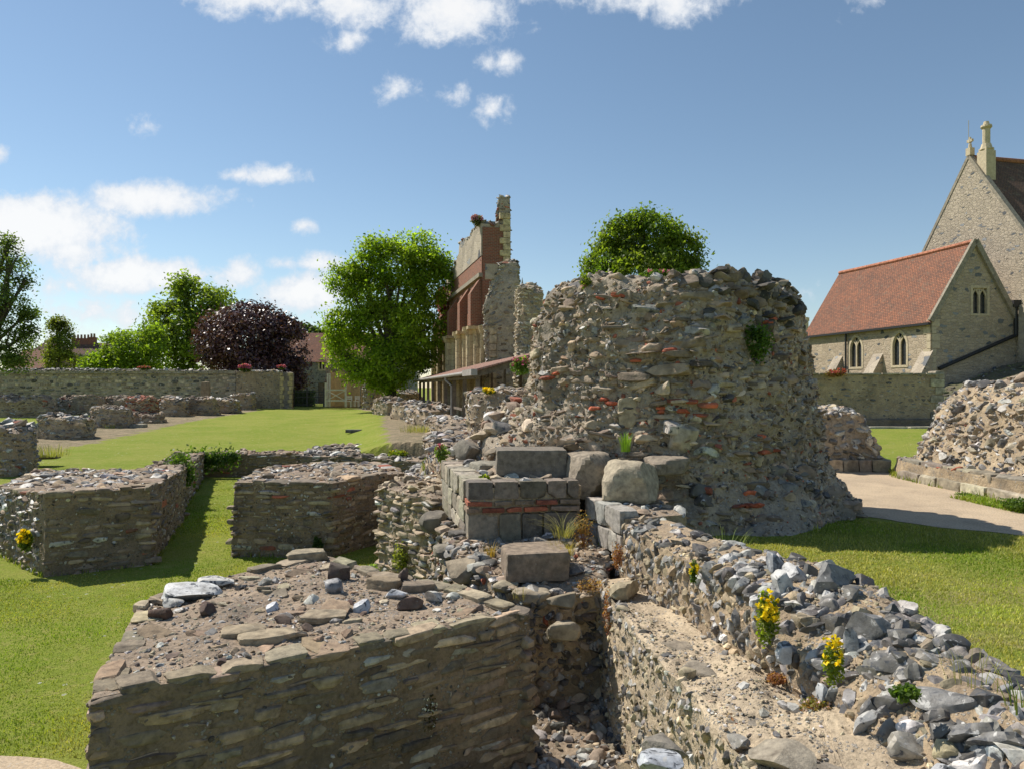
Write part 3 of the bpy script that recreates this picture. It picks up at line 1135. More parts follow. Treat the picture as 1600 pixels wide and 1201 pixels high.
def blades_mesh(acc, xy, z, h, w, lean, col, bend=.35, mat=0):
    n = len(xy)
    an = rng.uniform(0, 2 * np.pi, n)
    d = np.c_[np.cos(an), np.sin(an), np.zeros(n)]
    s = np.c_[-np.sin(an), np.cos(an), np.zeros(n)]
    p = np.c_[xy, z]
    ln = (rng.random(n) ** .7 * lean * h)[:, None]
    up = np.array((0, 0, 1.0))
    a = p - s * w[:, None]
    b = p + s * w[:, None]
    c = p + up * (h * .55)[:, None] + d * ln * bend + s * w[:, None] * .7
    c2 = p + up * (h * .55)[:, None] + d * ln * bend - s * w[:, None] * .7
    t = p + up * h[:, None] + d * ln
    V = np.stack((a, b, c, c2, t), 1).reshape(-1, 3)
    k = np.arange(n)[:, None] * 5
    acc.F.append((np.concatenate((k + [0, 1, 2], k + [0, 2, 3], k + [3, 2, 4])) + acc.n, mat, False))
    acc.V.append(V.astype(np.float32))
    acc.C.append(np.repeat(np.c_[col, np.zeros(n)], 5, 0).astype(np.float32))
    acc.U.append(np.zeros((len(V), 3), np.float32))
    acc.n += len(V)


def grow_grass():
    A = Acc()
    def patch(poly, n, h0, zfn, dryness=.0, wk=1.0):
        poly = np.array(poly, float)
        lo, hi = poly.min(0), poly.max(0)
        xy = rng.uniform(lo, hi, (n * 3, 2))
        xy = xy[sdist(poly, xy[:, 0], xy[:, 1]) < 0]
        for q in PIERS:
            xy = xy[sdist(q, xy[:, 0], xy[:, 1]) > -.02]
        y = xy[:, 1]
        keep = rng.random(len(xy)) < np.clip((6.0 / np.maximum(y, 3)) ** .9, 0, 1)
        xy = xy[keep][:n]
        m = len(xy)
        cl = .55 + .45 * (fbm(np.c_[xy * 1.3, xy[:, :1] * 0], 3) * .5 + .5) * 2
        h = h0 * rng.uniform(.5, 1.25, m) * np.clip(cl, .5, 1.5)
        w = (.0014 + .00042 * xy[:, 1]) * wk * rng.uniform(.7, 1.3, m)
        k = np.clip(fbm(np.c_[xy * .9 + 9, xy[:, :1] * 0], 4) * 1.5 + .38 + dryness + rng.normal(0, .15, m), 0, 1)[:, None]
        c = np.array((.215, .315, .035)) * (1 - k) + np.array((.43, .41, .11)) * k
        c = c * np.exp(0.3 * fbm(np.c_[xy * .55 + 3, xy[:, :1] * 0], 3) + .25 * fbm(np.c_[xy * 2.6, xy[:, :1] * 0], 3))[:, None]
        st = rng.random(m) < .06 + .22 * max(0, dryness)
        c[st] = (.42, .37, .17)
        blades_mesh(A, xy, zfn(xy[:, 0], xy[:, 1]) - .004, h, w, .9, c)
    patch([(-10, 6.0), (-2.9, 5.95), (-1.8, 7.4), (1.0, 7.4), (-.9, 10.5), (-1.7, 13), (-3, 22), (-10, 24.5), (-8, 18), (-7.4, 15), (-7, 11.3), (-13, 13), (-13, 6)], 230000, .027, lambda x, y: ground_z(x, y))
    patch([(1.6, 6.6), (2.6, 4.2), (3.0, 2.6), (9, 2.6), (11, 7.0), (7.2, 7.7), (6.0, 7.9), (5.0, 8.6), (4.3, 9.3), (3, 9)], 170000, .027, lambda x, y: np.full(len(x), 1.35), .18)
    patch([(6.55, 11.0), (6.6, 9.8), (6.9, 8.9), (7.3, 8.9), (7.1, 9.8), (6.9, 11.0)], 2600, .06, lambda x, y: np.full(len(x), 1.35), -.2, 1.4)
    # longer grass the mower leaves along the foot of the walls
    for q in PIERS:
        if q[:, 1].min() > 18 or q[:, 1].min() < 3.5 and q[:, 0].min() > .7:
            continue
        nx = np.roll(q, -1, 0)
        ln = np.linalg.norm(nx - q, axis=1)
        m = int(150 * ln.sum())
        k = rng.choice(len(q), m, p=ln / ln.sum())
        t = rng.random(m)[:, None]
        e = (nx - q)[k]
        out = nrm(np.c_[e[:, 1], -e[:, 0]])
        xy = q[k] + e * t + out * np.abs(rng.normal(.03, .035, m))[:, None]
        keep = fbm(np.c_[xy * 1.1 + 40, xy[:, :1] * 0], 3) > -.12
        xy = xy[keep]
        m = len(xy)
        if m == 0:
            continue
        h = rng.uniform(.04, .13, m)
        c = np.array((.14, .22, .03)) + rng.random((m, 1)) * np.array((.2, .13, .06))
        blades_mesh(A, xy, ground_z(xy[:, 0], xy[:, 1]) - .005, h, .0012 + .0005 * xy[:, 1], .8, c)
    o = A.obj('grass', BLADE)
    tag(o, 'short mown lawn grass with dry straw patches and taller tufts along the walls', 'grass', kind='stuff')


# ------------------------------------------------------------------ ruins
def flat(z):
    return lambda x, y: z


def plane3(p, q, r):
    """height function of the plane through three points"""
    M = np.array([(p[0], p[1], 1), (q[0], q[1], 1), (r[0], r[1], 1)])
    a, b, c = np.linalg.solve(M, (p[2], q[2], r[2]))
    return lambda x, y: a * x + b * y + c


def lumpy(fn, amp, fr=1.2, seed=0):
    def g(x, y):
        return float(fn(x, y) + amp * fbm(np.array([[x * fr + seed, y * fr, seed * 1.7]]), 3)[0])
    return g


def arcs(L):
    """arc length of each corner region: helper to address one side"""
    return L.arc[-1]


# --- the near pier
def near_pier():
    poly = [(-2.31, 4.05), (.12, 5.62), (-.42, 6.2), (-1.1, 6.55), (-1.9, 7.3), (-2.95, 5.85)]
    PIERS.append(np.array(poly))
    A = Acc()
    fn = lumpy(lambda x, y: 1.29 + .05 * np.clip(y - 5.8, 0, 2), .03, 1.5, 3)
    L = loft(A, poly, -.05, fn, .03, .03, [(0, 1.02, 1.02, 0, 0), (1, 1, 1, 0, 0)], .02, 4, None, .03, .05, mat=0, mat_top=2, strata=.012, rough=.011)
    P = np.array(poly)
    l1 = np.linalg.norm(P[1] - P[0])
    courses(A, L, (.06, .125), (.16, .5), (.004, .032), .075, .016, .12, .006, pal_mix((4, (.28, .215, .15), 0, .25), (3, (.19, .15, .11), 0, .25), (3, (.34, .26, .175), 0, .2), (1.5, (.36, .33, .285), 0, .18)),
            'box', 3, .96, (0, l1))
    courses(A, L, (.07, .13), (.10, .34), (.0, .03), .06, .05, .15, .012, pal_ragn, 'box', 2, .95, (l1, L.arc[-1]))
    courses(A, L, (.2, .3), (.10, .22), (.01, .02), .03, .5, .5, .12, pal_mix((1, FLW, 1, .2), (2, RAG, 0, .2)), 'flint', 3, .12, (0, l1))
    courses(A, L, (.03, .05), (.12, .4), (.005, .03), .04, .04, .5, .008, pal_mix((2, (.22, .17, .12), 0, .2), (1, (.31, .24, .16), 0, .2)), 'slab', 2, .16, (0, l1))
    grit(A, L, 1600, (.006, .022), pal_mix((3, (.3, .25, .18), 0, .25), (2, (.12, .10, .08), 0, .3), (1, FLW, 1, .2)))
    edgestones(A, L, (.14, .40), (.04, .065), .09, pal_mix((3, (.31, .26, .175), 0, .18), (2, (.25, .21, .145), 0, .2)), .012, 3, cover=.8)
    capstones(A, L, 30, (.05, .14), .2, .7, pal_mix((4, (.32, .27, .19), 0, .2), (3, RAGB, 0, .25)), 'slab', 3, (0, .93))
    capstones(A, L, 90, (.02, .08), .6, .5, pal_mix((3, RAGB, 0, .3), (2, (.13, .09, .07), 0, .3), (2, FLM, 1, .3), (1.8, FLW, 1, .15)), 'flint', 3, (0, .93))
    capstones(A, L, 3000, (.005, .024), .6, .5, pal_mix((4, (.33, .28, .2), 0, .25), (2, RAGB, 0, .3), (1.5, FLM, 1, .3), (1, FLW, 1, .15), (1.5, (.12, .10, .085), 0, .3)), 'rub', 1, (0, .985))
    # big white flint and the dark broken lumps
    up = np.array((0, 0, 1.0))
    for (u, v, d, s, c, f, kd) in [(303, 934, 5.95, (.24, .07, .15), (.55, .55, .54), 1, 'flint'), (270, 945, 5.75, (.09, .04, .07), (.5, .49, .46), 1, 'flint'),
                                   (335, 908, 6.25, (.16, .05, .1), (.52, .5, .46), 1, 'rub'), (530, 906, 6.4, (.09, .1, .08), (.085, .06, .05), 0, 'rub'), (522, 932, 6.0, (.075, .08, .06), (.2, .2, .21), 1, 'flint'),
                                   (325, 965, 5.5, (.06, .07, .06), (.10, .06, .05), 0, 'rub'), (425, 962, 5.6, (.05, .045, .05), (.5, .52, .56), 1, 'flint'), (620, 945, 5.95, (.09, .05, .07), (.52, .53, .55), 1, 'flint'),
                                   (677, 945, 5.9, (.08, .06, .07), (.56, .54, .5), 1, 'flint'), (600, 927, 6.2, (.15, .05, .1), (.24, .185, .12), 0, 'slab'), (652, 925, 6.15, (.15, .045, .08), (.21, .165, .12), 0, 'slab'),
                                   (640, 962, 5.75, (.11, .06, .08), (.15, .10, .075), 0, 'rub'), (565, 968, 5.6, (.07, .06, .06), (.42, .43, .46), 1, 'flint'), (380, 1002, 5.05, (.15, .04, .10), (.30, .24, .16), 0, 'box'),
                                   (250, 972, 5.45, (.08, .05, .05), (.09, .055, .04), 0, 'rub'), (480, 872, 7.1, (.20, .05, .12), (.30, .25, .17), 0, 'slab'), (630, 915, 6.35, (.05, .09, .05), (.12, .085, .07), 0, 'rub'),
                                   (505, 975, 5.4, (.17, .03, .11), (.31, .25, .17), 0, 'slab'), (420, 1015, 4.95, (.2, .035, .1), (.32, .26, .175), 0, 'slab')]:
        p = PX(u, v, d)
        an = random.uniform(-.3, .6)
        X = np.array((math.cos(an), math.sin(an), random.uniform(-.1, .1)))
        X /= np.linalg.norm(X)
        p[2] = fn(p[0], p[1]) + s[1] * .35 + .02
        Y = np.cross(up, X)
        add_rocks(A, p[None], X[None], up[None], nrm(Y)[None], np.array([s]), np.array([(*c, f)]), kd, 3)
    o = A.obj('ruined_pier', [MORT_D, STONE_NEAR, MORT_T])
    tag(o, 'largest broken pier of coursed ragstone, its gritty top holding one big white flint', 'ruined pier', 'stumps of crypt piers on the sunken lawn')


near_pier()


def crypt_pier(poly, z0, fn, label, batter=1.04, side=pal_rag, flint_range=None, ncap=420, big=.16, sub=2, amp=.03):
    PIERS.append(np.array(poly, float))
    A = Acc()
    L = loft(A, poly, z0, fn, .06, .05, [(0, batter, batter, 0, 0), (1, 1, 1, 0, 0)], amp, 3, None, .05, .07, mat=0, mat_top=2, strata=.013, rough=.013)
    end = L.arc[-1]
    a = flint_range[0] if flint_range else end
    if flint_range:
        courses(A, L, (.09, .15), (.10, .22), (.02, .07), .09, .3, .3, .01, pal_mix((3, FLM, 1, .3), (2, FLW, 1, .2), (3, RAG, 0, .2)), 'flint', 2, .97, flint_range)
        if flint_range[0] > 0:
            courses(A, L, (.07, .14), (.18, .5), (.0, .03), .07, .04, .15, .01, side, 'box', sub, .96, (0, flint_range[0]))
    else:
        courses(A, L, (.06, .13), (.16, .46), (.002, .03), .07, .03, .15, .01, side, 'box', sub, .95)
    edgestones(A, L, (.2, .5), (.05, .09), .16, pal_rag, .03, 2, cover=.85)
    capstones(A, L, ncap, (.04, big), .45, .55, pal_top, 'flint', 2, (0, .95))
    capstones(A, L, ncap * 3, (.012, .05), .5, .5, pal_top, 'rub', 1, (0, .985))
    grit(A, L, 2500, (.01, .035), pal_mix((3, (.3, .25, .18), 0, .25), (2, (.12, .10, .08), 0, .3), (1, FLW, 1, .2)))
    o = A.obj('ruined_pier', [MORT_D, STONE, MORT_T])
    tag(o, label, 'ruined pier', 'stumps of crypt piers on the sunken lawn')
    return L


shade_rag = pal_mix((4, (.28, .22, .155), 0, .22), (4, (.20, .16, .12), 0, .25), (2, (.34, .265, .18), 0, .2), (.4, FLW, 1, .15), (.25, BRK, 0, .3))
pl = [(-7.42, 11.7), (-6.1, 12.4), (-6.6, 14.0), (-7.55, 16.9), (-11.8, 18.2), (-9.3, 13.35)]
Pl = np.array(pl, float)
per = np.cumsum(np.linalg.norm(np.roll(Pl, -1, 0) - Pl, axis=1))
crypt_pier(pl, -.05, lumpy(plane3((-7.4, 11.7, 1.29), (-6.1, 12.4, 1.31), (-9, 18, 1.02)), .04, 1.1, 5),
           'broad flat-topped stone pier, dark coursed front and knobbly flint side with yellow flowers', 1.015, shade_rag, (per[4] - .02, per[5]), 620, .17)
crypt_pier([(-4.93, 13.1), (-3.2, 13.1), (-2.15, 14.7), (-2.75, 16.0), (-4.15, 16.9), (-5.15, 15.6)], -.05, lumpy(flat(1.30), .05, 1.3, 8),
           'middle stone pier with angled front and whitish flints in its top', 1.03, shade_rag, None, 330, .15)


def rubble(name, label, cat, poly, z0, fn, pal=pal_rub, h=(.09, .17), w=(.10, .30), ds=.1, amp=.06, dome=.08, cap=120, sub=2, kind='rub', proud=(.0, .06),
           thick=.09, rot=.18, prof=None, rnd=1, group=None, mats=None, size=(.05, .15), mort=None, strata=.02, cover=.95, extra=None, freq=2.2, amp_top=.07, keep=True):
    if keep:
        PIERS.append(np.array(poly, float))
    A = Acc()
    L = loft(A, poly, z0, fn, ds, ds * .9, prof, amp, freq, None, dome, amp_top, rnd, 0, 2, strata)
    if h:
        courses(A, L, h, w, proud, thick, rot, .3, .01, pal, kind, sub, cover)
    capstones(A, L, cap, size, .5, .4, pal, 'rub', sub, (0, .98))
    if ds < .16:
        grit(A, L, int(900 * L.arc[-1] * (L.top.max() - z0) / 8), (.01, .04), pal)
        capstones(A, L, cap * 3, (.01, .05), .6, .35, pal, 'rub', 1, (0, .98))
    if extra:
        extra(A, L)
    o = A.obj(name, mats or [mort or MORT, STONE, MORT_T])
    return tag(o, label, cat, group)


GR = 'low rubble remains beside the nave lawn'
# wall with ivy that runs back from the left pier, the retaining wall and the curved apse wall
rubble('ruined_wall', 'narrow low stone wall draped with ivy, running back from the broad left pier', 'ruined wall',
       [(-7.35, 15.9), (-7.7, 17.0), (-10.2, 24.3), (-11.0, 24.2), (-8.2, 16.0)], -.05, plane3((-7.6, 16, 1.12), (-8.4, 16, 1.12), (-10.4, 24.4, .82)), pal_rag, (.07, .13), (.15, .4), .12, .04, .02, 130, rnd=0, kind='box', rot=.05, mort=MORT_D)
rubble('retaining_wall', 'long low retaining wall of thin grey slabs below the nave lawn edge', 'retaining wall',
       [(-10.9, 24.6), (-6.9, 24.9), (-6.9, 25.7), (-10.9, 25.5)], -.05, lumpy(flat(.76), .05, 1.5, 2), pal_rag, (.08, .14), (.2, .5), .12, .04, .02, 90, rnd=0, kind='box', rot=.05, mort=MORT_D)
rubble('ruined_wall', 'curved dark wall face with a broad top of white flints behind the middle pier', 'ruined wall',
       [(-6.7, 23.0), (-4.8, 22.4), (-3.5, 21.6), (-2.6, 21.0), (-2.0, 23.5), (-4.2, 26.2), (-6.7, 26.0)], -.05, lumpy(plane3((-6.7, 23, .86), (-2.6, 21, .90), (-4, 26.2, 1.02)), .03, 1.5, 2), pal_mix((4, (.20, .17, .13), 0, .2), (3, (.14, .12, .10), 0, .2), (1, FLW, 1, .2)),
       (.08, .14), (.2, .5), .13, .04, .03, 280, rnd=0, kind='box', rot=.05, mort=MORT_D, size=(.05, .17), extra=lambda A, L: capstones(A, L, 200, (.06, .16), .4, .4, pal_flint, 'flint', 2, (0, .95)))
rubble('rubble_slope', 'sunlit slope of flint rubble climbing from the middle pier to the dressed block wall', 'rubble',
       [(-2.2, 15.2), (-1.75, 12.8), (-1.2, 10.9), (-.75, 11.4), (-.9, 14), (-1.3, 20), (-2.6, 21.4), (-2.9, 18)], -.05, plane3((-2.2, 15, .98), (-1.0, 11, 1.42), (-1.2, 20, 1.35)), pal_flint, (.10, .18), (.1, .26), .12, .09, .08, 350, rot=.4, kind='flint', mort=MORT_P)
rubble('wall_stub', 'sunlit rubble wall end of stacked rough slabs standing right of the middle pier', 'ruined wall',
       [(-2.16, 11.9), (-1.15, 10.55), (-.55, 10.9), (-1.2, 13.4), (-1.9, 13.3)], -.05, lumpy(flat(1.4), .05, 1.3, 4), pal_mix((4, (.38, .30, .21), 0, .2), (3, (.29, .235, .17), 0, .2), (.5, FLW, 1, .2), (.6, FLM, 1, .3)),
       (.06, .13), (.16, .46), .06, .06, .05, 120, rnd=0, kind='box', rot=.06, proud=(.02, .08), thick=.12)



# --- the hero: the great lump of pier core
def hero():
    A = Acc()
    D = 10.0
    prof_px = [(830, 700, 1318), (790, 745, 1320), (765, 765, 1303), (740, 775, 1283), (700, 800, 1269), (640, 835, 1256), (600, 845, 1249), (560, 848, 1246), (520, 853, 1243), (500, 859, 1240), (482, 868, 1232), (468, 872, 1224), (459, 886, 1208), (453, 898, 1192)]
    th = np.linspace(0, 2 * np.pi, 40, endpoint=False)
    R0 = 1.62
    poly = np.c_[R0 * np.cos(th) * (1 + .05 * np.cos(4 * th)), 1.55 * np.sin(th) * (1 + .05 * np.cos(4 * th)) + D + .15]
    zb, zt = 1.2, EYE + (HZ - 453) / FPX * D
    prof = []
    zz = [EYE + (HZ - v) / FPX * D for v, a, b in prof_px]
    z0 = zb
    for (v, a, b), z in zip(prof_px, zz):
        xa, xb = (a - 800) / FPX * D, (b - 800) / FPX * D
        t = (z - z0) / (zt - z0)
        prof.append((t, (xb - xa) / 2 / R0, None, (xa + xb) / 2, 0))
    prof.sort()
    tt = [p[0] for p in prof]
    out = []
    for p in prof:
        t = p[0]
        sy = np.interp(t, [0, .12, .3, .6, .85, 1], [1.16, 1.05, 1.0, .98, .95, .8])
        out.append((t, p[1], sy, p[3], -.02 if t > .2 else -.12))
    poly2 = poly.copy()

    def topfn(x, y):
        # dome with ragged lumps
        return zt + .1 * float(fbm(np.array([[x * 1.6, y * 1.6, 2.2]]), 3)[0])
    L = loft(A, poly2, z0, topfn, .035, .032, out, .15, 1.3, 22, .05, .14, 0, 0, 0, .04, rough=.055, rfreq=7)
    courses(A, L, (.07, .15), (.09, .32), (-.03, .05), .10, .13, .35, .006, pal_hero, 'rub', 2, .97)
    courses(A, L, (.12, .24), (.16, .5), (-.03, .05), .11, .1, .45, .03, pal_mix((4, RAG, 0, .25), (3, RAGD, 0, .3), (1.5, TUF, 0, .15), (.6, FLW, 1, .15), (1, FLM, 1, .3)), 'box', 3, .46)
    courses(A, L, (.05, .09), (.14, .42), (-.01, .06), .09, .07, .4, .02, pal_mix((3, RAGD, 0, .3), (3, RAG, 0, .25)), 'slab', 2, .16)
    courses(A, L, (.05, .09), (.06, .16), (.0, .05), .06, .3, .4, .02, pal_hero, 'flint', 2, .45)
    grit(A, L, 9000, (.01, .04), pal_hero)
    # brick and tile scraps
    for u, v, k in ((1020, 540, 1), (1060, 626, 3), (1050, 636, 2), (1020, 656, 1), (1110, 640, 2), (1210, 690, 3), (1160, 790, 5), (940, 470, 2), (1230, 500, 3), (945, 632, 3), (990, 570, 1), (860, 590, 2)):
        zc = EYE + (HZ - v) / FPX * (D - 1.4)
        xw = (u - 800) / FPX * (D - 1.35)
        j = np.argmin(np.abs(L.G[int(len(L.G) * .5), :, 0] - xw) + (L.G[int(len(L.G) * .5), :, 1] > D) * 10)
        s0 = L.arc[j]
        S = s0 + rng.uniform(-.2, .2, k)
        Z = zc + np.round(rng.uniform(-.12, .12, k) / .06) * .06
        p, n, tg, ok, t = surf(L, np.mod(S, L.arc[-1]), Z)
        up = nrm(np.cross(n, tg))
        up = np.where(up[:, 2:3] < 0, -up, up)
        add_rocks(A, p - n * .03, tg, n, up, np.c_[rng.uniform(.06, .13, k), np.full(k, .085), rng.uniform(.02, .028, k)], pal_mix((1, (.40, .10, .05), 0, .2))(k), 'box', 2)
    for u, v, w, hgt, c, fl, kd in ((1078, 518, .17, .06, FLW, 1, 'flint'), (1122, 457, .10, .09, (.42, .41, .39), 1, 'rub'), (1112, 492, .11, .09, FLM, 1, 'rub'), (1150, 512, .1, .06, TUF, 0, 'box'), (1030, 606, .15, .09, TUF, 0, 'rub'), (1108, 610, .11, .07, (.40, .38, .34), 1, 'rub'),
                                   (1072, 688, .17, .16, (.40, .35, .27), 0, 'box'), (985, 645, .16, .2, (.38, .32, .22), 0, 'box'), (1075, 440, .14, .1, RAGD, 0, 'box'), (1015, 450, .12, .08, RAG, 0, 'box'), (960, 455, .08, .08, FLM, 1, 'rub'), (1095, 570, .2, .05, (.11, .09, .075), 0, 'box'),
                                   (1040, 580, .26, .07, RAG, 0, 'slab'), (985, 590, .22, .06, RAGD, 0, 'slab'), (1060, 555, .28, .04, RAGD, 0, 'slab'), (1190, 600, .1, .07, TUF, 0, 'rub'), (1100, 770, .16, .08, (.12, .115, .105), 0, 'box'), (1050, 750, .12, .1, FLM, 1, 'rub')):
        zc = EYE + (HZ - v) / FPX * (D - 1.4)
        xw = (u - 800) / FPX * (D - 1.35)
        j = np.argmin(np.abs(L.G[int(len(L.G) * .5), :, 0] - xw) + (L.G[int(len(L.G) * .5), :, 1] > D) * 10)
        p, n, tg, ok, t = surf(L, np.array([L.arc[j]]), np.array([zc]))
        up = nrm(np.cross(n, tg))
        up = np.where(up[:, 2:3] < 0, -up, up)
        add_rocks(A, p - n * (.065 if hgt > .12 else .025), tg, n, up, np.array([(w, .09, hgt)]), np.array([(*c, fl)]), kd, 3)
    # black weathered crust and lumps on the crown
    capstones(A, L, 220, (.04, .13), .6, .4, pal_mix((4, RAGD, 0, .3), (3, (.10, .095, .085), 0, .3), (2, RAG, 0, .2), (1, FLW, 1, .2), (1, FLM, 1, .3)), 'rub', 2, (.3, 1.0))
    capstones(A, L, 260, (.04, .11), .6, .4, pal_mix((4, RAGD, 0, .3), (2, RAG, 0, .2), (1, FLM, 1, .3)), 'rub', 2, (0, .7))
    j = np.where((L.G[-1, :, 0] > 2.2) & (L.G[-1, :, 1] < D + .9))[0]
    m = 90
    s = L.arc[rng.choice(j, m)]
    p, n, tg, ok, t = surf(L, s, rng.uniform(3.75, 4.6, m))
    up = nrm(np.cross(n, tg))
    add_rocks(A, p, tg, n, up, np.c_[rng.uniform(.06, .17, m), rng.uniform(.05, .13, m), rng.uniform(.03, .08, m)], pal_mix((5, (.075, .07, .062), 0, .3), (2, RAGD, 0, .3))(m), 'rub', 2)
    # bulging shoulder of core stepping down to the left, and broken ledges at its foot
    sh = [(-.75, 10.1), (.05, 8.75), (1.0, 8.45), (1.5, 8.7), (1.4, 10.6), (.2, 11.6), (-.6, 11.6)]
    L2 = loft(A, sh, 1.2, lumpy(plane3((-.75, 10, 2.05), (1.2, 8.5, 2.2), (.9, 10.6, 2.85)), .12, 1.4, 3), .045, .04, [(0, 1.02, 1.02, 0, 0), (1, .86, .86, .1, .1)], .09, 1.7, None, .12, .1, 1, 0, 2, .03)
    courses(A, L2, (.08, .16), (.10, .32), (-.03, .06), .10, .16, .35, .008, pal_hero, 'rub', 2, .97)
    grit(A, L2, 2500, (.01, .04), pal_hero)
    capstones(A, L2, 900, (.01, .05), .6, .3, pal_hero, 'rub', 1, (0, 1))
    capstones(A, L2, 170, (.06, .2), .5, .4, pal_hero, 'rub', 2, (0, 1))
    # spread skirt of core at the right foot
    sk = [(1.75, 8.25), (3.0, 8.05), (3.65, 8.6), (4.3, 9.65), (4.25, 10.7), (3.2, 10.6), (2, 9.6)]
    L3 = loft(A, sk, 1.2, lumpy(lambda x, y: 1.5 + .75 * np.clip((y - 8.2) / 1.2, 0, 1.3) - .3 * np.clip(x - 3.2, 0, 2), .08, 1.5, 6), .09, .08, [(0, 1.05, 1.05, 0, 0), (1, .85, .85, 0, .1)], .08, 1.8, None, .12, .1, 1, 0, 2, .03)
    courses(A, L3, (.07, .15), (.1, .3), (-.03, .06), .10, .2, .35, .008, pal_hero, 'rub', 2, .97)
    grit(A, L3, 2500, (.01, .04), pal_hero)
    capstones(A, L3, 900, (.01, .05), .6, .3, pal_hero, 'rub', 1, (0, 1))
    capstones(A, L3, 150, (.06, .18), .5, .4, pal_rub, 'rub', 2, (0, 1))
    PIERS.append(np.array(sk))
    o = A.obj('pier_core', [MORT_H, STONE, MORT_H])
    tag(o, 'huge rounded lump of rubble core with red tile scraps, largest ruin in the middle', 'ruined pier')
    return L


HERO = hero()


# --- dressed blocks with a band of brick, stepping round the corner in front of the great pier
def blocks(A, start, d, length, z0, z1, wmin, wmax, depth, pal, inward, sub=3, gap=.007, tilt=.012):
    d = np.array(d, float)
    d /= np.linalg.norm(d)
    inw = np.array(inward, float)
    inw /= np.linalg.norm(inw)
    s = 0
    while s < length - .05:
        w = min(random.uniform(wmin, wmax), length - s)
        if length - s - w < wmin * .5:
            w = length - s
        c = np.array(start, float) + d * (s + w / 2) + inw * (depth / 2 + random.uniform(-.012, .012))
        p = np.array([(c[0], c[1], (z0 + z1) / 2)])
        X = np.array([(d[0], d[1], random.uniform(-tilt, tilt))])
        N = -np.array([(inw[0], inw[1], 0)])
        add_rocks(A, p, nrm(X), N, nrm(np.cross(X, N)) * np.sign(np.cross(X, N)[:, 2:3]), np.array([(w / 2 - gap / 2, depth / 2, (z1 - z0) / 2 - gap / 2)]), pal(1), 'ashlar', sub)
        s += w


def ashlar_wall():
    A = Acc()
    Q = np.array((-.47, 7.78))
    a = np.array((-.205, .979))
    b = np.array((.985, .17))
    dk = pal_mix((3, (.20, .17, .135), 0, .2), (2, (.15, .13, .105), 0, .25), (2, (.30, .25, .19), 0, .2))  # front face: darker copy of the stone, its shade put into the colour
    lt = pal_mix((3, (.36, .315, .245), 0, .15), (2, (.29, .255, .20), 0, .15))  # left face: paler copy, the sunlight on it put into the colour
    # left face
    for z0, z1, w0, w1 in ((1.32, 1.52, .3, .5), (1.52, 1.74, .25, .5), (1.74, 1.99, .2, .42)):
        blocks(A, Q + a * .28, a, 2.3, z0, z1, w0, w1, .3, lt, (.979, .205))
    for z0, z1 in ((1.32, 1.66), (1.80, 2.0)):
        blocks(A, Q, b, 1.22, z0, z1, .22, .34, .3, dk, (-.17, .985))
    blocks(A, Q + np.array((-.02, -.02)), b, 1.26, 1.66, 1.73, .16, .3, .3, pal_mix((3, (.33, .105, .058), 0, .25), (2, (.24, .17, .12), 0, .25)), (-.17, .985), 3, .02, .05)
    blocks(A, Q + np.array((-.015, -.015)), b, 1.26, 1.73, 1.80, .16, .3, .3, pal_mix((2, (.30, .10, .06), 0, .25), (3, (.25, .19, .14), 0, .25)), (-.17, .985), 3, .02, .05)
    # core behind the facing
    core = [Q + a * .03 + b * .03, Q + b * 1.25 + a * .1, Q + b * 1.2 + a * 1.4, Q + a * 2.5 + b * .25]
    L = loft(A, core, 1.1, lumpy(flat(1.93), .05, 2, 3), .08, .08, None, .03, 2, None, .04, .06, 0, 0, 2)
    capstones(A, L, 120, (.03, .10), .5, .4, pal_rub, 'rub', 2)
    # second tier, set back: one long dark block, a pitted block, a boulder and a slab
    up = np.array([(0, 0, 1.0)])
    for (u, v, d, s, c, kd, an) in [(829, 722, 8.75, (.42, .28, .175), (.19, .165, .135), 'ashlar', .03), (832, 712, 8.9, (.44, .3, .04), (.33, .30, .24), 'ashlar', .02),
                                    (820, 762, 8.45, (.40, .25, .13), (.25, .205, .155), 'ashlar', .05),
                                    (922, 742, 8.5, (.29, .3, .27), (.28, .235, .18), 'box', .06), (985, 752, 8.0, (.30, .30, .24), (.37, .315, .23), 'box', -.25), (1042, 726, 8.35, (.24, .25, .11), (.24, .2, .155), 'box', .05),
                                    (760, 735, 9.3, (.2, .2, .12), (.27, .25, .2), 'box', .3), (735, 702, 10.4, (.22, .2, .15), (.2, .18, .15), 'rub', .3)]:
        p = PX(u, v, d)[None]
        X = np.array([(math.cos(an), math.sin(an), 0)])
        N = np.array([(math.sin(an), -math.cos(an), 0)])
        add_rocks(A, p, X, N, up, np.array([s]), np.array([(*c, 0)]), kd, 3 if kd != 'ashlar' else 4)
    # side wall of small grey blocks leading towards the flint wall
    g = np.array((.262, -.965))
    S0 = np.array((.80, 8.15))
    for z0, z1 in ((1.56, 1.80), (1.34, 1.555)):
        blocks(A, S0, g, 1.0, z0, z1, .2, .38, .22, pal_mix((3, (.34, .325, .285), 0, .12), (2, (.27, .26, .235), 0, .15)), (.965, .262))
    core = [S0 + np.array((.06, .1)), S0 + g * 1.0 + np.array((.06, .0)), S0 + g * .95 + np.array((.7, .2)), S0 + np.array((.8, .4))]
    L = loft(A, core, 1.1, flat(1.72), .08, .08, None, .03, 2, None, .05, .06, 0, 0, 2)
    capstones(A, L, 50, (.03, .1), .5, .4, pal_rub, 'rub', 2)
    o = A.obj('dressed_block_wall', [MORT, STONE_NEAR, MORT_T])
    tag(o, 'stepped corner of grey dressed stone blocks with a red brick band', 'ruined wall')


ashlar_wall()


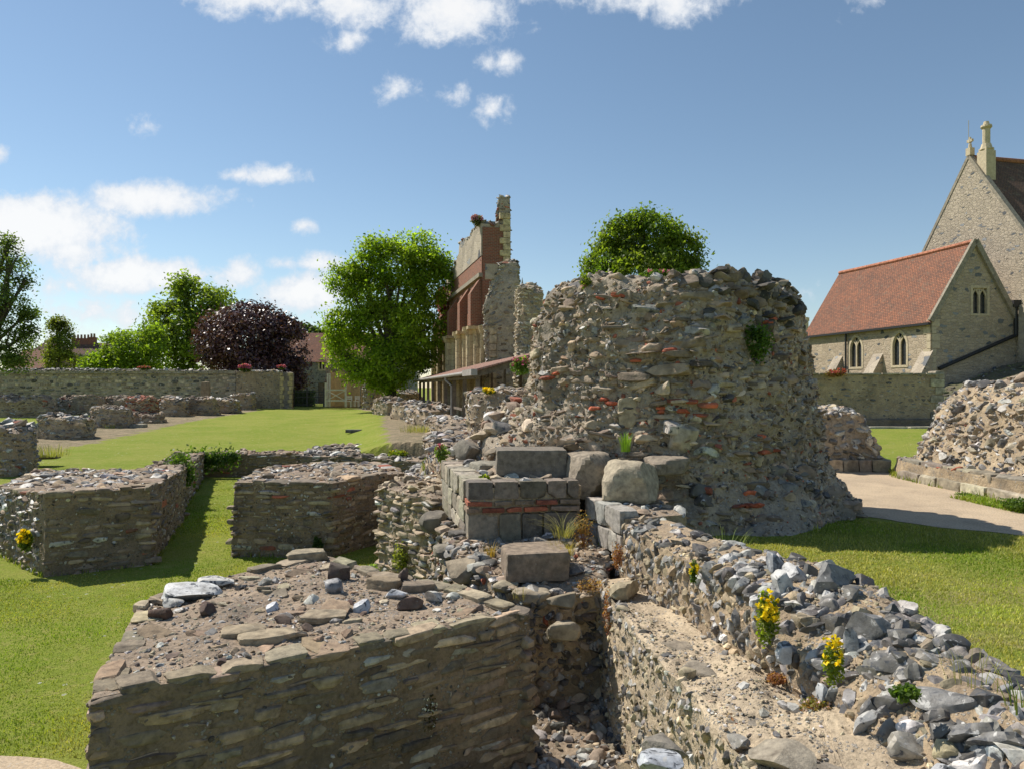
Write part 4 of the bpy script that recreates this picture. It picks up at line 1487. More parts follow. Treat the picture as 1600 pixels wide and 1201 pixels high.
# --- rubble core in the gap right of the near pier, with ledges
def gap_rubble():
    def ex(A, L):
        Lg = loft(A, [(.1, 6.6), (-.1, 5.6), (-.6, 4.6), (1.05, 4.4), (.95, 5.6), (.85, 6.8)], -.06, lumpy(lambda x, y: .06 + .12 * max(0, y - 5.4), .06, 2, 3), .05, .05, None, .05, 2, None, .03, .06, 0, 0, 2)
        capstones(A, Lg, 700, (.025, .08), .7, .4, pal_mix((2, RAGD, 0, .3), (2, RAG, 0, .2), (2, FLM, 1, .3), (1, FLD, 1, .3), (1, FLW, 1, .2)), 'rub', 2, (0, 1))
        capstones(A, Lg, 900, (.008, .03), .6, .35, pal_rub, 'rub', 1)
        courses(A, L, (.05, .1), (.05, .14), (.0, .07), .06, .6, .4, .0, pal_rub, 'flint', 2, .8)
        capstones(A, L, 900, (.01, .05), .6, .3, pal_rub, 'rub', 1)
        up = np.array([(0, 0, 1.0)])
        for (u, v, d, s, c, f, kd, an) in [(880, 940, 6.35, (.16, .1, .08), (.27, .22, .15), 0, 'rub', .6), (830, 930, 6.5, (.17, .12, .06), (.30, .25, .18), 0, 'box', .1), (720, 890, 7.2, (.16, .12, .12), (.33, .27, .19), 0, 'rub', 0),
                                           (745, 855, 7.7, (.13, .1, .07), (.42, .41, .39), 1, 'flint', 0), (700, 862, 7.8, (.15, .1, .08), (.25, .22, .17), 0, 'box', .3), (790, 915, 6.7, (.12, .08, .05), (.28, .24, .17), 0, 'box', .2),
                                           (880, 985, 6.2, (.15, .06, .08), (.33, .28, .2), 0, 'box', .2), (720, 835, 8.1, (.12, .12, .05), (.12, .11, .10), 0, 'box', .5), (675, 815, 9.0, (.17, .15, .13), (.16, .14, .115), 0, 'box', -.15)]:
            p = PX(u, v, d)[None]
            X = np.array([(math.cos(an), math.sin(an), 0)])
            N = np.array([(math.sin(an), -math.cos(an), 0)])
            add_rocks(A, p, X, N, up, np.array([s]), np.array([(*c, f)]), kd, 3)
    rubble('rubble_core', 'rough flint rubble face in the dark gap between near pier and flint wall', 'rubble',
           [(-1.0, 9.4), (-.55, 7.4), (.15, 6.42), (.82, 6.62), (.95, 7.6), (.75, 8.3), (-.3, 8.6)], -.05,
           lumpy(lambda x, y: 1.17 + .16 * np.clip((y - 6.5) / 1.2, 0, 1) , .06, 2.2, 9), pal_rub, (.07, .14), (.08, .2), .06, .07, .03, 170, 2, 'flint', (.0, .08), .08, .5, None, 0, None, None, (.04, .13), MORT, .02, .95, ex)


gap_rubble()


def dark_block():
    A = Acc()
    p = PX(835, 876, 6.95)[None]
    X = nrm(np.array([(1, .12, 0.02)]))
    N = nrm(np.array([(.12, -1, 0)]))
    add_rocks(A, p, X, N, np.array([(0, 0, 1.0)]), np.array([(.30, .26, .135)]), np.array([(.24, .185, .135, 0)]), 'ashlar', 4, 0)
    tag(A.obj('stone_block', STONE_NEAR), 'loose squared stone block with a dark brown front, lying on the rubble ledge', 'stone block')


dark_block()


# --- stepped wall at the lower right: mortar ledge below, flint wall above
def lower_wall():
    def ex(A, L):
        fz = L.topfn
        capstones(A, L, 5000, (.004, .016), .6, .35, pal_mix((4, (.42, .35, .24), 0, .2), (2, (.2, .17, .13), 0, .3), (1, FLW, 1, .2), (1, FLM, 1, .3)), 'rub', 1)
        grit(A, L, 3200, (.006, .035), pal_mix((3, (.42, .35, .24), 0, .2), (2, FLM, 1, .3), (1.5, FLW, 1, .2), (1, FLD, 1, .3)))
        courses(A, L, (.06, .13), (.06, .14), (-.01, .025), .05, .4, .45, .02, pal_mix((3, FLM, 1, .3), (2.5, FLW, 1, .15), (2, (.40, .33, .23), 0, .2), (1, FLD, 1, .3)), 'flint', 2, .24)
        up = np.array([(0, 0, 1.0)])
        for (u, v, d, s, c, f, kd, an) in [(975, 920, 6.3, (.16, .12, .08), (.36, .30, .2), 0, 'rub', .5), (1065, 985, 5.1, (.22, .12, .05), (.25, .21, .16), 0, 'slab', -.9), (1110, 1040, 4.6, (.2, .12, .05), (.22, .19, .15), 0, 'slab', -.7),
                                           (1180, 1120, 3.95, (.2, .16, .05), (.23, .2, .16), 0, 'slab', -.5), (1290, 1160, 3.5, (.28, .2, .04), (.22, .19, .155), 0, 'slab', -.6), (1225, 1180, 3.4, (.16, .13, .05), (.3, .26, .2), 0, 'rub', -.5),
                                           (1040, 1175, 3.75, (.14, .12, .09), (.2, .18, .15), 0, 'rub', .1), (1030, 1190, 3.5, (.11, .1, .05), (.4, .42, .45), 1, 'flint', .2), (1010, 1000, 5.4, (.13, .06, .05), (.3, .25, .18), 0, 'box', -1.0)]:
            p = PX(u, v, d)[None]
            if kd == 'slab':
                p[0, 2] = fz(p[0, 0], p[0, 1]) - .012
                s = (s[0] * .9, s[1] * .9, s[2] * .75)
            X = np.array([(math.cos(an), math.sin(an), 0)])
            N = np.array([(math.sin(an), -math.cos(an), 0)])
            add_rocks(A, p, X, N, up, np.array([s]), np.array([(*c, f)]), kd, 3)
    rubble('stepped_wall', 'broken wall with sandy mortar ledge and flint specked side, below the sloping flint wall', 'ruined wall',
           [(.80, 6.75), (.92, 5.4), (1.06, 4.3), (1.12, 3.3), (1.18, 1.6), (3.0, 1.6), (2.5, 3.1), (2.15, 4.2), (1.75, 5.6), (1.35, 7.0)], -.05,
           lumpy(lambda x, y: 1.22 + .07 * np.clip((x - 1.1), 0, 1), .05, 1.8, 4),
           pal_mix((3, FLM, 1, .3), (2, FLW, 1, .15), (3, (.38, .32, .22), 0, .2), (1, FLD, 1, .3)), (.09, .2), (.06, .16), .035, .05, .02, 40, 3, 'rub', (-.03, .015), .05, .3, None, 0, None, [MORT_S, STONE_NEAR, MORT_S], (.02, .06), None, .02, .3, ex)


lower_wall()


def flint_wall():
    left = [(1.02, 7.4), (1.13, 6.54), (1.41, 5.3), (1.54, 4.55), (1.70, 3.9), (1.79, 3.4), (1.88, 2.7), (2.0, 1.7)]
    right = [(3.3, 1.7), (2.9, 2.6), (2.62, 3.3), (2.42, 3.9), (2.22, 4.6), (2.0, 5.4), (1.68, 6.4), (1.45, 7.4)]
    P = np.array(left + right)
    PIERS.append(P)
    A = Acc()

    def fn(x, y):
        z = np.interp(y, [2, 2.8, 3.3, 3.9, 4.5, 5.0, 5.6, 6.4, 7.5], [1.42, 1.48, 1.52, 1.60, 1.76, 1.79, 1.72, 1.70, 1.70])
        xl = np.interp(y, [p[1] for p in left[::-1]], [p[0] for p in left[::-1]])
        k = np.clip((x - xl) / .42, 0, 1)
        z = z - (1 - k) * np.interp(y, [2, 3.2, 3.9, 4.6, 5.4, 7], [.24, .26, .24, .12, .05, .03])
        return float(z + .03 * fbm(np.array([[x * 3, y * 3, 1.0]]), 3)[0])
    L = loft(A, P, 1.0, fn, .03, .03, [(0, 1.0, 1.0, 0, 0), (1, .95, .99, .01, 0)], .035, 3.5, 7, .03, .03, 0, 0, 0, .01)
    la = np.linalg.norm(np.diff(np.array(left), axis=0), axis=1).sum()
    tot = L.arc[-1]
    # knapped flints set on edge, tall and glossy, in the face that looks at the sun
    courses(A, L, (.09, .17), (.05, .105), (.0, .045), .07, .35, .35, -.004, pal_mix((4, (.19, .187, .185), 1, .3), (3, FLD, 1, .3), (2, (.42, .41, .39), 1, .2), (.8, (.38, .29, .19), 0, .2)), 'flint', 3, .95, (0, la))
    courses(A, L, (.05, .09), (.04, .09), (.0, .04), .04, .5, .4, .0, pal_mix((2, FLM, 1, .3), (2, (.36, .29, .19), 0, .25), (1, FLW, 1, .2), (1, FLD, 1, .3)), 'flint', 2, .8, (0, la))
    grit(A, L, 4000, (.004, .018), pal_mix((4, (.42, .34, .22), 0, .2), (2, (.2, .16, .12), 0, .3), (1, FLM, 1, .3)))
    capstones(A, L, 3000, (.004, .02), .6, .35, pal_mix((4, (.42, .34, .22), 0, .2), (2, (.2, .16, .12), 0, .3), (1, FLM, 1, .3)), 'rub', 1)
    courses(A, L, (.10, .18), (.09, .2), (.0, .05), .08, .3, .3, .005, pal_flint, 'flint', 2, .85, (la, tot))
    # flints packed over the broken slope of the near end
    m = 620
    y = rng.uniform(1.8, 5.4, m)
    off = rng.random(m) ** .8 * np.interp(y, [2, 4.4, 5.4], [.75, .5, .3])
    x = np.interp(y, [p[1] for p in left[::-1]], [p[0] for p in left[::-1]]) + off
    z = np.array([fn(a, b) for a, b in zip(x, y)])
    nn = nrm(np.array((-.6, -.12, .75)) + rng.normal(0, .25, (m, 3)))
    al = nrm(np.cross(nn, np.array((.7, .1, .6)) + rng.normal(0, .35, (m, 3))))
    zz_ = np.cross(al, nn)
    k = .03 + .045 * rng.random(m) ** 1.6
    add_rocks(A, np.c_[x, y, z] + nn * (k * -.05)[:, None], al, nn, zz_, np.c_[k * rng.uniform(.55, .8, m), k * .75, k * rng.uniform(.9, 1.35, m)], pal_mix((4, (.20, .197, .195), 1, .3), (3, FLD, 1, .3), (2.2, (.42, .41, .39), 1, .2), (.8, (.38, .29, .19), 0, .2))(m), 'flint', 3)
    # crest
    m = 600
    y = np.concatenate((rng.uniform(2.0, 7.4, 170), rng.uniform(1.8, 4.6, 430)))
    xl = np.interp(y, [p[1] for p in left[::-1]], [p[0] for p in left[::-1]])
    xr = np.interp(y, [p[1] for p in right], [p[0] for p in right])
    x = xl + (xr - xl) * rng.uniform(.15, .98, m)
    z = np.array([fn(a, b) for a, b in zip(x, y)])
    an = rng.uniform(0, 6.3, m)
    upv = nrm(np.c_[rng.normal(0, .3, (m, 2)), np.ones(m)])
    X = nrm(np.cross(np.c_[np.cos(an), np.sin(an), an * 0], upv))
    s = .03 + .06 * rng.random(m) ** 1.8
    add_rocks(A, np.c_[x, y, z + s * .08], X, upv, np.cross(upv, X), np.c_[s, s * rng.uniform(.5, .9, m), s * rng.uniform(.6, 1, m)], pal_mix((4, FLM, 1, .3), (3, FLD, 1, .3), (2, FLW, 1, .2), (2, (.3, .25, .17), 0, .2))(m), 'flint', 3)
    # the big boulders of the crest
    for (u, v, d, s, c, an, tl) in [(1303, 905, 4.55, (.145, .11, .12), (.16, .158, .155), .2, .1), (1245, 905, 4.75, (.07, .08, .12), (.42, .42, .42), .1, .6), (1215, 890, 4.9, (.06, .07, .13), (.25, .26, .28), 0, .3), (1225, 915, 4.6, (.06, .05, .10), (.44, .435, .42), 0, .7),
                                    (1355, 965, 4.1, (.13, .1, .11), (.175, .172, .168), -.2, -.2), (1395, 1005, 3.85, (.15, .09, .07), (.145, .143, .14), -.5, .3), (1398, 1045, 3.65, (.13, .09, .06), (.11, .11, .115), .3, .3),
                                    (1480, 1070, 3.5, (.17, .09, .08), (.175, .172, .168), -.3, .35), (1520, 1105, 3.3, (.14, .1, .09), (.165, .163, .16), .2, 0), (1350, 1100, 3.65, (.10, .05, .05), (.44, .435, .42), .8, .6),
                                    (1290, 1090, 3.95, (.05, .05, .09), (.4, .41, .42), 0, .2), (1225, 1020, 4.2, (.055, .045, .07), (.42, .43, .45), 0, .1), (1415, 1135, 3.4, (.10, .07, .09), (.36, .33, .28), .2, 0), (1330, 955, 4.05, (.05, .05, .12), (.24, .25, .26), 0, .2),
                                    (1560, 1120, 3.2, (.14, .09, .08), (.145, .143, .14), -.4, .2), (1540, 1170, 3.0, (.10, .08, .08), (.2, .205, .215), 0, .3), (1475, 1160, 3.2, (.08, .06, .07), (.3, .31, .33), 0, .3), (1590, 1170, 2.95, (.1, .08, .09), (.2, .2, .21), .5, 0)]:
        p = PX(u, v, d)[None]
        q = fn(p[0, 0], p[0, 1])
        if v > 950:
            p[0, 2] = min(p[0, 2], q + s[2] * .35)
            s = tuple(w_ * .88 for w_ in s)
        X = nrm(np.array([(math.cos(an), -.35 + math.sin(an), tl)]))
        N = nrm(np.cross(X, (0, 0, 1.0)))
        add_rocks(A, p, X, N, nrm(np.cross(N, X)), np.array([s]), np.array([(*c, 1)]), 'flint', 3)
    o = A.obj('flint_wall', [MORT_F, STONE_NEAR, MORT_F])
    tag(o, 'low wall of glossy grey and white flints set on edge, beside the right-hand lawn', 'flint wall')


flint_wall()

# --- stubs and heaps between the great pier and the shelter
rubble('wall_stub', 'squat flint rubble stub with a yellow flower on top, before the timber shelter', 'ruined wall',
       [(-1.35, 20.0), (-.9, 17.4), (.55, 17.2), (.8, 19.5), (-.4, 20.6)], 1.1, lumpy(flat(2.86), .12, 1.4, 2), pal_rub, (.10, .2), (.14, .42), .14, .12, .1, prof=[(0, .98, 1, 0, 0), (.5, .9, .95, 0, 0), (1, .98, .9, 0, 0)], cap=110, strata=.05)
rubble('rubble_slope', 'stepped flint rubble between the squat stub and the great pier', 'rubble',
       [(-1.2, 14.5), (-.9, 11.4), (-.1, 10.6), (1.0, 11.2), (1.6, 14), (.6, 16.5), (-.8, 16.5)], 1.0, lumpy(plane3((-1.1, 13, 1.75), (1.2, 12, 2.95), (0, 16.3, 2.1)), .16, 1.3, 6), pal_rub, (.09, .18), (.12, .34), .12, .13, .08, 320, kind='rub', strata=.04)
rubble('rubble_slope', 'low grey flint rubble ledge above the dressed block wall, pink flower beside it', 'rubble',
       [(-2.0, 17), (-1.45, 13.3), (-.95, 11.3), (-.6, 11.6), (-.6, 15), (-1.0, 18.6), (-1.8, 19)], 1.0, lumpy(flat(1.82), .18, 1.3, 4), pal_rub, (.09, .17), (.12, .3), .12, .12, .08, 210, strata=.04)
rubble('rubble_heap', 'farthest rounded flint heap of the row right of the nave lawn, below the big tree', 'rubble', [(-8.9, 46), (-7.6, 43.2), (-6.6, 43.6), (-6.5, 46), (-7.6, 47)], 1.0, lumpy(flat(2.1), .2, .9, 2), pal_rub, (.14, .26), (.2, .45), .2, .2, .3, 120, 1, size=(.1, .25), group=GR)
rubble('rubble_heap', 'middle rounded flint heap of the row right of the nave lawn', 'rubble', [(-6.7, 40), (-5.7, 37), (-4.6, 37.2), (-4.4, 39.5), (-5.4, 41)], 1.0, lumpy(flat(2.0), .2, .9, 5), pal_rub, (.14, .24), (.2, .4), .18, .2, .3, 120, 1, size=(.1, .25), group=GR)
rubble('rubble_heap', 'nearest rounded flint heap of the row right of the nave lawn, by the shelter posts', 'rubble', [(-5.1, 34.5), (-4.0, 31.6), (-2.9, 31.8), (-2.9, 34), (-3.9, 35.4)], 1.0, lumpy(flat(1.95), .2, .9, 7), pal_rub, (.13, .22), (.18, .36), .16, .18, .28, 120, 1, size=(.1, .22), group=GR)
rubble('rubble_heap', 'long low flint rubble bank in front of the shelter posts', 'rubble', [(-3.9, 31), (-2.6, 25.5), (-1.9, 22), (-1.0, 22), (-1.4, 27), (-2.4, 31)], 1.0, lumpy(flat(1.62), .25, .8, 7), pal_rub, (.12, .2), (.16, .34), .15, .16, .2, 240, 1, size=(.08, .22), group=GR)
# far side of the nave: low remains left of the lawn
def lump(u0, u1, vt, vb, d, depth, label, pal=pal_rub, name='rubble_heap', cat='rubble', z0=.7, rnd=1, kind='rub', dome=.12, group=GR, seed=1, hh=(.12, .22), ww=(.18, .42)):
    x0, x1 = (u0 - 800) / FPX * d, (u1 - 800) / FPX * d
    sk = (x0 + x1) / 2 / d * depth          # follows the line of sight so that its sides stay hidden
    k = .12 * (x1 - x0)
    poly = [(x0 + k * .3, d), (x1 - k, d - .15), (x1, d + depth * .5), (x1 - k + sk * .6, d + depth), (x0 + k + sk * .6, d + depth), (x0 - .05, d + depth * .45)]
    zt = EYE + (HZ - vt) / FPX * (d + depth * .3)
    rubble(name, label, cat, poly, z0, lumpy(flat(zt - dome * .6), .4, .75, seed * 3.1), pal, hh, ww, .12, .2, dome, int(60 + 20 * (x1 - x0) * depth), 1, kind, rnd=rnd, group=group, size=(.07, .22), strata=.07, prof=[(0, 1.05, 1.05, 0, 0), (.5, .98, .98, 0, 0), (1, .86, .86, 0, 0)], freq=1.4, proud=(0, .09))


lump(46, 138, 651, 690, 29.3, 1.6, 'broken rubble block nearest the lawn among the remains on its left, wider than tall', seed=2)
lump(131, 200, 634, 671, 35.4, 1.6, 'dark rubble lump with a rounded top, left of the reddish brick stump', seed=3, pal=pal_mix((3, RAGD, 0, .25), (2, RAG, 0, .2), (2, FLM, 1, .3)))
lump(190, 240, 621, 650, 39.6, 1.5, 'square reddish brick stump standing among the grey rubble remains', pal_brk, 'brick_stump', 'ruined pier', rnd=0, kind='box', dome=.05, seed=4, hh=(.07, .1), ww=(.2, .35))
lump(188, 250, 646, 664, 38.9, 1.2, 'grey stone footing under the reddish brick stump', pal_rag, 'stone_footing', 'ruined wall', rnd=0, kind='box', dome=.03, seed=5)
lump(-60, 84, 622, 657, 42.5, 2.0, 'long low rubble wall with a grassy top at the left edge of the ruins', pal_rag, 'ruined_wall', 'ruined wall', seed=6)
lump(78, 158, 619, 650, 45.5, 2.0, 'long low rubble wall of flat slabs in front of the boundary wall', pal_rag, 'ruined_wall', 'ruined wall', seed=7)
lump(158, 196, 622, 642, 47, 1.5, 'small pale rubble wall piece behind the dark rubble lump', pal_rag, 'ruined_wall', 'ruined wall', seed=8)
lump(244, 290, 622, 652, 45, 1.6, 'jagged rubble wall piece right of the reddish brick stump', pal_rub, 'ruined_wall', 'ruined wall', seed=9)
lump(282, 338, 621, 647, 46.5, 1.6, 'rounded dark rubble heap in front of the standing stone post', pal_mix((3, RAGD, 0, .25), (2, RAG, 0, .2), (2, FLM, 1, .3)), seed=10)
lump(330, 372, 627, 646, 49, 1.6, 'low grey rubble heap right of the rounded dark heap', seed=11)
lump(352, 396, 618, 638, 54, 1.6, 'flint rubble heap at the end of the row, near the boundary wall end', seed=12)
lump(-30, 26, 664, 722, 18.2, 1.6, 'tall flint rubble chunk behind the broad flat-topped pier, only partly in view', pal_rub, seed=13, hh=(.09, .16), ww=(.1, .28), dome=.2)


def slab(u, v, d, s, an, label, c=(.27, .25, .2), name='stone_slab', kind='ashlar', mat=STONE):
    A = Acc()
    p = PX(u, v, d)
    X = np.array([(math.cos(an), math.sin(an), 0)])
    N = np.array([(math.sin(an), -math.cos(an), 0)])
    add_rocks(A, p[None], X, N, np.array([(0, 0, 1.0)]), np.array([s]), np.array([(*c, 0)]), kind, 3, 0)
    return tag(A.obj(name, mat), label, 'stone')


slab(214, 668, 36, (.42, .3, .19), .1, 'small squared stone lying at the foot of the dark rubble lump')
slab(38, 688, 25, (.15, .2, .24), .3, 'upright squared stone beside the tall flint chunk at the left edge', (.3, .27, .21))
slab(60, 712, 20.5, (.5, .3, .1), .2, 'low flat stone at the far left corner of the broad pier', (.2, .18, .15), kind='box')
slab(553, 673, 32, (.34, .2, .07), -.1, 'small dark flat slab lying on the nave lawn', (.10, .10, .10))

# right-hand ruins
def right_stub():
    A = Acc()
    d = 14.4
    base = [(6.05, 14.6), (7.25, 14.2), (7.55, 15.3), (6.3, 16.0)]
    blocks(A, (6.15, 14.35), (1, -.06), 1.22, 1.34, 1.60, .22, .34, .25, pal_mix((3, (.37, .31, .22), 0, .15), (2, (.30, .255, .19), 0, .15)), (.06, 1))
    blocks(A, (7.37, 14.3), (.2, 1), 1.1, 1.34, 1.60, .25, .34, .25, pal_mix((3, (.40, .34, .25), 0, .15), (2, (.33, .29, .22), 0, .15)), (-1, .2))
    L = loft(A, [(5.9, 14.5), (7.2, 14.45), (7.3, 15.6), (6.2, 16.1), (5.7, 15.4)], 1.3, lumpy(lambda x, y: 2.42 - 1.5 * max(0, x - 6.72), .08, 1.4, 3), .09, .08, None, .08, 2, None, .08, .08, 0, 0, 2, .03)
    courses(A, L, (.09, .16), (.12, .3), (.03, .10), .10, .25, .3, .01, pal_mix((4, FLW, 1, .2), (4, FLM, 1, .25), (2, TUF, 0, .2), (1, RAGD, 0, .2)), 'rub', 2, .97)
    capstones(A, L, 1300, (.04, .12), .75, .2, pal_mix((3, FLW, 1, .2), (3, FLM, 1, .25), (3, TUF, 0, .2), (1, RAG, 0, .2)), 'rub', 2, (0, 1))
    capstones(A, L, 700, (.01, .04), .6, .35, pal_flint, 'rub', 1, (0, 1))
    tag(A.obj('ruined_pier', [MORT_P, STONE, MORT_P]), 'small pale flint stump on a course of squared blocks, across the gravel path', 'ruined pier')


right_stub()


def right_mass():
    A = Acc()
    # plinth of long weathered stones, worn round
    sx = .33
    front = [(6.72, 13.4), (6.75, 12.2), (6.8, 11.0), (6.92, 9.8), (7.4, 8.5)]
    front = [(p[0] + sx, p[1]) for p in front]
    plinth = front + [(9.8, 8.6), (10.8, 11.5), (9.6, 14.2), (7.4, 14.3)]
    PIERS.append(np.array(plinth))
    L = loft(A, plinth, 1.28, lumpy(flat(1.66), .03, 1.5, 3), .06, .05, [(0, 1., 1., 0, 0), (1, .97, .97, 0, 0)], .02, 2.5, None, .03, .05, 0, 0, 2, .01)
    capstones(A, L, 900, (.01, .05), .5, .4, pal_rub, 'rub', 1, (.7, 1))
    for i in range(len(front) - 1):
        a, b = np.array(front[i]), np.array(front[i + 1])
        dd = b - a
        l = np.linalg.norm(dd)
        inn = np.array((-dd[1], dd[0])) / l
        blocks(A, a - inn * .07, dd, l, 1.27, 1.52, .5, .95, .36, pal_mix((3, (.30, .265, .20), 0, .15), (2, (.36, .31, .235), 0, .15)), inn, 4, .02, .03)
        blocks(A, a + inn * .04, dd, l, 1.52, 1.72, .4, .8, .4, pal_mix((3, (.31, .275, .21), 0, .15), (2, (.25, .23, .19), 0, .15)), inn, 4, .02, .03)
    body = [(6.92, 13.3), (7.0, 12.1), (7.1, 11.0), (7.25, 9.8), (7.8, 8.7), (9.7, 8.8), (10.7, 11.5), (9.6, 14.0), (7.5, 14.1)]
    body = [(p[0] + sx, p[1]) for p in body]
    L2 = loft(A, body, 1.5, lumpy(lambda x, y: 2.98 + .12 * np.clip(x - 8.0, 0, 2) , .12, 1.2, 4), .05, .045,
              [(0, 1.04, 1.04, -.05, -.05), (.2, .98, .98, .02, 0), (.5, .91, .92, .10, 0), (.8, .86, .88, .18, .0), (1, .74, .80, .34, .05)], .10, 1.6, None, .12, .1, 1, 0, 2, .04)
    courses(A, L2, (.10, .2), (.12, .34), (-.01, .09), .11, .2, .35, .01, pal_mix((4, (.36, .31, .23), 0, .22), (2.5, FLM, 1, .3), (2, FLW, 1, .2), (2, RAGB, 0, .25), (1, FLD, 1, .3)), 'rub', 3, .97)
    courses(A, L2, (.06, .1), (.08, .2), (0, .08), .07, .4, .4, .01, pal_flint, 'flint', 2, .6)
    grit(A, L2, 4000, (.01, .04), pal_rub)
    capstones(A, L2, 160, (.05, .16), .55, .35, pal_rub, 'rub', 2, (0, 1))
    capstones(A, L, 320, (.03, .11), .5, .4, pal_rub, 'rub', 2, (.7, .97))
    capstones(A, L, 1500, (.01, .04), .5, .4, pal_rub, 'rub', 1, (.7, .99))
    tag(A.obj('pier_core', [MORT, STONE, MORT_T]), 'rough flint and ragstone core on a worn stone plinth beside the gravel path', 'ruined pier')


right_mass()


# ------------------------------------------------------------------ boundary walls
def boundary():
    r = root('boundary_wall', (-35, 58, 1.2), 'long sunlit boundary wall of pale blocks with a flint coping, behind the left ruins', 'wall')
    A = Acc()
    x0, x1, y0, y1 = -62, -21.0, 57.0, 57.0
    zt = 4.05
    L = loft(A, [(x0, y0), (-21.4, y1), (-21.4, y1 + .6), (x0, y0 + .6)], 1.0, flat(zt), .6, .3, None, .02, 1, 3, 0, 0, 0, 0, 0, rough=.004)
    l1 = x1 - x0 - .4
    courses(A, L, (.16, .30), (.22, .6), (.02, .07), .07, .04, .2, .025, pal_bound, 'box', 1, .97, (0, l1))
    A.obj('wall', [MORT_P, STONE_FAR], r)
    A = Acc()
    L = loft(A, [(x0, y0 - .12), (-21.4, y1 - .12), (-21.4, y1 + .7), (x0, y0 + .7)], zt, lumpy(flat(zt + .22), .05, .9, 3), .3, .12, None, .05, 1.5, 3, .18, .05, 0, 0, 0)
    courses(A, L, (.10, .16), (.14, .35), (.0, .05), .06, .2, .2, .02, pal_flint, 'rub', 1, .95)
    capstones(A, L, 700, (.08, .2), .5, .4, pal_flint, 'rub', 1)
    A.obj('coping', [MORT_P, STONE_FAR], r)
    A = Acc()
    L = loft(A, [(-21.3, 56.8), (-17.9, 56.8), (-17.9, 57.5), (-21.3, 57.5)], 1.0, flat(4.22), .3, .25, None, .02, 1, 3, 0.05, .05, 0, 0, 0, rough=.004)
    courses(A, L, (.11, .18), (.14, .3), (.0, .04), .06, .1, .2, .02, pal_mix((3, FLM, 1, .3), (2, FLD, 1, .3), (2, RAG, 0, .2), (1, FLW, 1, .2)), 'rub', 1, .96)
    capstones(A, L, 120, (.08, .2), .5, .4, pal_flint, 'rub', 1)
    A.obj('flint_bay', [MORT, STONE_FAR], r)
    A = Acc()
    blocks(A, (-17.88, 56.74), (1, 0), .9, 1.0, 4.2, .9, .9, .76, pal_mix((1, (.24, .22, .18), 0, .1)), (0, 1), 3)
    z = 1.15
    k = 0
    while z < 4.1:
        h = random.uniform(.26, .4)
        for s in (0, 1):
            w = .34 if (k + s) % 2 else .22
            xs = -17.9 if s == 0 else -16.96 - w
            add_rocks(A, np.array([(xs + w / 2, 56.9, z + h / 2)]), np.array([(1., 0, 0)]), np.array([(0, -1., 0)]), np.array([(0, 0, 1.)]), np.array([(w / 2, .2, h / 2 - .015)]), np.array([(.50, .40, .22, 0)]), 'ashlar', 2)
        z += h
        k += 1
    A.obj('end_pier', [MORT_P, STONE_FAR], r)


boundary()


def right_wall():
    r = root('garden_wall', (16, 31.8, 1.35), 'grey flint wall with a flat top below the red tiled chapel', 'wall')
    A = Acc()
    L = loft(A, [(12.4, 31.6), (18.5, 31.6), (18.5, 32.1), (12.4, 32.1)], 1.2, flat(3.52), .3, .25, None, .02, 1, 3, 0, 0, 0, 0, 0, rough=.004)
    courses(A, L, (.10, .18), (.14, .36), (.0, .035), .06, .08, .25, .02, pal_mix((4, (.36, .295, .215), 0, .2), (2, (.27, .23, .17), 0, .2), (2, FLM, 1, .3), (1, FLD, 1, .3)), 'rub', 1, .96)
    A.obj('wall', [MORT, STONE_FAR], r)
    A = Acc()
    blocks(A, (12.35, 31.52), (1, 0), 6.15, 3.52, 3.62, .5, .9, .66, pal_mix((1, (.30, .27, .21), 0, .15)), (0, 1), 2)
    A.obj('coping', [STONE_FAR, STONE_FAR], r)
    A = Acc()
    z = 1.3
    k = 0
    while z < 3.4:
        w = .62 if k % 2 else .4
        blocks(A, (18.56 - w, 31.54), (1, 0), w, z, z + .34, w, w, .62, pal_mix((1, (.36, .32, .24), 0, .12)), (0, 1), 2)
        blocks(A, (12.35, 31.54), (1, 0), w, z, z + .34, w, w, .62, pal_mix((1, (.40, .35, .26), 0, .12)), (0, 1), 2)
        z += .345
        k += 1
    A.obj('quoins', [STONE_FAR, STONE_FAR], r)
    A = Acc()
    L = loft(A, [(12.4, 31.2), (21, 31.2), (21, 31.6), (12.4, 31.6)], 1.2, flat(1.62), .3, .2, None, .03, 1, 3, .04, .05, 0, 0, 0)
    courses(A, L, (.12, .16), (.3, .6), (0, .02), .06, .03, .1, .02, pal_mix((1, RAGD, 0, .2)), 'box', 1, .95)
    A.obj('footing', [MORT_D, STONE_FAR], r)


right_wall()
A = Acc()
blocks(A, (11.5, 29.6), (1, 0), 10.0, 1.3, 1.43, 1.2, 1.9, .35, pal_mix((1, (.38, .35, .28), 0, .1)), (0, 1), 2)
A.obj('x', STONE_FAR).name = 'stone_kerb'
tag(bpy.data.objects['stone_kerb'], 'pale stone kerb along the far edge of the right-hand lawn', 'kerb')
rubble('rubble_slope', 'dark weedy flint slope rising between the grey garden wall and the chapel gable', 'rubble',
       [(18.6, 31.2), (19.5, 29.5), (24, 28.5), (27, 31), (26.5, 36.5), (22, 36), (19, 34)], 1.0, lumpy(plane3((18.6, 31, 1.8), (24, 28.5, 2.7), (25.5, 36.5, 4.3)), .25, .5, 3), pal_mix((3, (.12, .11, .085), 0, .2), (1, (.2, .195, .18), 1, .3), (3, (.10, .115, .05), 0, .3)), (.15, .25), (.2, .5), .25, .2, .2, 420, 1, size=(.05, .16), mats=[MORT_W, STONE, MORT_W])


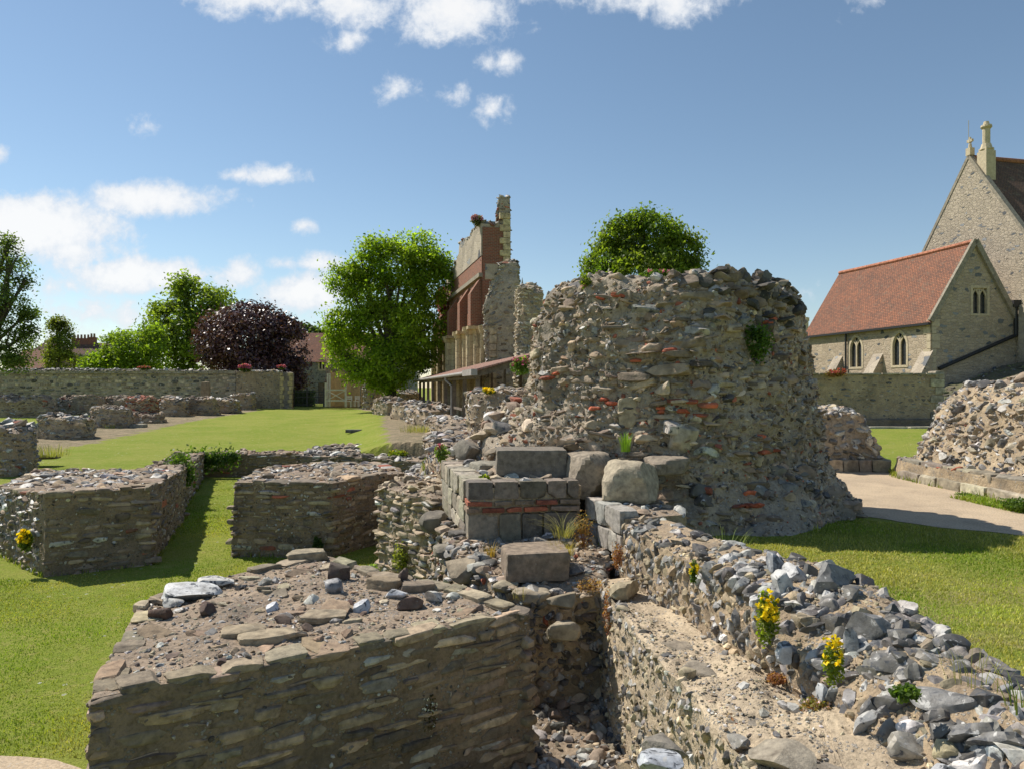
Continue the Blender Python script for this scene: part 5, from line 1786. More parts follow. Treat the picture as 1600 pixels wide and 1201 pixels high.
# ------------------------------------------------------------------ chapel and hall
def panel_holes(A, o, e, W, H, holes, nrmv, depth, mat=0, topfn=None):
    """upright wall panel with rectangular holes and reveals; o lower left corner, e unit direction in plan"""
    o = np.array(o, float)
    e = np.array((e[0], e[1], 0.0))
    up = np.array((0, 0, 1.0))
    nn = np.array((nrmv[0], nrmv[1], 0.0))
    xs = sorted({0.0, W, *[h[0] for h in holes], *[h[1] for h in holes]})
    zs = sorted({0.0, H, *[h[2] for h in holes], *[h[3] for h in holes]})
    P = lambda x, z, dd=0: o + e * x + up * z - nn * dd
    for x0, x1 in zip(xs, xs[1:]):
        for z0, z1 in zip(zs, zs[1:]):
            xm, zm = (x0 + x1) / 2, (z0 + z1) / 2
            if any(h[0] < xm < h[1] and h[2] < zm < h[3] for h in holes):
                continue
            A.quad(P(x0, z0), P(x1, z0), P(x1, z1), P(x0, z1), mat, uv0=(x0, z0))
    for (a, b, c, d) in holes:
        A.quad(P(a, c), P(a, c, depth), P(a, d, depth), P(a, d), mat)
        A.quad(P(b, c, depth), P(b, c), P(b, d), P(b, d, depth), mat)
        A.quad(P(a, c, depth), P(a, c), P(b, c), P(b, c, depth), mat)
        A.quad(P(a, d), P(a, d, depth), P(b, d, depth), P(b, d), mat)


def arch_pts(w, zs, za, n=10):
    """pointed arch from (-w,zs) over (0,za) to (w,zs)"""
    h = za - zs
    R = (w * w + h * h) / (2 * w)
    a1 = math.asin(min(1, h / R))
    L = [(-w + R - R * math.cos(t), zs + R * math.sin(t)) for t in np.linspace(0, a1, n)]
    return L + [(-x, z) for x, z in L[::-1][1:]]


def lancet_window(parent, o, e, nn, cx, w, zb, zs, za, depth, square=False):
    """stone frame with two lights and tracery, glass set back; fills the rectangular hole"""
    o = np.array(o, float)
    E = np.array((e[0], e[1], 0.0))
    up = np.array((0, 0, 1.0))
    nv = np.array((nn[0], nn[1], 0.0))
    P = lambda x, z, dd=0.0: o + E * (cx + x) + up * z - nv * dd
    A = Acc()
    fw = .13

    def band(pin, pout, d0, d1):
        for i in range(len(pin) - 1):
            A.quad(P(*pin[i], d0), P(*pin[i + 1], d0), P(*pout[i + 1], d0), P(*pout[i], d0))
            A.quad(P(*pin[i], d1), P(*pin[i + 1], d1), P(*pin[i + 1], d0), P(*pin[i], d0))
            A.quad(P(*pout[i], d0), P(*pout[i + 1], d0), P(*pout[i + 1], d1), P(*pout[i], d1))
    if square:
        out = [(-w, zb), (-w, za), (w, za), (w, zb), (-w, zb)]
        inn = [(-w + fw, zb + .1), (-w + fw, za - fw), (w - fw, za - fw), (w - fw, zb + .1), (-w + fw, zb + .1)]
        band(inn, out, -.02, depth)
    else:
        ai = [(-w + fw, zb + .12)] + arch_pts(w - fw, zs, za - fw * 1.3) + [(w - fw, zb + .12)]
        ao = [(-w, zb)] + arch_pts(w, zs, za) + [(w, zb)]
        band(ai, ao, -.02, depth)
        band([(-w + fw, zb + .12), (w - fw, zb + .12)], [(-w, zb), (w, zb)], -.03, depth)
        # spandrels flush with the wall
        n = len(ao)
        for i in range(1, n - 2):
            (x0, z0), (x1, z1) = ao[i], ao[i + 1]
            s = -1 if (x0 + x1) < 0 else 1
            A.quad(P(x0, z0, .004), P(x1, z1, .004), P(s * w, z1, .004), P(s * w, z0, .004), 1)
    # mullion and tracery
    mb = .065
    zt = zs + (za - zs) * .15
    A.obox(P(0, (zb + zt + .3) / 2, depth * .55), E, nv, up, (mb / 2 + .01, depth * .35, (zt + .3 - zb) / 2))
    hw = (w - fw) / 2
    for s in (-1, 1):
        pts = arch_pts(hw, zt - .15, zt + .33, 6)
        for a, b in zip(pts, pts[1:]):
            A.bar(P(a[0] + s * hw, a[1], depth * .5), P(b[0] + s * hw, b[1], depth * .5), mb, depth * .5)
    if square:
        for s in (-1, 0, 1):
            for t in (0, 1):
                c = (s * hw * .9, zt + .55 + t * .02)
        for s in (-1, 1):
            A.bar(P(0, zt + .3, depth * .5), P(s * hw * 1.5, za - fw, depth * .5), mb * .8, depth * .4)
            A.bar(P(s * hw, zt + .33, depth * .5), P(0, za - fw, depth * .5), mb * .8, depth * .4)
    else:
        th = np.linspace(0, 2 * np.pi, 13)
        rr = hw * .62
        cz = zt + .33 + rr * .75
        for a, b in zip(th, th[1:]):
            A.bar(P(rr * math.cos(a), cz + rr * math.sin(a), depth * .5), P(rr * math.cos(b), cz + rr * math.sin(b), depth * .5), mb * .8, depth * .4)
    f = A.obj('window', [DRESS, CHAPEL], parent)
    G = Acc()
    zt2 = za - .05
    if square:
        G.quad(P(-w + .1, zb, depth), P(w - .1, zb, depth), P(w - .1, zt2, depth), P(-w + .1, zt2, depth))
    else:
        ap = [(-w + .08, zb)] + arch_pts(w - .08, zs, za - .1) + [(w - .08, zb)]
        G.add([P(x, z, depth) for x, z in ap], [list(range(len(ap)))[::-1]])
    g = G.obj('glass', GLASS, parent)
    g.parent = f
    return f


def chapel():
    c0 = np.array((20.5, 36.0))
    t = np.array((-.206, .978))        # along the long wall, away from the camera
    g = np.array((.978, .206))         # along the gable wall, to the right
    Ln, Wd = 10.3, 4.95
    zb, ze, zr = 1.3, 6.2, 10.1
    r = root('chapel', (20.5, 36.0, zb), 'small stone chapel with a steep red tiled roof and two pointed windows', 'chapel')
    far = c0 + t * Ln
    # long wall seen from the left: runs from the far end to the near corner
    e = -t
    nn = -g
    W1 = [(2.9, 4.05), (7.15, 8.3)]
    wins = []
    A = Acc()
    holes = []
    for a in (4.75, 8.15):
        holes.append((a - .62, a + .62, 3.05 - zb + .95 - .0, 5.75 - zb))
    holes = [(a, b, 4.02 - zb, 5.98 - zb) for a, b, _, _ in holes]
    panel_holes(A, (*far, zb), e, Ln, ze - zb, holes, nn, .16)
    # gable walls and back wall
    ap = c0 + g * Wd / 2
    ho = (Wd * .57 - .55, Wd * .57 + .55, 6.55 - zb, 8.05 - zb)
    # near gable: rectangle with hole below a triangle
    zmid = 8.15
    k = (zmid - ze) / (zr - ze) * Wd / 2
    G0 = np.array((*c0, zb))
    P = lambda x, z: np.array((*(c0 + g * x), z))
    panel_holes(A, (*c0, zb), g, Wd, 6.5 - zb, [], -t, .3)
    xl = lambda z: max(0, (z - ze) / (zr - ze) * Wd / 2)
    hx0, hx1, hz0, hz1 = ho[0], ho[1], ho[2] + zb, ho[3] + zb
    A.quad(P(xl(6.5), 6.5), P(hx0, 6.5), P(hx0, hz1), P(xl(hz1), hz1))
    A.quad(P(hx1, 6.5), P(Wd - xl(6.5), 6.5), P(Wd - xl(hz1), hz1), P(hx1, hz1))
    A.quad(P(hx0, 6.5), P(hx1, 6.5), P(hx1, hz0), P(hx0, hz0))
    q = np.array((*(t * .3), 0))
    A.quad(P(hx0, hz0), P(hx0, hz0) + q, P(hx0, hz1) + q, P(hx0, hz1))
    A.quad(P(hx1, hz0) + q, P(hx1, hz0), P(hx1, hz1), P(hx1, hz1) + q)
    A.quad(P(hx0, hz0) + q, P(hx0, hz0), P(hx1, hz0), P(hx1, hz0) + q)
    A.add([P(xl(hz1), hz1), P(Wd - xl(hz1), hz1), P(Wd / 2, zr)], [[0, 1, 2]])
    # far gable and back
    Pf = lambda x, z: np.array((*(far + g * x), z))
    A.add([Pf(0, zb), Pf(0, ze), Pf(Wd / 2, zr), Pf(Wd, ze), Pf(Wd, zb)], [[0, 1, 2, 3, 4]])
    A.quad(P(Wd, zb), Pf(Wd, zb), Pf(Wd, ze), P(Wd, ze))
    A.obj('wall', CHAPEL, r)
    for a in (4.75, 8.15):
        lancet_window(r, (*far, 0), e, nn, a, .62, 4.02, 5.15, 5.98, .13)
    lancet_window(r, (*c0, 0), g, -t, (hx0 + hx1) / 2, .55, hz0, hz1 - .6, hz1, .16, True)
    # roof: two slopes, slightly sagging, overhanging eaves
    A = Acc()
    for s in (0, 1):
        nL, nH = 24, 14
        V, UV, F = [], [], []
        for i in range(nL + 1):
            for j in range(nH + 1):
                a = -.12 + (Ln + .24) * i / nL
                f = -.07 + 1.07 * j / nH
                x = (Wd / 2) * f if s == 0 else Wd - (Wd / 2) * f
                z = ze + (zr - ze) * f + .10 - .05 * math.sin(math.pi * i / nL) * f + .03 * vnoise(np.array([a * .9, f * 4, s]))
                p = c0 + g * x + t * a
                V.append((*p, z))
                UV.append((a, f * math.hypot(Wd / 2, zr - ze), 0))
        for i in range(nL):
            for j in range(nH):
                q = i * (nH + 1) + j
                fc = (q, q + nH + 1, q + nH + 2, q + 1)
                F.append(fc[::-1] if s == 0 else fc)
        A.add(V, F, 0, uv=UV, smooth=True)
    A.obj('roof', TILE, r)
    A = Acc()
    for k in range(28):
        a0, a1 = -.1 + (Ln + .2) * k / 28, -.1 + (Ln + .2) * (k + 1) / 28 - .02
        p0, p1 = c0 + g * Wd / 2 + t * a0, c0 + g * Wd / 2 + t * a1
        sag = lambda a: zr + .13 - .05 * math.sin(math.pi * a / Ln)
        A.tube([(*p0, sag(a0)), (*p1, sag(a1))], .12, 8)
    A.obj('ridge', mat_plain('ridge_tile', (.42, .17, .10), .9, .3, 3), r)
    # verge stones of the near gable
    A = Acc()
    for s in (0, 1):
        x0, x1 = (-.1, Wd / 2) if s == 0 else (Wd + .1, Wd / 2)
        a = np.array((*(c0 + g * x0 - t * .08), ze + .02))
        b = np.array((*(c0 + g * x1 - t * .08), zr + .18))
        A.bar(a, b, .16, .26)
    A.obj('gable_coping', COPE, r)
    A = Acc()
    for z in np.arange(zb, ze, .36):
        w = random.choice((.3, .5))
        A.obox(P(w / 2 - .03, z + .17) - np.array((*(t * .0), 0)), (*g, 0), (*t, 0), (0, 0, 1), (w / 2, .03, .165))
        w = .8 - w
        q = c0 + t * (w / 2 - .03)
        A.obox((*q, z + .17), (*t, 0), (*g, 0), (0, 0, 1), (w / 2, .03, .165))
    A.obj('quoins', DRESS, r)
    # sloping buttresses between the windows
    for a in (.35, 3.2, 6.55, 10.05):
        A = Acc()
        p = far + e * a
        w, dp, zt = .38, .95, 4.8
        b0 = [p - e * w, p + e * w]
        o0 = [q + nn * dp for q in b0]
        zl = 3.2
        A.quad((*o0[0], zb), (*o0[1], zb), (*o0[1], zl), (*o0[0], zl))
        A.quad((*o0[0], zl), (*o0[1], zl), (*b0[1], zt), (*b0[0], zt), 1)
        A.add([(*b0[0], zb), (*o0[0], zb), (*o0[0], zl), (*b0[0], zt)], [[0, 1, 2, 3]])
        A.add([(*o0[1], zb), (*b0[1], zb), (*b0[1], zt), (*o0[1], zl)], [[0, 1, 2, 3]])
        A.obj('buttress', [CHAPEL, PALEW], r)
    # eaves board, downpipes
    A = Acc()
    A.bar((*(c0 + nn * .2 - t * .1), ze - .1), (*(far + nn * .2 + t * .1), ze - .1), .13, .12)
    A.obj('gutter', IRON, r)
    A = Acc()
    q = far + e * 4.0 + nn * .1
    A.tube([(*q, ze - .1), (*q, zb)], .055, 8)
    A.obj('drainpipe', IRON, r)
    A = Acc()
    q = -t * .12
    a = [c0 + g * (Wd - .12) + q, c0 + g * (Wd - .12) + q, c0 + g * .35 + q]
    A.tube([(*a[0], 7.15), (*a[1], 5.6)], .09, 8)
    A.tube([(*a[1], 5.6), (*a[2], 3.9)], .09, 8)
    A.box((a[0][0] - .2, a[0][1] - .15, 7.0), (a[0][0] + .25, a[0][1] + .1, 7.35))
    A.obj('drainpipe', IRON, r)


chapel()


def hall():
    c = np.array((24.75, 39.9))      # under the apex
    t = np.array((-.206, .978))
    g = np.array((.978, .206))
    zr, hw, ze = 15.4, 5.6, 7.6
    r = root('great_hall', (24.75, 39.9, 1.3), 'tall stone hall gable with a brown roof and round stone chimney behind the chapel', 'hall')
    A = Acc()
    L0, R0 = c + t * hw, c - t * hw
    Ln = 26.0
    P = lambda s, z, b=0: np.array((*(c + t * s + g * b), z))
    A.add([P(hw, 1), P(-hw, 1), P(-hw, ze), P(0, zr), P(hw, ze)], [[0, 1, 2, 3, 4]])
    A.quad(P(-hw, 1), P(-hw, 1, Ln), P(-hw, ze, Ln), P(-hw, ze))
    A.quad(P(hw, 1, Ln), P(hw, 1), P(hw, ze), P(hw, ze, Ln))
    A.add([P(hw, 1, Ln), P(hw, ze, Ln), P(0, zr, Ln), P(-hw, ze, Ln), P(-hw, 1, Ln)], [[0, 1, 2, 3, 4]])
    A.obj('wall', HALLST, r)
    A = Acc()
    for s in (1, -1):
        V, UV, F = [], [], []
        nL, nH = 20, 14
        for i in range(nL + 1):
            for j in range(nH + 1):
                b = .35 + (Ln - .35) * i / nL
                f = j / nH
                p = P(s * (hw + .3) * (1 - f), ze - .4 + (zr - ze + .4) * f + .02 - .12 * math.sin(math.pi * i / nL) * f + .05 * vnoise(np.array([b * .7, f * 4, s + 2.])), b)
                V.append(p)
                UV.append((b, f * 9.6, 0))
        for i in range(nL):
            for j in range(nH):
                q = i * (nH + 1) + j
                fc = (q, q + nH + 1, q + nH + 2, q + 1)
                F.append(fc if s == -1 else fc[::-1])
        A.add(V, F, 0, uv=UV, smooth=True)
    A.obj('roof', TILE_O, r)
    A = Acc()
    A.tube([P(0, zr + .06, .3), P(0, zr - .04, Ln * .5), P(0, zr + .06, Ln)], .14, 8)
    A.obj('ridge', mat_plain('ridge_clay', (.30, .13, .08), .9, .3, 3), r)
    A = Acc()
    A.bar(P(hw + .1, ze - .1, .12), P(0, zr + .12, .12), .3, .16)
    A.bar(P(-hw - .1, ze - .1, .12), P(0, zr + .12, .12), .3, .16)
    A.obj('gable_coping', COPE, r)
    # apex finial
    A = Acc()
    A.obox(P(0, zr + .35, .1), (*t, 0), (*g, 0), (0, 0, 1), (.15, .15, .2))
    A.tube([P(0, zr + .5, .1), P(0, zr + .8, .1)], [.11, .07], 8)
    A.obox(P(0, zr + .95, .1), (*t, 0), (*g, 0), (0, 0, 1), (.17, .06, .07))
    A.tube([P(0, zr + .85, .1), P(0, zr + 1.15, .1)], [.09, .05], 8)
    A.tube([P(.1, zr + .9, .1), P(.1, zr + 2.1, .1)], .015, 5)
    A.obj('finial', DRESS, r)
    # chimney standing on the right slope of the gable
    A = Acc()
    s = -.75
    zc = zr - .75
    A.obox(P(s, zc + .0, .4), (*t, 0), (*g, 0), (0, 0, 1), (.3, .3, .9))
    A.obox(P(s, zc + .95, .4), (*t, 0), (*g, 0), (0, 0, 1), (.25, .25, .12))
    A.tube([P(s, zc + 1.0, .4), P(s, zc + 1.3, .4)], [.32, .23], 10)
    A.tube([P(s, zc + 1.3, .4), P(s, zc + 2.15, .4)], .19, 12)
    A.tube([P(s, zc + 2.1, .4), P(s, zc + 2.2, .4), P(s, zc + 2.3, .4)], [.2, .28, .26], 12)
    A.tube([P(s, zc + 2.28, .4), P(s, zc + 2.5, .4)], [.18, .12], 10)
    A.obj('chimney', DRESS, r)
    # low range joining the chapel
    A = Acc()
    q = np.array((25.35, 37.1))
    b = q + g * 9 - t * 3
    A.obox(((q + b) / 2)[0:1].tolist() + ((q + b) / 2)[1:2].tolist() + [4.2], (*g, 0), (*t, 0), (0, 0, 1), (4.6, 1.2, 2.9))
    A.obj('annex_wall', PALEW, r)


hall()


def tower_far():
    A = Acc()
    d = 92
    x0, x1 = (1236 - 800) / FPX * d, (1300 - 800) / FPX * d
    A.box((x0, d, 1), (x1, d + 8, EYE + (HZ - 524) / FPX * d))
    zt = EYE + (HZ - 524) / FPX * d
    r = root('crenellated_building', (x0, d, 1), 'distant crenellated flint building showing between the great pier and the chapel', 'building')
    A.obj('wall', FLINTW, r)
    A = Acc()
    x = x0
    while x < x1:
        A.box((x, d - .05, zt - .002), (x + .42, d + .5, zt + .5))
        x += .85
    A.box((x0, d - .12, zt - 1.9), (x1, d, zt - 1.5), 0)
    A.obj('battlement', FLINTW, r)
    A = Acc()
    tx = (1261 - 800) / FPX * d
    A.tube([(tx, d + 1, 3), (tx, d + 1, zt + 1.9)], .55, 10)
    for k in range(5):
        a = k / 5 * 6.28
        A.box((tx + .5 * math.cos(a) - .14, d + 1 + .5 * math.sin(a) - .14, zt + 1.85), (tx + .5 * math.cos(a) + .14, d + 1 + .5 * math.sin(a) + .14, zt + 2.3))
    A.obj('turret', DRESS, r)


tower_far()


def spire():
    A = Acc()
    d = 260
    x = (816 - 800) / FPX * d
    z = lambda v: EYE + (HZ - v) / FPX * d
    A.tube([(x, d, 0), (x, d, z(452))], .95, 8)
    A.tube([(x, d, z(452)), (x, d, z(447)), (x, d, z(434))], [.8, .5, .06], 8)
    for k in range(4):
        a = k * 1.57 + .78
        A.tube([(x + .9 * math.cos(a), d + .9 * math.sin(a), z(456)), (x + .9 * math.cos(a), d + .9 * math.sin(a), z(446))], [.22, .03], 6)
    tag(A.obj('spire', mat_plain('far_spire', (.26, .27, .29), .9, .2, 2)), 'distant slender grey spire peeping above the ruins left of the great pier', 'spire')


spire()


# ------------------------------------------------------------------ the tall nave wall
def nave_wall():
    o = np.array((-1.63, 40.0))
    e = np.array((-.233, .9725))       # away from the camera
    nl = np.array((-.9725, -.233))     # its sunlit face
    r = root('nave_wall', (-1.63, 40, 1.4), 'tall ruined nave wall with brick buttresses above yellow stone shafts', 'ruined wall')
    P = lambda s, z, q=0: np.array((*(o + e * s + nl * q), z))

    def su(u):      # place along the wall that shows at photograph column u
        k = (u - 800) / FPX
        return (o[0] - k * o[1]) / (k * e[1] - e[0])
    prof_px = [(753.5, 347), (747, 352), (741, 360), (735, 372), (726, 376), (719, 380), (718, 398), (714, 405), (709, 418), (709, 428), (703, 430), (698, 437), (697, 452), (692, 455), (691, 470), (686, 478), (684, 520), (683, 560)]
    prof = []
    for u, v in prof_px:
        s = max(0, su(u))
        y = o[1] + e[1] * s
        prof.append((s, EYE + (HZ - v) / FPX * y))
    prof = sorted(prof)
    S = np.array([p[0] for p in prof])
    Zt = np.array([p[1] for p in prof])
    th = 1.5
    send = S[-1]
    grid = np.linspace(0, send, 120)
    jag = .16 * fbm(np.c_[grid * 1.3, grid * 0, grid * 0], 3)
    ztop = np.interp(grid, S, Zt) + jag
    # face in horizontal zones: stone (to 6.3), brick (to 10.2), plaster above
    zones = [('stone_base', 1.2, 6.3, SHAFT, 0), ('brick_zone', 6.3, 10.15, BRICK, .02), ('plaster_zone', 10.15, 40, PALEW, .05)]
    for nm, za, zb_, mt, q in zones:
        A = Acc()
        for i in range(len(grid) - 1):
            s0, s1 = grid[i], grid[i + 1]
            t0, t1 = min(zb_, ztop[i]), min(zb_, ztop[i + 1])
            if t0 <= za and t1 <= za:
                continue
            t0, t1 = max(t0, za), max(t1, za)
            uv = [(-s1, za, 0), (-s0, za, 0), (-s0, t0, 0), (-s1, t1, 0)]
            A.add([P(s1, za, q), P(s0, za, q), P(s0, t0, q), P(s1, t1, q)], [[0, 1, 2, 3]], uv=uv)
            A.add([P(s0, za, -th - q), P(s1, za, -th - q), P(s1, t1, -th - q), P(s0, t0, -th - q)], [[0, 1, 2, 3]], uv=[(s0, za, 0), (s1, za, 0), (s1, t1, 0), (s0, t0, 0)])
            A.add([P(s1, t1, q), P(s0, t0, q), P(s0, t0, -th - q), P(s1, t1, -th - q)], [[0, 1, 2, 3]], uv=[(0, 0, 0), (.1, 0, 0), (.1, 1, 0), (0, 1, 0)])
        t0 = min(zb_, ztop[0])
        A.add([P(0, za, q), P(0, za, -th - q), P(0, t0, -th - q), P(0, t0, q)], [[0, 1, 2, 3]], uv=[(0, za, 0), (th, za, 0), (th, t0, 0), (0, t0, 0)])
        A.obj(nm, mt, r)
    A = Acc()
    m = 420
    s_ = rng.uniform(0, send, m)
    zt_ = np.interp(s_, grid, ztop)
    q_ = rng.uniform(-th, .03, m)
    ps = np.array([P(a_, b_, c_) for a_, b_, c_ in zip(s_, zt_, q_)])
    k_ = rng.uniform(.1, .3, m)
    X_ = np.tile((*e, 0), (m, 1))
    N_ = np.tile((0, 0, 1.), (m, 1))
    add_rocks(A, ps, X_, N_, np.cross(X_, N_), np.c_[k_, k_ * .6, k_ * .7], pal_mix((4, (.33, .28, .22), 0, .2), (2, FLM, 1, .3), (2, (.26, .12, .08), 0, .25))(m), 'rub', 1, 0)
    A.obj('broken_top', STONE_FAR, r)
    # string course
    A = Acc()
    A.bar(P(-.05, 9.1, .08), P(send * .93, 9.1, .08), .22, .22)
    A.obj('string_course', COPE, r)
    # brick buttress strips with sloping heads
    for s, w, zt in ((.5, .42, 8.95), (4.1, .42, 8.85), (8.3, .45, 8.75), (12.3, .45, 8.7), (15.6, .45, 8.4)):
        A = Acc()
        q, qb = .62, .06
        z0 = 6.3
        zl = zt - .85
        a, b = s - w, s + w
        for A_, qq in ((A, q),):
            A.quad(P(b, z0, qq), P(a, z0, qq), P(a, zl, qq), P(b, zl, qq))
            A.quad(P(b, zl, qq), P(a, zl, qq), P(a, zt, qb), P(b, zt, qb))
            A.add([P(a, z0, qq), P(a, z0, 0), P(a, zt, qb), P(a, zl, qq)], [[0, 1, 2, 3]], uv=[(0, 0, 0), (qq, 0, 0), (qq, zt - z0, 0), (0, zl - z0, 0)])
            A.add([P(b, z0, 0), P(b, z0, qq), P(b, zl, qq), P(b, zt, qb)], [[0, 1, 2, 3]], uv=[(0, 0, 0), (qq, 0, 0), (qq, zl - z0, 0), (0, zt - z0, 0)])
            A.quad(P(b, z0, 0), P(a, z0, 0), P(a, z0, qq), P(b, z0, qq))
        A.obj('buttress', BRICK, r)
    # orange brick infill with sloping sill between them
    for a, b in ((1.15, 3.5), (4.75, 7.6), (9.0, 11.6), (13.0, 14.9)):
        A = Acc()
        q = .22
        zl, zt = 7.25, 7.55
        A.quad(P(b, 6.3, q), P(a, 6.3, q), P(a, zl, q), P(b, zl, q))
        A.quad(P(b, zl, q), P(a, zl, q), P(a, zt, .03), P(b, zt, .03))
        A.quad(P(a, 6.3, q), P(a, 6.3, 0), P(a, zl + .3, 0), P(a, zl, q))
        A.obj('brick_infill', BRICK_O, r)
        A = Acc()
        mid = (a + b) / 2
        hw_ = .32
        A.quad(P(mid + hw_, 7.6, .032), P(mid - hw_, 7.6, .032), P(mid - hw_, 8.55, .032), P(mid + hw_, 8.55, .032))  # flat panel, the shade of a window recess put into its colour
        for u_, v_ in (((mid - hw_, 7.6), (mid - hw_, 8.6)), ((mid + hw_, 7.6), (mid + hw_, 8.6)), ((mid - hw_ - .08, 8.62), (mid + hw_ + .08, 8.62))):
            A.bar(P(u_[0], u_[1], .05), P(v_[0], v_[1], .05), .16, .16, 1)
        A.obj('shaded_opening', [RECESS_SHADE, BRICK], r)
    # clustered shafts
    for s in (.5, 4.1, 8.3, 12.3, 15.6):
        A = Acc()
        for ds, rr, qq in ((-.55, .24, .25), (0, .36, .45), (.55, .24, .25), (1.25, .16, .1), (-1.2, .16, .1)):
            p = P(s + ds, 0, qq)[:2]
            A.tube([(*p, 1.2), (*p, 1.7), (*p, 1.72), (*p, 5.9)], [rr * 1.3, rr * 1.25, rr, rr], 12)
            A.tube([(*p, 5.85), (*p, 6.05), (*p, 6.28)], [rr * 1.05, rr * 1.35, rr * 1.55], 12)
        A.obox(P(s, 6.2, .3), (*e, 0), (*nl, 0), (0, 0, 1), (.95, .55, .09))
        A.obj('clustered_shaft', SHAFT, r)
    # tall pier at the near end, rubble with quoins
    A = Acc()
    xs = [(o + e * .25 + nl * -.05), (o + e * .2 + nl * -1.62), (o + e * 2.2 + nl * -1.62), (o + e * 2.2 + nl * -.35)]
    xs = [tuple(q) for q in xs]
    L = loft(A, xs[::-1] if False else [xs[0], xs[1], xs[2], xs[3]], 9.0, lumpy(lambda x, y: 13.45 - 1.9 * float(np.clip((-.75 - x) / .25, 0, 1)), .12, 2, 4), .16, .15, [(0, 1, 1, 0, 0), (.6, 1, 1, 0, 0), (1, .92, .92, .03, 0)], .08, 1.5, None, .08, .1, 0, 0, 0, .04)
    courses(A, L, (.12, .2), (.16, .4), (0, .05), .08, .1, .3, .015, pal_mix((4, (.33, .30, .25), 0, .2), (2, RAGD, 0, .2), (2, FLM, 1, .3), (1, BRK, 0, .2)), 'rub', 1, .95)
    capstones(A, L, 60, (.08, .2), .5, .35, pal_rub, 'rub', 1)
    A.obj('rubble_pier', [MORT_P, STONE_FAR], r)
    A = Acc()
    z = 1.3
    k = 0
    while z < 12.2:
        w = (.62, .42)[k % 2]
        add_rocks(A, P(-.02, z + .17, -th + w / 2 - .08)[None], np.array([(*-nl, 0)]), np.array([(*-e, 0)]), np.array([(0, 0, 1.)]), np.array([(w / 2, .12, .165)]), pal_mix((1, (.50, .41, .25), 0, .12))(1), 'ashlar', 2, 0)
        if z < 6.2:
            for f in (.0, .45):
                add_rocks(A, P(-.02, z + .17, -.12 - f)[None], np.array([(*-nl, 0)]), np.array([(*-e, 0)]), np.array([(0, 0, 1.)]), np.array([(.21, .12, .165)]), pal_mix((1, (.50, .41, .25), 0, .12))(1), 'ashlar', 2, 0)
        z += .34
        k += 1
    A.obj('quoins', STONE_FAR, r)
    A = Acc()
    A.quad(P(-.06, 6.3, -.02), P(-.06, 6.3, -1.15), P(-.06, 11.7, -1.15), P(-.06, 11.7, -.02))
    A.obj('brick_end', BRICK, r)


nave_wall()


def shafted_pier():
    r = root('crossing_pier', (-.6, 37.5, 1.3), 'ragged flint pier with pale stone shafts, in front of the tall nave wall', 'ruined pier')
    A = Acc()
    d = 37.0
    f = FPX / d
    z = lambda v: EYE + (HZ - v) / f
    x = lambda u: (u - 800) / f
    L = loft(A, [(x(757), d), (x(807), d - .3), (x(812), d + 1.6), (x(757), d + 2)], 1.3, lumpy(lambda X, Y: z(412) - 1.1 * float(np.clip((x(778) - X) / .6, 0, 1.0)), .2, 1.5, 4), .17, .16,
             [(0, .92, 1, 0, 0), (.45, .92, 1, 0, 0), (.62, 1.0, 1.05, 0, 0), (.85, 1.06, 1.06, 0, 0), (1, .80, .9, .15, 0)], .14, 1.2, None, .2, .12, 0, 0, 0, .07)
    courses(A, L, (.14, .24), (.18, .45), (0, .08), .09, .15, .35, .015, pal_mix((4, (.33, .30, .245), 0, .2), (2, RAGD, 0, .25), (2, FLM, 1, .3), (2, (.42, .36, .25), 0, .15)), 'rub', 1, .95)
    capstones(A, L, 90, (.08, .22), .5, .35, pal_rub, 'rub', 1)
    A.obj('rubble', [MORT_P, STONE_FAR], r)
    for (u0, u1, vt, dd) in ((764, 776, 500, .22), (784, 799, 466, .15)):
        A = Acc()
        w = (u1 - u0) / f
        blocks(A, (x(u0), d - dd), (1, 0), w, 1.3, 1.31, w, w, .5, pal_pale, (0, 1), 2)
        zz = 1.3
        while zz < z(vt):
            h = random.uniform(.3, .42)
            blocks(A, (x(u0) + random.uniform(-.03, .03), d - dd + random.uniform(-.04, .04)), (1, 0), w, zz, zz + h, w, w, .9, pal_mix((3, (.45, .375, .255), 0, .12), (1, (.38, .32, .235), 0, .15)), (0, 1), 2)
            zz += h
        A.obj('shaft', [STONE_FAR, STONE_FAR], r)
    A = Acc()
    A.obox((x(768), d + .15, z(424)), (1, 0, 0), (0, 1, 0), (0, 0, 1), (.32, .1, .38))
    A.obj('plaster_patch', PALEW, r)


shafted_pier()
lump(806, 852, 452, 640, 33, 2.2, 'pale rubble stump with a rounded top, between the shafted pier and the great pier', pal_pale, 'ruined_pier', 'ruined pier', 1.3, seed=15, dome=.35, group=None, hh=(.13, .22), ww=(.18, .42))
lump(834, 880, 500, 640, 27, 1.8, 'jagged pale rubble piece touching the left side of the great pier', pal_pale, 'ruined_pier', 'ruined pier', 1.3, seed=16, dome=.3, group=None, hh=(.13, .22), ww=(.18, .42))


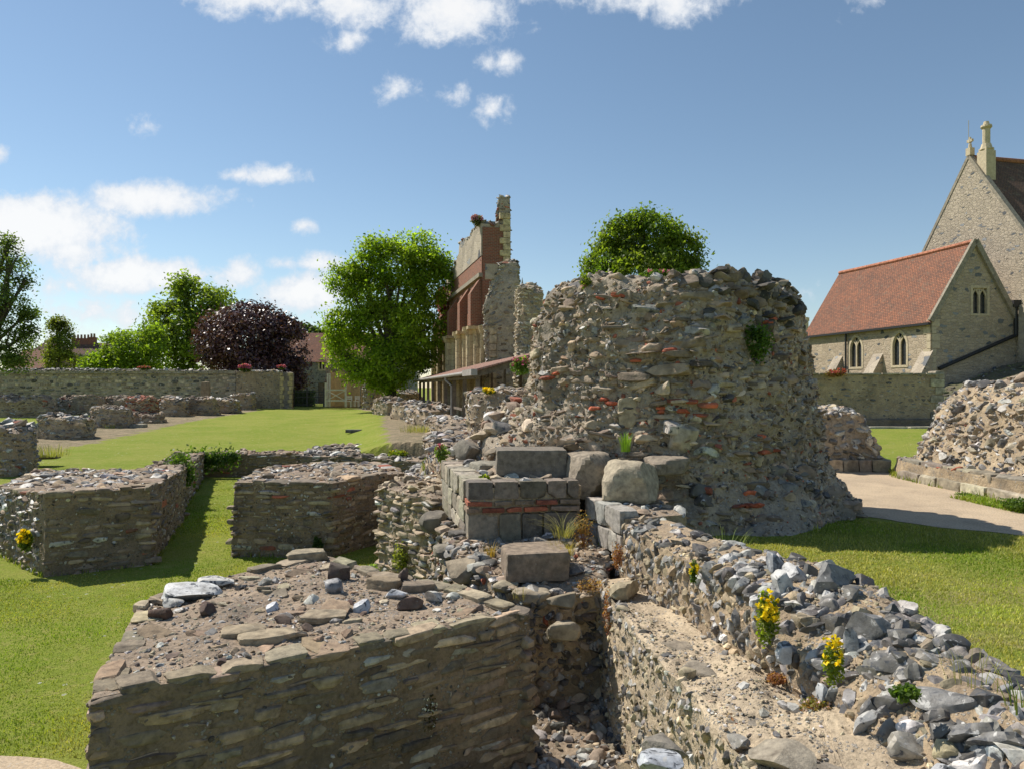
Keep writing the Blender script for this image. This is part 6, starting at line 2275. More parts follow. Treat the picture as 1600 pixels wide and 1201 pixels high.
# ------------------------------------------------------------------ open timber shelter
def shelter():
    r = root('shelter', (-3.5, 37, 1.4), 'open-sided timber shelter with a low clay tiled lean-to roof and grey gutter', 'shelter')
    n0, n1 = np.array((-1.14, 24.6)), np.array((-6.4, 51.0))   # eaves line
    t = (n1 - n0) / np.linalg.norm(n1 - n0)
    g = np.array((t[1], -t[0]))       # to the right
    Ln = np.linalg.norm(n1 - n0)
    ze = 3.46
    Wd, rise = 2.2, .62
    A = Acc()
    nL, nH = 60, 8
    V, UV, F = [], [], []
    for i in range(nL + 1):
        for j in range(nH + 1):
            a, f = Ln * i / nL - .25, j / nH
            p = n0 + t * a + g * (-.25 + (Wd + .3) * f)
            V.append((*p, ze + .06 + (rise + .1) * f + .015 * vnoise(np.array([a * 1.5, f * 5, .3]))))
            UV.append((a, f * 2.6, 0))
    for i in range(nL):
        for j in range(nH):
            q = i * (nH + 1) + j
            F.append((q, q + 1, q + nH + 2, q + nH + 1))
    m = len(V)
    V2 = [(x, y, z - .06) for x, y, z in V]
    A.add(V, [f[::-1] for f in F], 0, uv=UV, smooth=True)
    A.add(V2, F, 0, uv=UV)
    for q in range(nH):
        A.quad(V2[q], V2[q + 1], V[q + 1], V[q])
    for i in range(nL):
        A.quad(V2[(i + 1) * (nH + 1)], V2[i * (nH + 1)], V[i * (nH + 1)], V[(i + 1) * (nH + 1)])
    A.obj('roof', mat_brick('shelter_tile', (.34, .17, .12), (.22, .12, .09), (.08, .05, .04), .2, .16, .012, .02, .6, lich=(.33, .27, .22)), r)
    A = Acc()
    k = n0 - g * .33
    A.tube([(*(k - t * .2), ze + .02), (*(k + t * Ln), ze + .02)], .065, 8)
    A.obj('gutter', LEAD, r)
    A = Acc()
    A.obox((*(n0 - t * .1 - g * .3), ze + .02), (*t, 0), (*g, 0), (0, 0, 1), (1.1, .1, .1))
    A.obj('gutter_box', LEAD, r)
    A = Acc()
    k = n0 + t * 7.0
    A.tube([(*(k - g * .33), ze - .02), (*(k - g * .33), ze - .15), (*(k - g * .1 - t * .2), ze - .4), (*(k - g * .1 - t * .2), 1.3)], .055, 8)
    A.obj('downpipe', LEAD, r)
    A = Acc()
    A.bar((*(n0 + g * .02), ze - .07), (*(n1 + g * .02), ze - .07), .14, .18)
    A.bar((*(n0 + g * Wd), ze + rise - .1), (*(n1 + g * Wd), ze + rise - .1), .14, .18)
    A.obj('wall_plate', TIMBER, r)
    for a in np.linspace(.15, Ln - .2, 9):
        A = Acc()
        p = n0 + t * a
        A.bar((*(p + g * .02), 1.35), (*(p + g * .02), ze - .15), .15, .15)
        A.obj('post', TIMBER, r)
        A = Acc()
        A.bar((*(p - g * .2), ze - .02), (*(p + g * (Wd + .02)), ze + rise - .03), .1, .14)
        A.obj('rafter', TIMBER, r)
        A = Acc()
        A.bar((*(p + g * Wd), 1.35), (*(p + g * Wd), ze + rise - .18), .11, .11)
        A.obj('back_post', TIMBER, r)
    A = Acc()
    A.bar((*(n0 + t * 4), 2.15), (*(n1), 2.15), .05, .09)
    A.obj('rail', TIMBER, r)
    A = Acc()
    p = n0 - t * .1
    A.bar((*(p - g * .2), ze - .02), (*(p + g * (Wd + .1)), ze + rise + .02), .06, .26)
    A.obj('barge_board', TIMBER, r)


shelter()


# ------------------------------------------------------------------ far left: gate, hoarding, post, seats, houses
def far_left():
    d = 57.2
    f = FPX / d
    X = lambda u: (u - 800) / f
    Z = lambda v: EYE + (HZ - v) / f
    zg = Z(635)
    # iron gate
    r = root('iron_gate', (X(481), d, zg), 'low black iron gate between the boundary wall end and the plank hoarding', 'gate')
    A = Acc()
    for u in (459, 480, 506):
        A.bar((X(u), d, zg), (X(u), d, Z(606)), .09)
    for v in (632, 620, 612):
        A.bar((X(459), d, Z(v)), (X(506), d, Z(v)), .05)
    A.obj('frame', IRON, r)
    A = Acc()
    for u in np.arange(460.5, 506, 2.0):
        A.bar((X(u), d, zg), (X(u), d, Z(609)), .022)
    A.obj('bars', IRON, r)
    # hoarding of boards: a wavy curved screen
    r = root('board_screen', (X(533), d + 1, zg), 'tan curved screen of upright boards with a wavy top, left of the big tree', 'screen')
    A = Acc()
    n = 34
    pts = []
    for i in range(n + 1):
        k = i / n
        a = (k - .5) * 2.0
        x = X(533) + 1.18 * math.sin(a * 1.05) / math.sin(1.05) * 1.0
        y = d + 1.0 + .55 * math.cos(a * 1.05)
        zt = Z(577 + 3 * k * 4 + 3.0 * math.sin(k * 13)) if k < .78 else Z(587 + 18 * (k - .78))
        pts.append((x, y, zt))
    for i in range(n):
        a, b = np.array(pts[i]), np.array(pts[i + 1])
        c = (a + b) / 2
        e = b - a
        e[2] = 0
        L = np.linalg.norm(e)
        e /= L
        nn = np.array((-e[1], e[0], 0))
        zt = a[2]
        A.obox((c[0], c[1], (zg + zt) / 2), e, nn, (0, 0, 1), (L / 2 - .004, .015 + .006 * (i % 2), (zt - zg) / 2))
    A.obj('boards', TIMBER_L, r)
    A = Acc()
    for u in (509, 512.5):
        A.bar((X(u), d + .6, zg), (X(u), d + .6, Z(583)), .12)
    A.obj('posts', WHITEWOOD, r)
    r = root('wooden_barrier', (X(527), d - .3, zg), 'pale wooden barrier with crossed braces in front of the board screen', 'barrier')
    A = Acc()
    y = d - .3
    for u in (510.5, 541.5):
        A.bar((X(u), y, zg), (X(u), y, Z(598)), .13)
    for v in (609, 625.5):
        A.bar((X(510.5), y, Z(v)), (X(541.5), y, Z(v)), .11)
    A.obj('frame', WHITEWOOD, r)
    A = Acc()
    A.bar((X(512), y + .01, Z(610)), (X(540), y + .01, Z(625)), .06)
    A.bar((X(512), y + .05, Z(625)), (X(540), y + .05, Z(610)), .06)
    A.obj('cross_brace', WHITEWOOD, r)
    # bench
    def bench(u0, u1, dd, lab):
        r = root('bench', (X((u0 + u1) / 2), dd, zg), lab, 'bench', 'small benches beside the hoarding')
        A = Acc()
        x0, x1 = X(u0), X(u1)
        for k in range(3):
            A.box((x0, dd - .2 + k * .14, zg + .42), (x1, dd - .09 + k * .14, zg + .46))
        A.obj('seat', WHITEWOOD, r)
        A = Acc()
        for k in range(2):
            A.box((x0, dd + .24, zg + .58 + k * .15), (x1, dd + .27, zg + .68 + k * .15))
        A.obj('backrest', WHITEWOOD, r)
        for x in (x0 + .05, x1 - .05):
            for yy, h in ((-.17, .42), (.25, .85)):
                A = Acc()
                A.bar((x, dd + yy, zg), (x, dd + yy, zg + h), .06)
                A.obj('leg', WHITEWOOD, r)
    bench(543, 553, d - .8, 'small pale wooden bench nearer the crossed barrier')
    bench(554, 562, d - .2, 'small pale wooden bench nearer the big tree')
    # yellow stone jamb behind
    A = Acc()
    blocks(A, (X(557), d + 1.6), (1, 0), .35, zg, Z(566), .35, .35, .3, pal_mix((1, (.55, .43, .2), 0, .1)), (0, 1), 3)
    blocks(A, (X(565), d + 1.9), (1, 0), .35, zg, Z(560), .35, .35, .3, pal_mix((1, (.58, .46, .22), 0, .1)), (0, 1), 3)
    tag(A.obj('stone_jamb', [SHAFT, SHAFT]), 'pair of tall yellow stone jambs right of the plank hoarding', 'doorway')
    # rubble wall behind the hoarding and under the big tree
    lump(505, 560, 562, 634, 60.5, 2, 'rubble wall top showing above the curved plank hoarding', pal_rag, 'ruined_wall', 'ruined wall', 1.1, seed=21, dome=.4, group=None)
    lump(566, 596, 592, 640, 55, 2, 'dark flint wall end directly under the left side of the big tree', pal_mix((3, FLM, 1, .3), (2, FLD, 1, .3), (2, RAGD, 0, .2)), 'ruined_wall', 'ruined wall', 1.1, seed=22, dome=.3, group=None)
    lump(592, 660, 611, 640, 52.5, 2, 'low flint wall in shade under the big tree beside the shelter', pal_mix((3, FLM, 1, .3), (2, FLD, 1, .3), (2, RAG, 0, .2)), 'ruined_wall', 'ruined wall', 1.1, seed=23, dome=.2, group=None)
    # standing stone post
    A = Acc()
    dd = 52
    c = PX(320, 610, dd)
    L = loft(A, [(c[0] - .27, dd), (c[0] + .27, dd), (c[0] + .27, dd + .3), (c[0] - .27, dd + .3)], 1.1, flat(EYE + (HZ - 597) / FPX * dd), .09, .1, [(0, 1, 1, 0, 0), (.88, 1, 1, 0, 0), (1, .8, .8, 0, 0)], .02, 3, None, .05, .02)
    tag(A.obj('stone_post', [mat_plain('brown_stone_post', (.26, .2, .13), .9, .3, 5)]), 'upright brown stone post standing before the long boundary wall', 'stone post')


far_left()


def house(name, label, x0, x1, y, dep, zb, ze, zr, wallm, roofm, windows=(), door=None, ridge_along='x', chim=()):
    r = root(name, ((x0 + x1) / 2, y, zb), label, 'house')
    A = Acc()
    holes = [(a - x0, b - x0, c - zb, d_ - zb) for a, b, c, d_ in windows]
    if door:
        holes.append((door[0] - x0, door[1] - x0, 0.02, door[3] - zb))
    panel_holes(A, (x0, y, zb), (1, 0), x1 - x0, ze - zb, holes, (0, -1), .25)
    yr = y + dep / 2
    A.add([(x0, y, zb), (x0, y, ze), (x0, yr, zr), (x0, y + dep, ze), (x0, y + dep, zb)], [[0, 1, 2, 3, 4]])
    A.add([(x1, y, zb), (x1, y, ze), (x1, yr, zr), (x1, y + dep, ze), (x1, y + dep, zb)], [[4, 3, 2, 1, 0]])
    A.quad((x1, y + dep, zb), (x0, y + dep, zb), (x0, y + dep, ze), (x1, y + dep, ze))
    A.obj('wall', wallm, r)
    A = Acc()
    ov = .25
    k = (zr - ze) / (dep / 2)
    A.quad((x0 - ov, y - ov, ze - k * ov + .05), (x1 + ov, y - ov, ze - k * ov + .05), (x1 + ov, yr, zr + .05), (x0 - ov, yr, zr + .05))
    A.quad((x1 + ov, y + dep + ov, ze - k * ov + .05), (x0 - ov, y + dep + ov, ze - k * ov + .05), (x0 - ov, yr, zr + .05), (x1 + ov, yr, zr + .05))
    rf = A.obj('roof', roofm, r)
    for (cx, w, h, pots) in chim:
        A = Acc()
        A.box((cx - w / 2, yr - .35, zr - .6), (cx + w / 2, yr + .35, zr + h))
        A.box((cx - w / 2 - .06, yr - .41, zr + h), (cx + w / 2 + .06, yr + .41, zr + h + .12))
        for p in range(pots):
            px = cx - w / 2 + w * (p + .5) / pots
            A.tube([(px, yr, zr + h + .1), (px, yr, zr + h + .65)], [.15, .12], 8)
        c = A.obj('chimney', BRICK, r)
        c.parent = rf
        c.location = (0, 0, 0)
    for (a, b, c, d_) in windows:
        A = Acc()
        for xx in (a, (a + b) / 2, b):
            A.bar((xx, y + .06, c), (xx, y + .06, d_), .16)
        for zz in (c, d_):
            A.bar((a, y + .05, zz), (b, y + .05, zz), .18)
        w = A.obj('window', DRESS, r)
        A = Acc()
        A.quad((a, y + .2, c), (b, y + .2, c), (b, y + .2, d_), (a, y + .2, d_))
        g = A.obj('pane', GLASS, r)
        g.parent = w
    if door:
        A = Acc()
        A.box((door[0], y + .12, zb), (door[1], y + .2, door[3]))
        A.obj('door', TIMBER, r)
    return r


d = 74
X = lambda u, d: (u - 800) / FPX * d
Z = lambda v, d: EYE + (HZ - v) / FPX * d
house('flint_house', 'flint walled house with a long red tiled roof behind the purple tree and iron gate', X(430, d), X(640, d), d, 6.5, 1.2, Z(563, d), Z(521, d + 3), FLINTW, TILE,
      [(X(498, d), X(508, d), Z(578, d), Z(562.8, d)), (X(461, d), X(467, d), Z(590, d), Z(575, d)), (X(470, d), X(474, d), Z(622, d), Z(600, d))], (X(497, d), X(507, d), 0, Z(598, d)), chim=((X(533, 77), .9, .8, 2),))
d = 92
house('tiled_house', 'small red tiled roof showing above the boundary wall beside the far left tree', X(12, d), X(66, d), d, 7, 1.2, Z(574, d), Z(546, d + 3), BRICK, TILE, chim=())
d = 100
house('terrace_house', 'brown roofed house with a row of chimney pots behind the boundary wall', X(100, d), X(152, d), d, 7, 1.2, Z(566, d), Z(536, d + 3), FLINTW, TILE_O, [(X(131, d), X(139, d), Z(562, d), Z(553, d) - .1)], chim=((X(124, 103), 2.4, .55, 5), (X(142, 103), .8, .7, 2)))
A = Acc()
d = 98
c = (X(62, d), d + 3)
zb_, zt_ = Z(556, d), Z(523, d)
for a, b in (((-1, -1), (1, -1)), ((1, -1), (1, 1)), ((1, 1), (-1, 1)), ((-1, 1), (-1, -1))):
    A.quad((c[0] + a[0] * 2.2, c[1] + a[1] * 2.2, 1), (c[0] + b[0] * 2.2, c[1] + b[1] * 2.2, 1), (c[0] + b[0] * 2.2, c[1] + b[1] * 2.2, zb_), (c[0] + a[0] * 2.2, c[1] + a[1] * 2.2, zb_), 0)
r_ = root('roof_turret', (c[0], c[1], 1), 'pointed pyramid roof of a house peeping beside the far left tree', 'building')
A.obj('wall', FLINTW, r_)
A = Acc()
for a, b in (((-1, -1), (1, -1)), ((1, -1), (1, 1)), ((1, 1), (-1, 1)), ((-1, 1), (-1, -1))):
    A.add([(c[0] + a[0] * 2.5, c[1] + a[1] * 2.5, zb_), (c[0] + b[0] * 2.5, c[1] + b[1] * 2.5, zb_), (*c, zt_)], [[0, 1, 2]], uv=[(0, 0, 0), (5, 0, 0), (2.5, 3, 0)])
A.obj('roof', TILE_O, r_)


# ------------------------------------------------------------------ trees and plants
def leaves(acc, pos, size, col, nbias=None, mat=0, asp=.6):
    n = len(pos)
    N = nrm(rng.normal(0, 1, (n, 3)) + (0 if nbias is None else nbias))
    T = nrm(np.cross(N, rng.normal(0, 1, (n, 3))))
    B = np.cross(N, T)
    s = (size * rng.uniform(.65, 1.35, n))[:, None]
    fold = N * s * .18
    V = np.stack((pos - T * s, pos - B * s * asp + fold, pos + T * s, pos + B * s * asp + fold), 1).reshape(-1, 3)
    F = np.arange(n * 4).reshape(-1, 4)
    acc.add(V, F, mat, np.repeat(np.c_[col, np.zeros(n)], 4, 0))


def tree(name, label, lobes, d, base_u, trunk_r, cols, nleaf, leaf, mat=LEAF, z0=1.2, cat='tree', group=None, clump=.42, fill=.55, thick=.85, fork=.45, trunk=True, per=34, thin=-.17):
    f = FPX / d
    x0 = (base_u - 800) / f
    r = root(name, (x0, d, z0), label, cat, group)
    A = Acc()
    C, R = [], []
    for (u, v, ru, rv) in lobes:
        C.append(((u - 800) / f, d + rng.uniform(-.35, .35) * ru / f, EYE + (HZ - v) / f))
        R.append((ru / f, (ru * .5 + rv * .5) / f * thick, rv / f))
    C, R = np.array(C), np.array(R)
    vol = R.prod(1) ** (2 / 3)
    cnt = np.maximum(30, (nleaf / per * vol / vol.sum())).astype(int)
    cen = []
    for c, q, k in zip(C, R, cnt):
        dr = nrm(rng.normal(0, 1, (k, 3)))
        rad = rng.random(k) ** (1 / 3) * (1 - fill) + fill * rng.uniform(.82, 1.0, k)
        cen.append(c + dr * q * (rad * rng.uniform(.86, 1.1, k))[:, None])
    cen = np.concatenate(cen)
    cen = cen[fbm(cen * (1.5 / (R[:, 0].mean() ** .7)) + 31 * x0, 3) > thin]
    bright = np.exp(rng.normal(0, .22, len(cen)))
    kk = np.repeat(np.arange(len(cen)), per)
    sp = clump * rng.uniform(.6, 1.3, len(cen))
    off = rng.normal(0, 1, (len(kk), 3)) * sp[kk][:, None] * np.array((1, 1, .62))
    pos = cen[kk] + off
    keep = pos[:, 2] > z0 + .1
    pos, kk = pos[keep], kk[keep]
    cc = np.array(cols)
    mixk = np.clip(fbm(cen * .7 + 5, 3) * .9 + .5, 0, 1)[kk][:, None]
    col = (cc[0] * (1 - mixk) + cc[1] * mixk) * bright[kk][:, None]
    ctr = C.mean(0)
    leaves(A, pos, np.full(len(pos), leaf), col, nrm(pos - ctr) * .7 + np.array((0, 0, .5)))
    A.obj('crown', mat, r)
    if trunk:
        A = Acc()
        top = C[np.argmax(C[:, 2])]
        zf = z0 + (ctr[2] - z0) * fork
        A.tube([(x0, d, z0 - .3), (x0 + .03, d, z0 + .3), (x0 + (ctr[0] - x0) * .3, d, zf), (ctr[0], ctr[1], ctr[2] + .3), tuple(top)], [trunk_r * 1.5, trunk_r, trunk_r * .8, trunk_r * .45, trunk_r * .12], 9)
        for c, q in zip(C, R):
            st = np.array((x0 + (ctr[0] - x0) * .3, d, zf + rng.uniform(-.3, .8)))
            mid = (st + c) / 2 + rng.normal(0, .25, 3)
            A.tube([st, mid, c, c + nrm(c - st) * q * .6], [trunk_r * .5, trunk_r * .34, trunk_r * .2, .02], 6)
            for _ in range(4):
                e = c + nrm(rng.normal(0, 1, 3)) * q * .8
                A.tube([mid * .4 + c * .6, (c + e) / 2 + rng.normal(0, .12, 3), e], [trunk_r * .18, trunk_r * .12, .012], 5)
        A.obj('trunk', BARK, r)
    return r


G1, G2 = np.array((.15, .25, .018)), np.array((.25, .34, .035))
tree('broadleaf_tree', 'large bright green broadleaf tree standing left of the tall ruined nave wall',
     [(630, 418, 48, 40), (575, 462, 40, 40), (668, 440, 36, 48), (536, 512, 28, 34), (605, 510, 60, 50), (655, 525, 42, 50), (618, 570, 55, 32), (540, 438, 26, 28), (648, 384, 32, 24), (532, 555, 24, 22), (592, 392, 28, 20), (600, 598, 26, 18), (690, 415, 16, 28), (570, 415, 24, 20), (560, 580, 24, 18)],
     50, 612, .38, (G1, G2), 62000, .105, clump=.36, thin=-.26)
tree('broadleaf_tree', 'tree crown rising behind the top of the great pier',
     [(1005, 372, 60, 40), (950, 408, 36, 34), (1062, 395, 32, 36), (1000, 348, 30, 20), (1000, 440, 85, 50), (960, 372, 26, 22), (1045, 360, 22, 18), (930, 425, 20, 16), (1085, 410, 14, 18)],
     46, 1005, .4, (np.array((.10, .18, .02)), np.array((.19, .24, .04))), 30000, .11, clump=.34, thin=-.30)
tree('purple_tree', 'dark purple leaved tree with a dense dome crown behind the boundary wall',
     [(392, 530, 70, 48), (345, 545, 36, 40), (435, 540, 42, 45), (390, 498, 50, 26), (420, 575, 55, 30), (360, 580, 45, 20), (462, 575, 16, 22), (330, 520, 22, 22), (350, 500, 26, 18), (440, 510, 24, 20), (455, 600, 20, 18)],
     63, 400, .4, (np.array((.07, .032, .038)), np.array((.155, .075, .078))), 40000, .13, LEAF_DK, clump=.36, thin=-.33)
tree('broadleaf_tree', 'tall light green tree behind the purple leaved tree, its crown reaching above it',
     [(300, 470, 48, 32), (338, 470, 28, 24), (275, 512, 40, 40), (325, 525, 48, 40), (290, 446, 18, 14), (255, 490, 18, 20), (268, 556, 50, 34), (305, 560, 40, 30)],
     76, 300, .4, (np.array((.14, .21, .03)), np.array((.20, .26, .05))), 24000, .17, clump=.5)
tree('broad_shrub', 'wide light green shrub behind the boundary wall, left of the tall light green tree',
     [(195, 548, 42, 32), (162, 562, 26, 20), (222, 548, 36, 38), (185, 570, 50, 18), (235, 520, 16, 14), (150, 570, 18, 12)],
     66, 195, .2, (np.array((.15, .24, .025)), np.array((.20, .28, .04))), 18000, .13, cat='shrub', clump=.4)
tree('slender_tree', 'slender upright young tree with yellowish green leaves, between two houses',
     [(92, 520, 14, 20), (92, 545, 22, 22), (92, 566, 28, 18), (90, 506, 7, 9)], 68, 92, .12, (np.array((.11, .15, .03)), np.array((.16, .18, .05))), 7000, .11, clump=.3)
tree('airy_tree', 'tall airy dark tree cut by the left edge of the view',
     [(-20, 410, 45, 42), (22, 415, 26, 24), (8, 382, 16, 16), (20, 475, 34, 30), (-20, 490, 50, 50), (36, 440, 16, 12), (18, 535, 34, 34), (-15, 555, 50, 30), (45, 520, 14, 12), (40, 490, 14, 10), (-40, 440, 40, 60), (30, 565, 22, 14)],
     47, -45, .35, (np.array((.08, .135, .03)), np.array((.13, .18, .045))), 15000, .085, clump=.3, fill=.2, per=26)
tree('broadleaf_tree', 'distant dark green tree tops behind the red roof right of the purple tree', [(480, 520, 16, 8), (465, 515, 12, 8), (500, 524, 12, 6)], 120, 480, .3, (np.array((.06, .10, .03)), np.array((.08, .12, .035))), 1500, .3, clump=.6)


def hedge():
    A = Acc()
    d = 61
    x0, x1 = (458 - 800) / FPX * d, (489 - 800) / FPX * d
    n = 6000
    p = np.c_[rng.uniform(x0, x1, n), rng.uniform(d, d + 1.0, n), rng.uniform(1.25, 2.6, n)]
    k = rng.integers(0, 3, n)
    p[k == 0, 1] = d + rng.normal(0, .05, (k == 0).sum())
    p[k == 1, 2] = 2.6 + rng.normal(0, .05, (k == 1).sum())
    leaves(A, p, np.full(n, .07), np.tile((.085, .145, .03), (n, 1)) * np.exp(rng.normal(0, .2, (n, 1))), np.array((0, -.6, .8)))
    tag(A.obj('hedge', LEAF), 'trimmed green hedge behind the low black iron gate', 'hedge')


hedge()


def put(u, v, d):
    return PX(u, v, d)


def clumpy(name, label, cat, u, v, d, r, n, leaf, cols, flowers=None, mat=LEAF, hang=0, stems=10, group=None, fl_top=True):
    """a cushion or bunch of leaves on stems, with flowers on top"""
    A = Acc()
    c = put(u, v, d)
    r = np.asarray(r, float)
    dr = nrm(rng.normal(0, 1, (n, 3)))
    rad = rng.random(n) ** .5
    lob = 1 + .5 * fbm(dr * 1.6 + c * 3, 3)
    p = c + dr * (rad * lob)[:, None] * r
    if hang:
        p[:, 2] -= hang * rng.random(n) * rad
    cc = np.array(cols)
    k = rng.random(n)[:, None]
    leaves(A, p, np.full(n, leaf), cc[0] * (1 - k) + cc[1] * k, np.array((-.3, -.5, .6)))
    b = c - np.array((0, -r[1] * .6, r[2] * .9))
    for i in range(stems):
        e = p[rng.integers(0, n)]
        A.tube([b, (b + e) / 2 + rng.normal(0, .15, 3) * r, e], [leaf * .18, leaf * .14, leaf * .06], 5, 0, (*cc[0] * .8, 0))
    if flowers:
        fc, fn, fs = flowers
        dr = nrm(rng.normal(0, 1, (fn, 3)))
        if fl_top:
            dr[:, 2] = np.abs(dr[:, 2])
            dr[:, 1] = -np.abs(dr[:, 1])
        fp = c + dr * r * rng.uniform(.75, 1.12, fn)[:, None]
        for _ in range(5):
            leaves(A, fp + rng.normal(0, fs * .5, (fn, 3)), np.full(fn, fs), np.tile(fc, (fn, 1)) * rng.uniform(.8, 1.15, (fn, 1)), np.array((-.3, -.6, .6)), 1, .85)
    o = A.obj(name, [mat, PETAL])
    return tag(o, label, cat, group)


YEL = (.85, .64, .02)
PNK = (.52, .13, .25)
gC = ((.10, .16, .02), (.22, .26, .03))
gD = ((.06, .12, .02), (.12, .19, .03))
redC = ((.27, .11, .075), (.34, .19, .10))
clumpy('wallflower', 'yellow flowering plant growing midway along the sloping flint wall, the tallest of its kind', 'flowering plant', 1198, 965, 4.26, (.065, .06, .16), 520, .014, gC, (YEL, 32, .0135))
clumpy('wallflower', 'yellow flowering plant nearer the low end of the sloping flint wall', 'flowering plant', 1302, 1035, 3.66, (.055, .05, .12), 480, .011, gC, (YEL, 12, .013))
clumpy('wallflower', 'tiny yellow flowers under the crest at the far part of the flint wall', 'flowering plant', 1084, 893, 5.33, (.03, .03, .09), 160, .013, gD, (YEL, 9, .013))
clumpy('wallflower', 'yellow flowering plant growing from the flint side of the broad left pier', 'flowering plant', 40, 845, 11.75, (.10, .08, .17), 500, .03, gC, (YEL, 40, .028))
clumpy('stonecrop', 'reddish stonecrop mat on the corner where the flint wall starts', 'plant', 965, 868, 6.72, (.06, .05, .13), 420, .010, redC)
clumpy('stonecrop', 'reddish dry stonecrop trailing down the rubble corner below the ledge', 'plant', 950, 955, 6.28, (.045, .05, .22), 380, .010, redC)
clumpy('stonecrop', 'tall reddish weed clump beside the arching dry grass', 'plant', 912, 828, 7.4, (.12, .08, .2), 420, .011, ((.27, .13, .075), (.34, .24, .10)), stems=34)
clumpy('stonecrop', 'rusty weeds spreading over the ledge left of the flint wall corner', 'plant', 920, 915, 6.6, (.16, .11, .07), 520, .010, ((.30, .15, .08), (.38, .27, .12)), stems=26)
clumpy('stonecrop', 'reddish stonecrop along the broken lower edge of the mortar ledge', 'plant', 1140, 1130, 3.95, (.05, .14, .05), 700, .010, redC, ((.65, .5, .5), 25, .006))
clumpy('stonecrop', 'reddish stonecrop at the foot of the tallest yellow flowering plant', 'plant', 1213, 1060, 4.3, (.05, .05, .03), 420, .010, redC)
clumpy('stonecrop', 'reddish and green creeping weeds at the foot of the nearer yellow flowering plant', 'plant', 1282, 1105, 3.93, (.11, .07, .05), 900, .011, ((.30, .14, .07), (.16, .2, .05)), ((.7, .55, .6), 20, .006))
clumpy('creeping_weed', 'small green leaves under the curled dark flint on the low wall', 'plant', 1415, 1082, 3.4, (.07, .04, .035), 300, .014, gD)
clumpy('hanging_weed', 'dark weed with tiny white flowers hanging on the near face of the largest pier', 'plant', 668, 1115, 5.15, (.07, .05, .15), 420, .011, ((.07, .075, .03), (.14, .10, .05)), ((.7, .7, .66), 50, .006), fl_top=False)
clumpy('fern', 'dark green fern tuft low on the front of the middle pier', 'plant', 497, 852, 12.85, (.09, .06, .16), 300, .03, ((.04, .08, .02), (.07, .12, .03)))
clumpy('hanging_weed', 'bushy green plant growing from the upper right side of the great pier', 'plant', 1184, 528, 8.75, (.17, .14, .2), 1300, .022, ((.07, .14, .025), (.12, .2, .04)), hang=.12)
clumpy('weed', 'low weed with tiny pink flowers on the very top of the great pier', 'plant', 1025, 428, 9.0, (.2, .13, .06), 420, .02, gD, ((.6, .2, .3), 10, .014))
clumpy('weed', 'small leafy weed on the upper left shoulder of the great pier', 'plant', 915, 440, 9.3, (.08, .08, .09), 200, .02, gC)
clumpy('valerian', 'pink valerian flowers at the right end of the shelter roof', 'flowering plant', 815, 572, 18.5, (.28, .15, .22), 500, .045, ((.14, .22, .05), (.2, .3, .09)), (PNK, 24, .03))
clumpy('valerian', 'pink flowering bush on the boundary wall where the pale blocks end', 'flowering plant', 383, 575, 56.7, (.5, .3, .3), 700, .07, gD, (PNK, 70, .06))
clumpy('valerian', 'small pink flowers on top of the boundary wall end pier', 'flowering plant', 440, 574, 56.9, (.35, .2, .17), 250, .06, gD, (PNK, 24, .06))
clumpy('valerian', 'few pink flowers on the coping above the brown stone post', 'flowering plant', 226, 575, 56.9, (.5, .2, .14), 300, .07, gD, ((.5, .12, .14), 25, .06))
clumpy('valerian', 'pink flowers clinging high on the far end of the tall nave wall', 'flowering plant', 690, 470, 52, (.35, .4, .9), 500, .09, gD, (PNK, 120, .08), fl_top=False)
clumpy('valerian', 'pink flowering tuft on the stepped top edge of the tall nave wall', 'flowering plant', 745, 345, 40.3, (.35, .3, .3), 500, .06, ((.12, .14, .06), (.2, .2, .1)), ((.5, .25, .4), 60, .045))
clumpy('valerian', 'single pink flower with pale leaves beside the far end of the dressed block wall', 'flowering plant', 690, 708, 11.3, (.10, .1, .12), 260, .03, ((.14, .22, .06), (.25, .33, .12)), (PNK, 3, .035))
clumpy('weed', 'small yellow flowers on the squat flint rubble stub', 'flowering plant', 763, 611, 17.5, (.16, .1, .08), 200, .03, gC, (YEL, 25, .03))
clumpy('weed', 'green leafy weed on the dressed block wall below the long dark block', 'plant', 757, 748, 8.35, (.07, .06, .05), 200, .02, gC)
clumpy('weed', 'yellow green weed on the white flint topped curved wall', 'plant', 622, 708, 22.0, (.32, .25, .12), 600, .035, gC, (YEL, 6, .025))
clumpy('weed', 'yellow green weeds growing up the sunlit rubble wall end', 'plant', 628, 870, 11.1, (.16, .1, .22), 420, .022, ((.16, .2, .04), (.28, .3, .07)))
clumpy('weed', 'pale leafy weed at the foot of the middle pier by the rubble wall end', 'plant', 580, 890, 11.3, (.11, .1, .1), 300, .028, ((.2, .3, .1), (.3, .4, .17)))
clumpy('weed', 'green weeds along the foot of the worn stone plinth, nearest the right edge', 'plant', 1592, 788, 9.75, (.16, .3, .09), 1200, .018, gD)
clumpy('weed', 'low green weeds along the foot of the worn stone plinth beside the path', 'plant', 1518, 776, 11.1, (.12, .4, .055), 900, .016, gD)
clumpy('weed', 'reddish weeds on top of the grey garden wall below the chapel', 'plant', 1305, 583, 31.4, (.5, .2, .18), 300, .05, ((.2, .16, .06), (.3, .14, .09)), ((.5, .12, .1), 22, .04))
clumpy('weed', 'yellow green weed on the left end of the small pale flint stump', 'plant', 1268, 652, 14.4, (.1, .1, .07), 200, .03, gC)


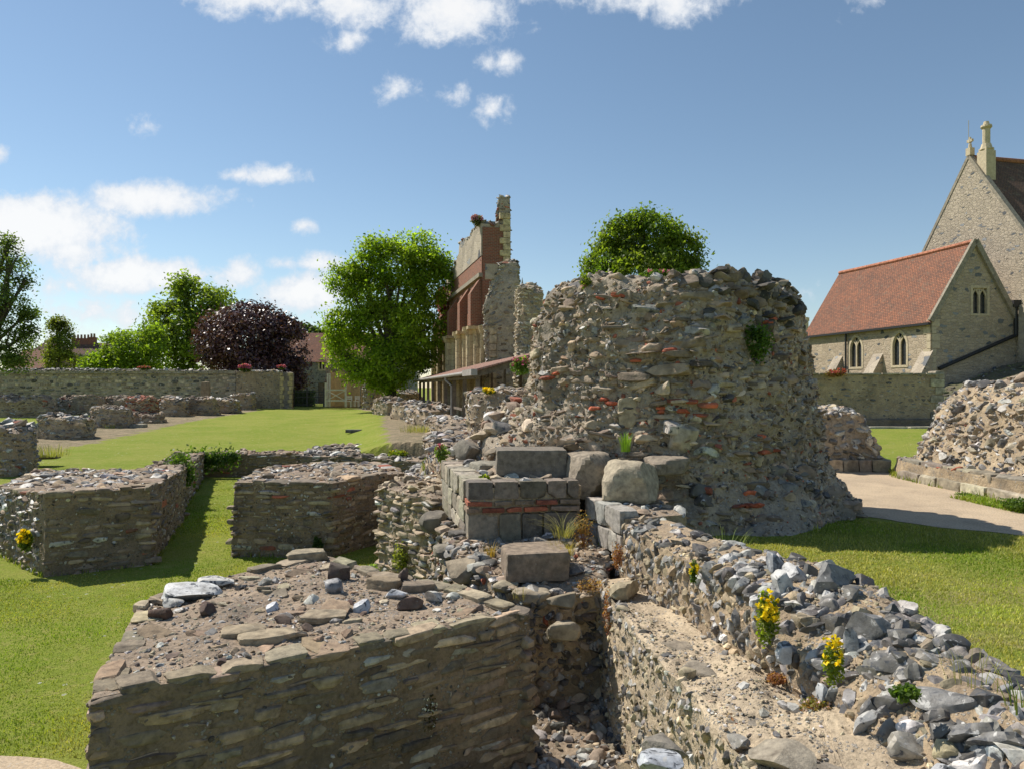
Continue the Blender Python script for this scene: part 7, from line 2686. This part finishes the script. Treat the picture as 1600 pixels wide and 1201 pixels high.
def ivy(label, pts, n, leaf):
    A = Acc()
    P = np.array(pts)
    k = rng.integers(0, len(P), n)
    p = P[k, :3] + rng.normal(0, 1, (n, 3)) * P[k, 3:4] * np.array((.8, .22, .55))
    leaves(A, p, np.full(n, leaf), np.array((.055, .11, .02)) + rng.random((n, 1)) * np.array((.09, .12, .02)), np.array((.1, -.8, .6)))
    for a, b in zip(P, P[1:]):
        A.tube([a[:3], b[:3]], .012, 5, 0, (.1, .07, .05, 0))
    tag(A.obj('ivy', LEAF), label, 'ivy')


ivy('ivy trailing over the left end of the long low retaining wall', [(*PX(u, v, 24.3), s) for u, v, s in ((296, 716, .3), (310, 718, .28), (322, 717, .28), (335, 721, .35), (348, 716, .28), (362, 714, .15))], 1500, .055)
ivy('ivy hanging at the end of the narrow wall behind the broad left pier', [(*PX(u, v, d), s) for u, v, d, s in ((282, 722, 18.5, .16), (286, 733, 18.4, .2), (289, 748, 18.4, .18), (280, 716, 19.5, .15))], 800, .045)


def tuft(name, label, cat, u, v, d, n, h, w, spread, lean, cols, arch=0.0):
    A = Acc()
    c = put(u, v, d)
    for i in range(n):
        an = random.uniform(0, 6.28)
        rr = spread * math.sqrt(random.random())
        b = c + np.array((rr * math.cos(an), rr * math.sin(an), 0))
        hh = h * random.uniform(.55, 1.1)
        ln = lean * hh * random.uniform(.3, 1)
        a2 = an + random.uniform(-.6, .6)
        dx = np.array((math.cos(a2), math.sin(a2), 0))
        k = np.linspace(0, 1, 6)
        pts = b + dx * (ln * k ** 1.6)[:, None] + np.array((0, 0, 1)) * (hh * (k - arch * k ** 2.6))[:, None]
        ww = w * (1 - k * .85)
        s = np.array((-math.sin(a2), math.cos(a2), 0))
        V = np.concatenate((pts - s * ww[:, None] / 2, pts + s * ww[:, None] / 2))
        F = [(j, j + 1, j + 7, j + 6) for j in range(5)]
        q = random.random()
        A.add(V, F, 0, (*(np.array(cols[0]) * (1 - q) + np.array(cols[1]) * q), 0))
    return tag(A.obj(name, BLADE), label, cat)


dryc = ((.42, .36, .17), (.22, .23, .07))
tuft('grass_tuft', 'arching dry grass clump in the corner below the dressed blocks', 'grass tuft', 880, 838, 7.35, 90, .34, .006, .10, 1.2, dryc, .45)
tuft('grass_tuft', 'orange and yellow grass tuft on the loose squared stone block', 'grass tuft', 878, 868, 6.95, 160, .17, .005, .11, .6, ((.50, .32, .08), (.34, .36, .06)), .2)
tuft('grass_tuft', 'brownish grass tuft left of the loose squared stone block', 'grass tuft', 766, 868, 7.3, 70, .17, .005, .06, .5, ((.50, .32, .10), (.34, .25, .07)), .2)
tuft('grass_tuft', 'thin straw stems on the rubble left of the gap below the block', 'grass tuft', 812, 935, 6.4, 22, .16, .004, .06, .4, ((.42, .36, .2), (.25, .22, .09)), .1)
tuft('grass_tuft', 'long green grass stems behind the flint wall crest, below the great pier', 'grass tuft', 1140, 862, 6.3, 36, .24, .006, .16, .7, ((.30, .36, .12), (.16, .24, .05)), .2)
tuft('grass_tuft', 'wispy yellow green grass stems at the near end of the flint wall', 'grass tuft', 1525, 1060, 3.6, 40, .2, .004, .16, .7, ((.38, .36, .12), (.24, .26, .06)), .2)
tuft('grass_tuft', 'thick green grass clump at the right edge on the flint wall', 'grass tuft', 1590, 1110, 3.05, 16, .22, .006, .06, .8, ((.12, .2, .04), (.26, .27, .06)), .3)
tuft('fern', 'bright green upright fern in front of the great pier above the boulder', 'plant', 977, 705, 8.05, 60, .24, .016, .05, .35, ((.16, .30, .03), (.26, .38, .06)), .15)
tuft('grass_tuft', 'pale tall grass tuft at the far left corner behind the broad pier', 'grass tuft', 82, 712, 20, 160, .42, .014, .45, .5, ((.40, .38, .18), (.28, .31, .09)), .2)
tuft('grass_tuft', 'straw coloured grass on the verge right of the nave lawn', 'grass tuft', 655, 674, 27, 220, .34, .016, .7, .5, ((.40, .36, .16), (.24, .27, .07)), .2)
tuft('grass_tuft', 'green tuft at the foot of the reddish brick stump', 'grass tuft', 178, 672, 35.5, 120, .4, .02, .5, .4, ((.3, .32, .1), (.2, .26, .05)), .2)

grow_grass()
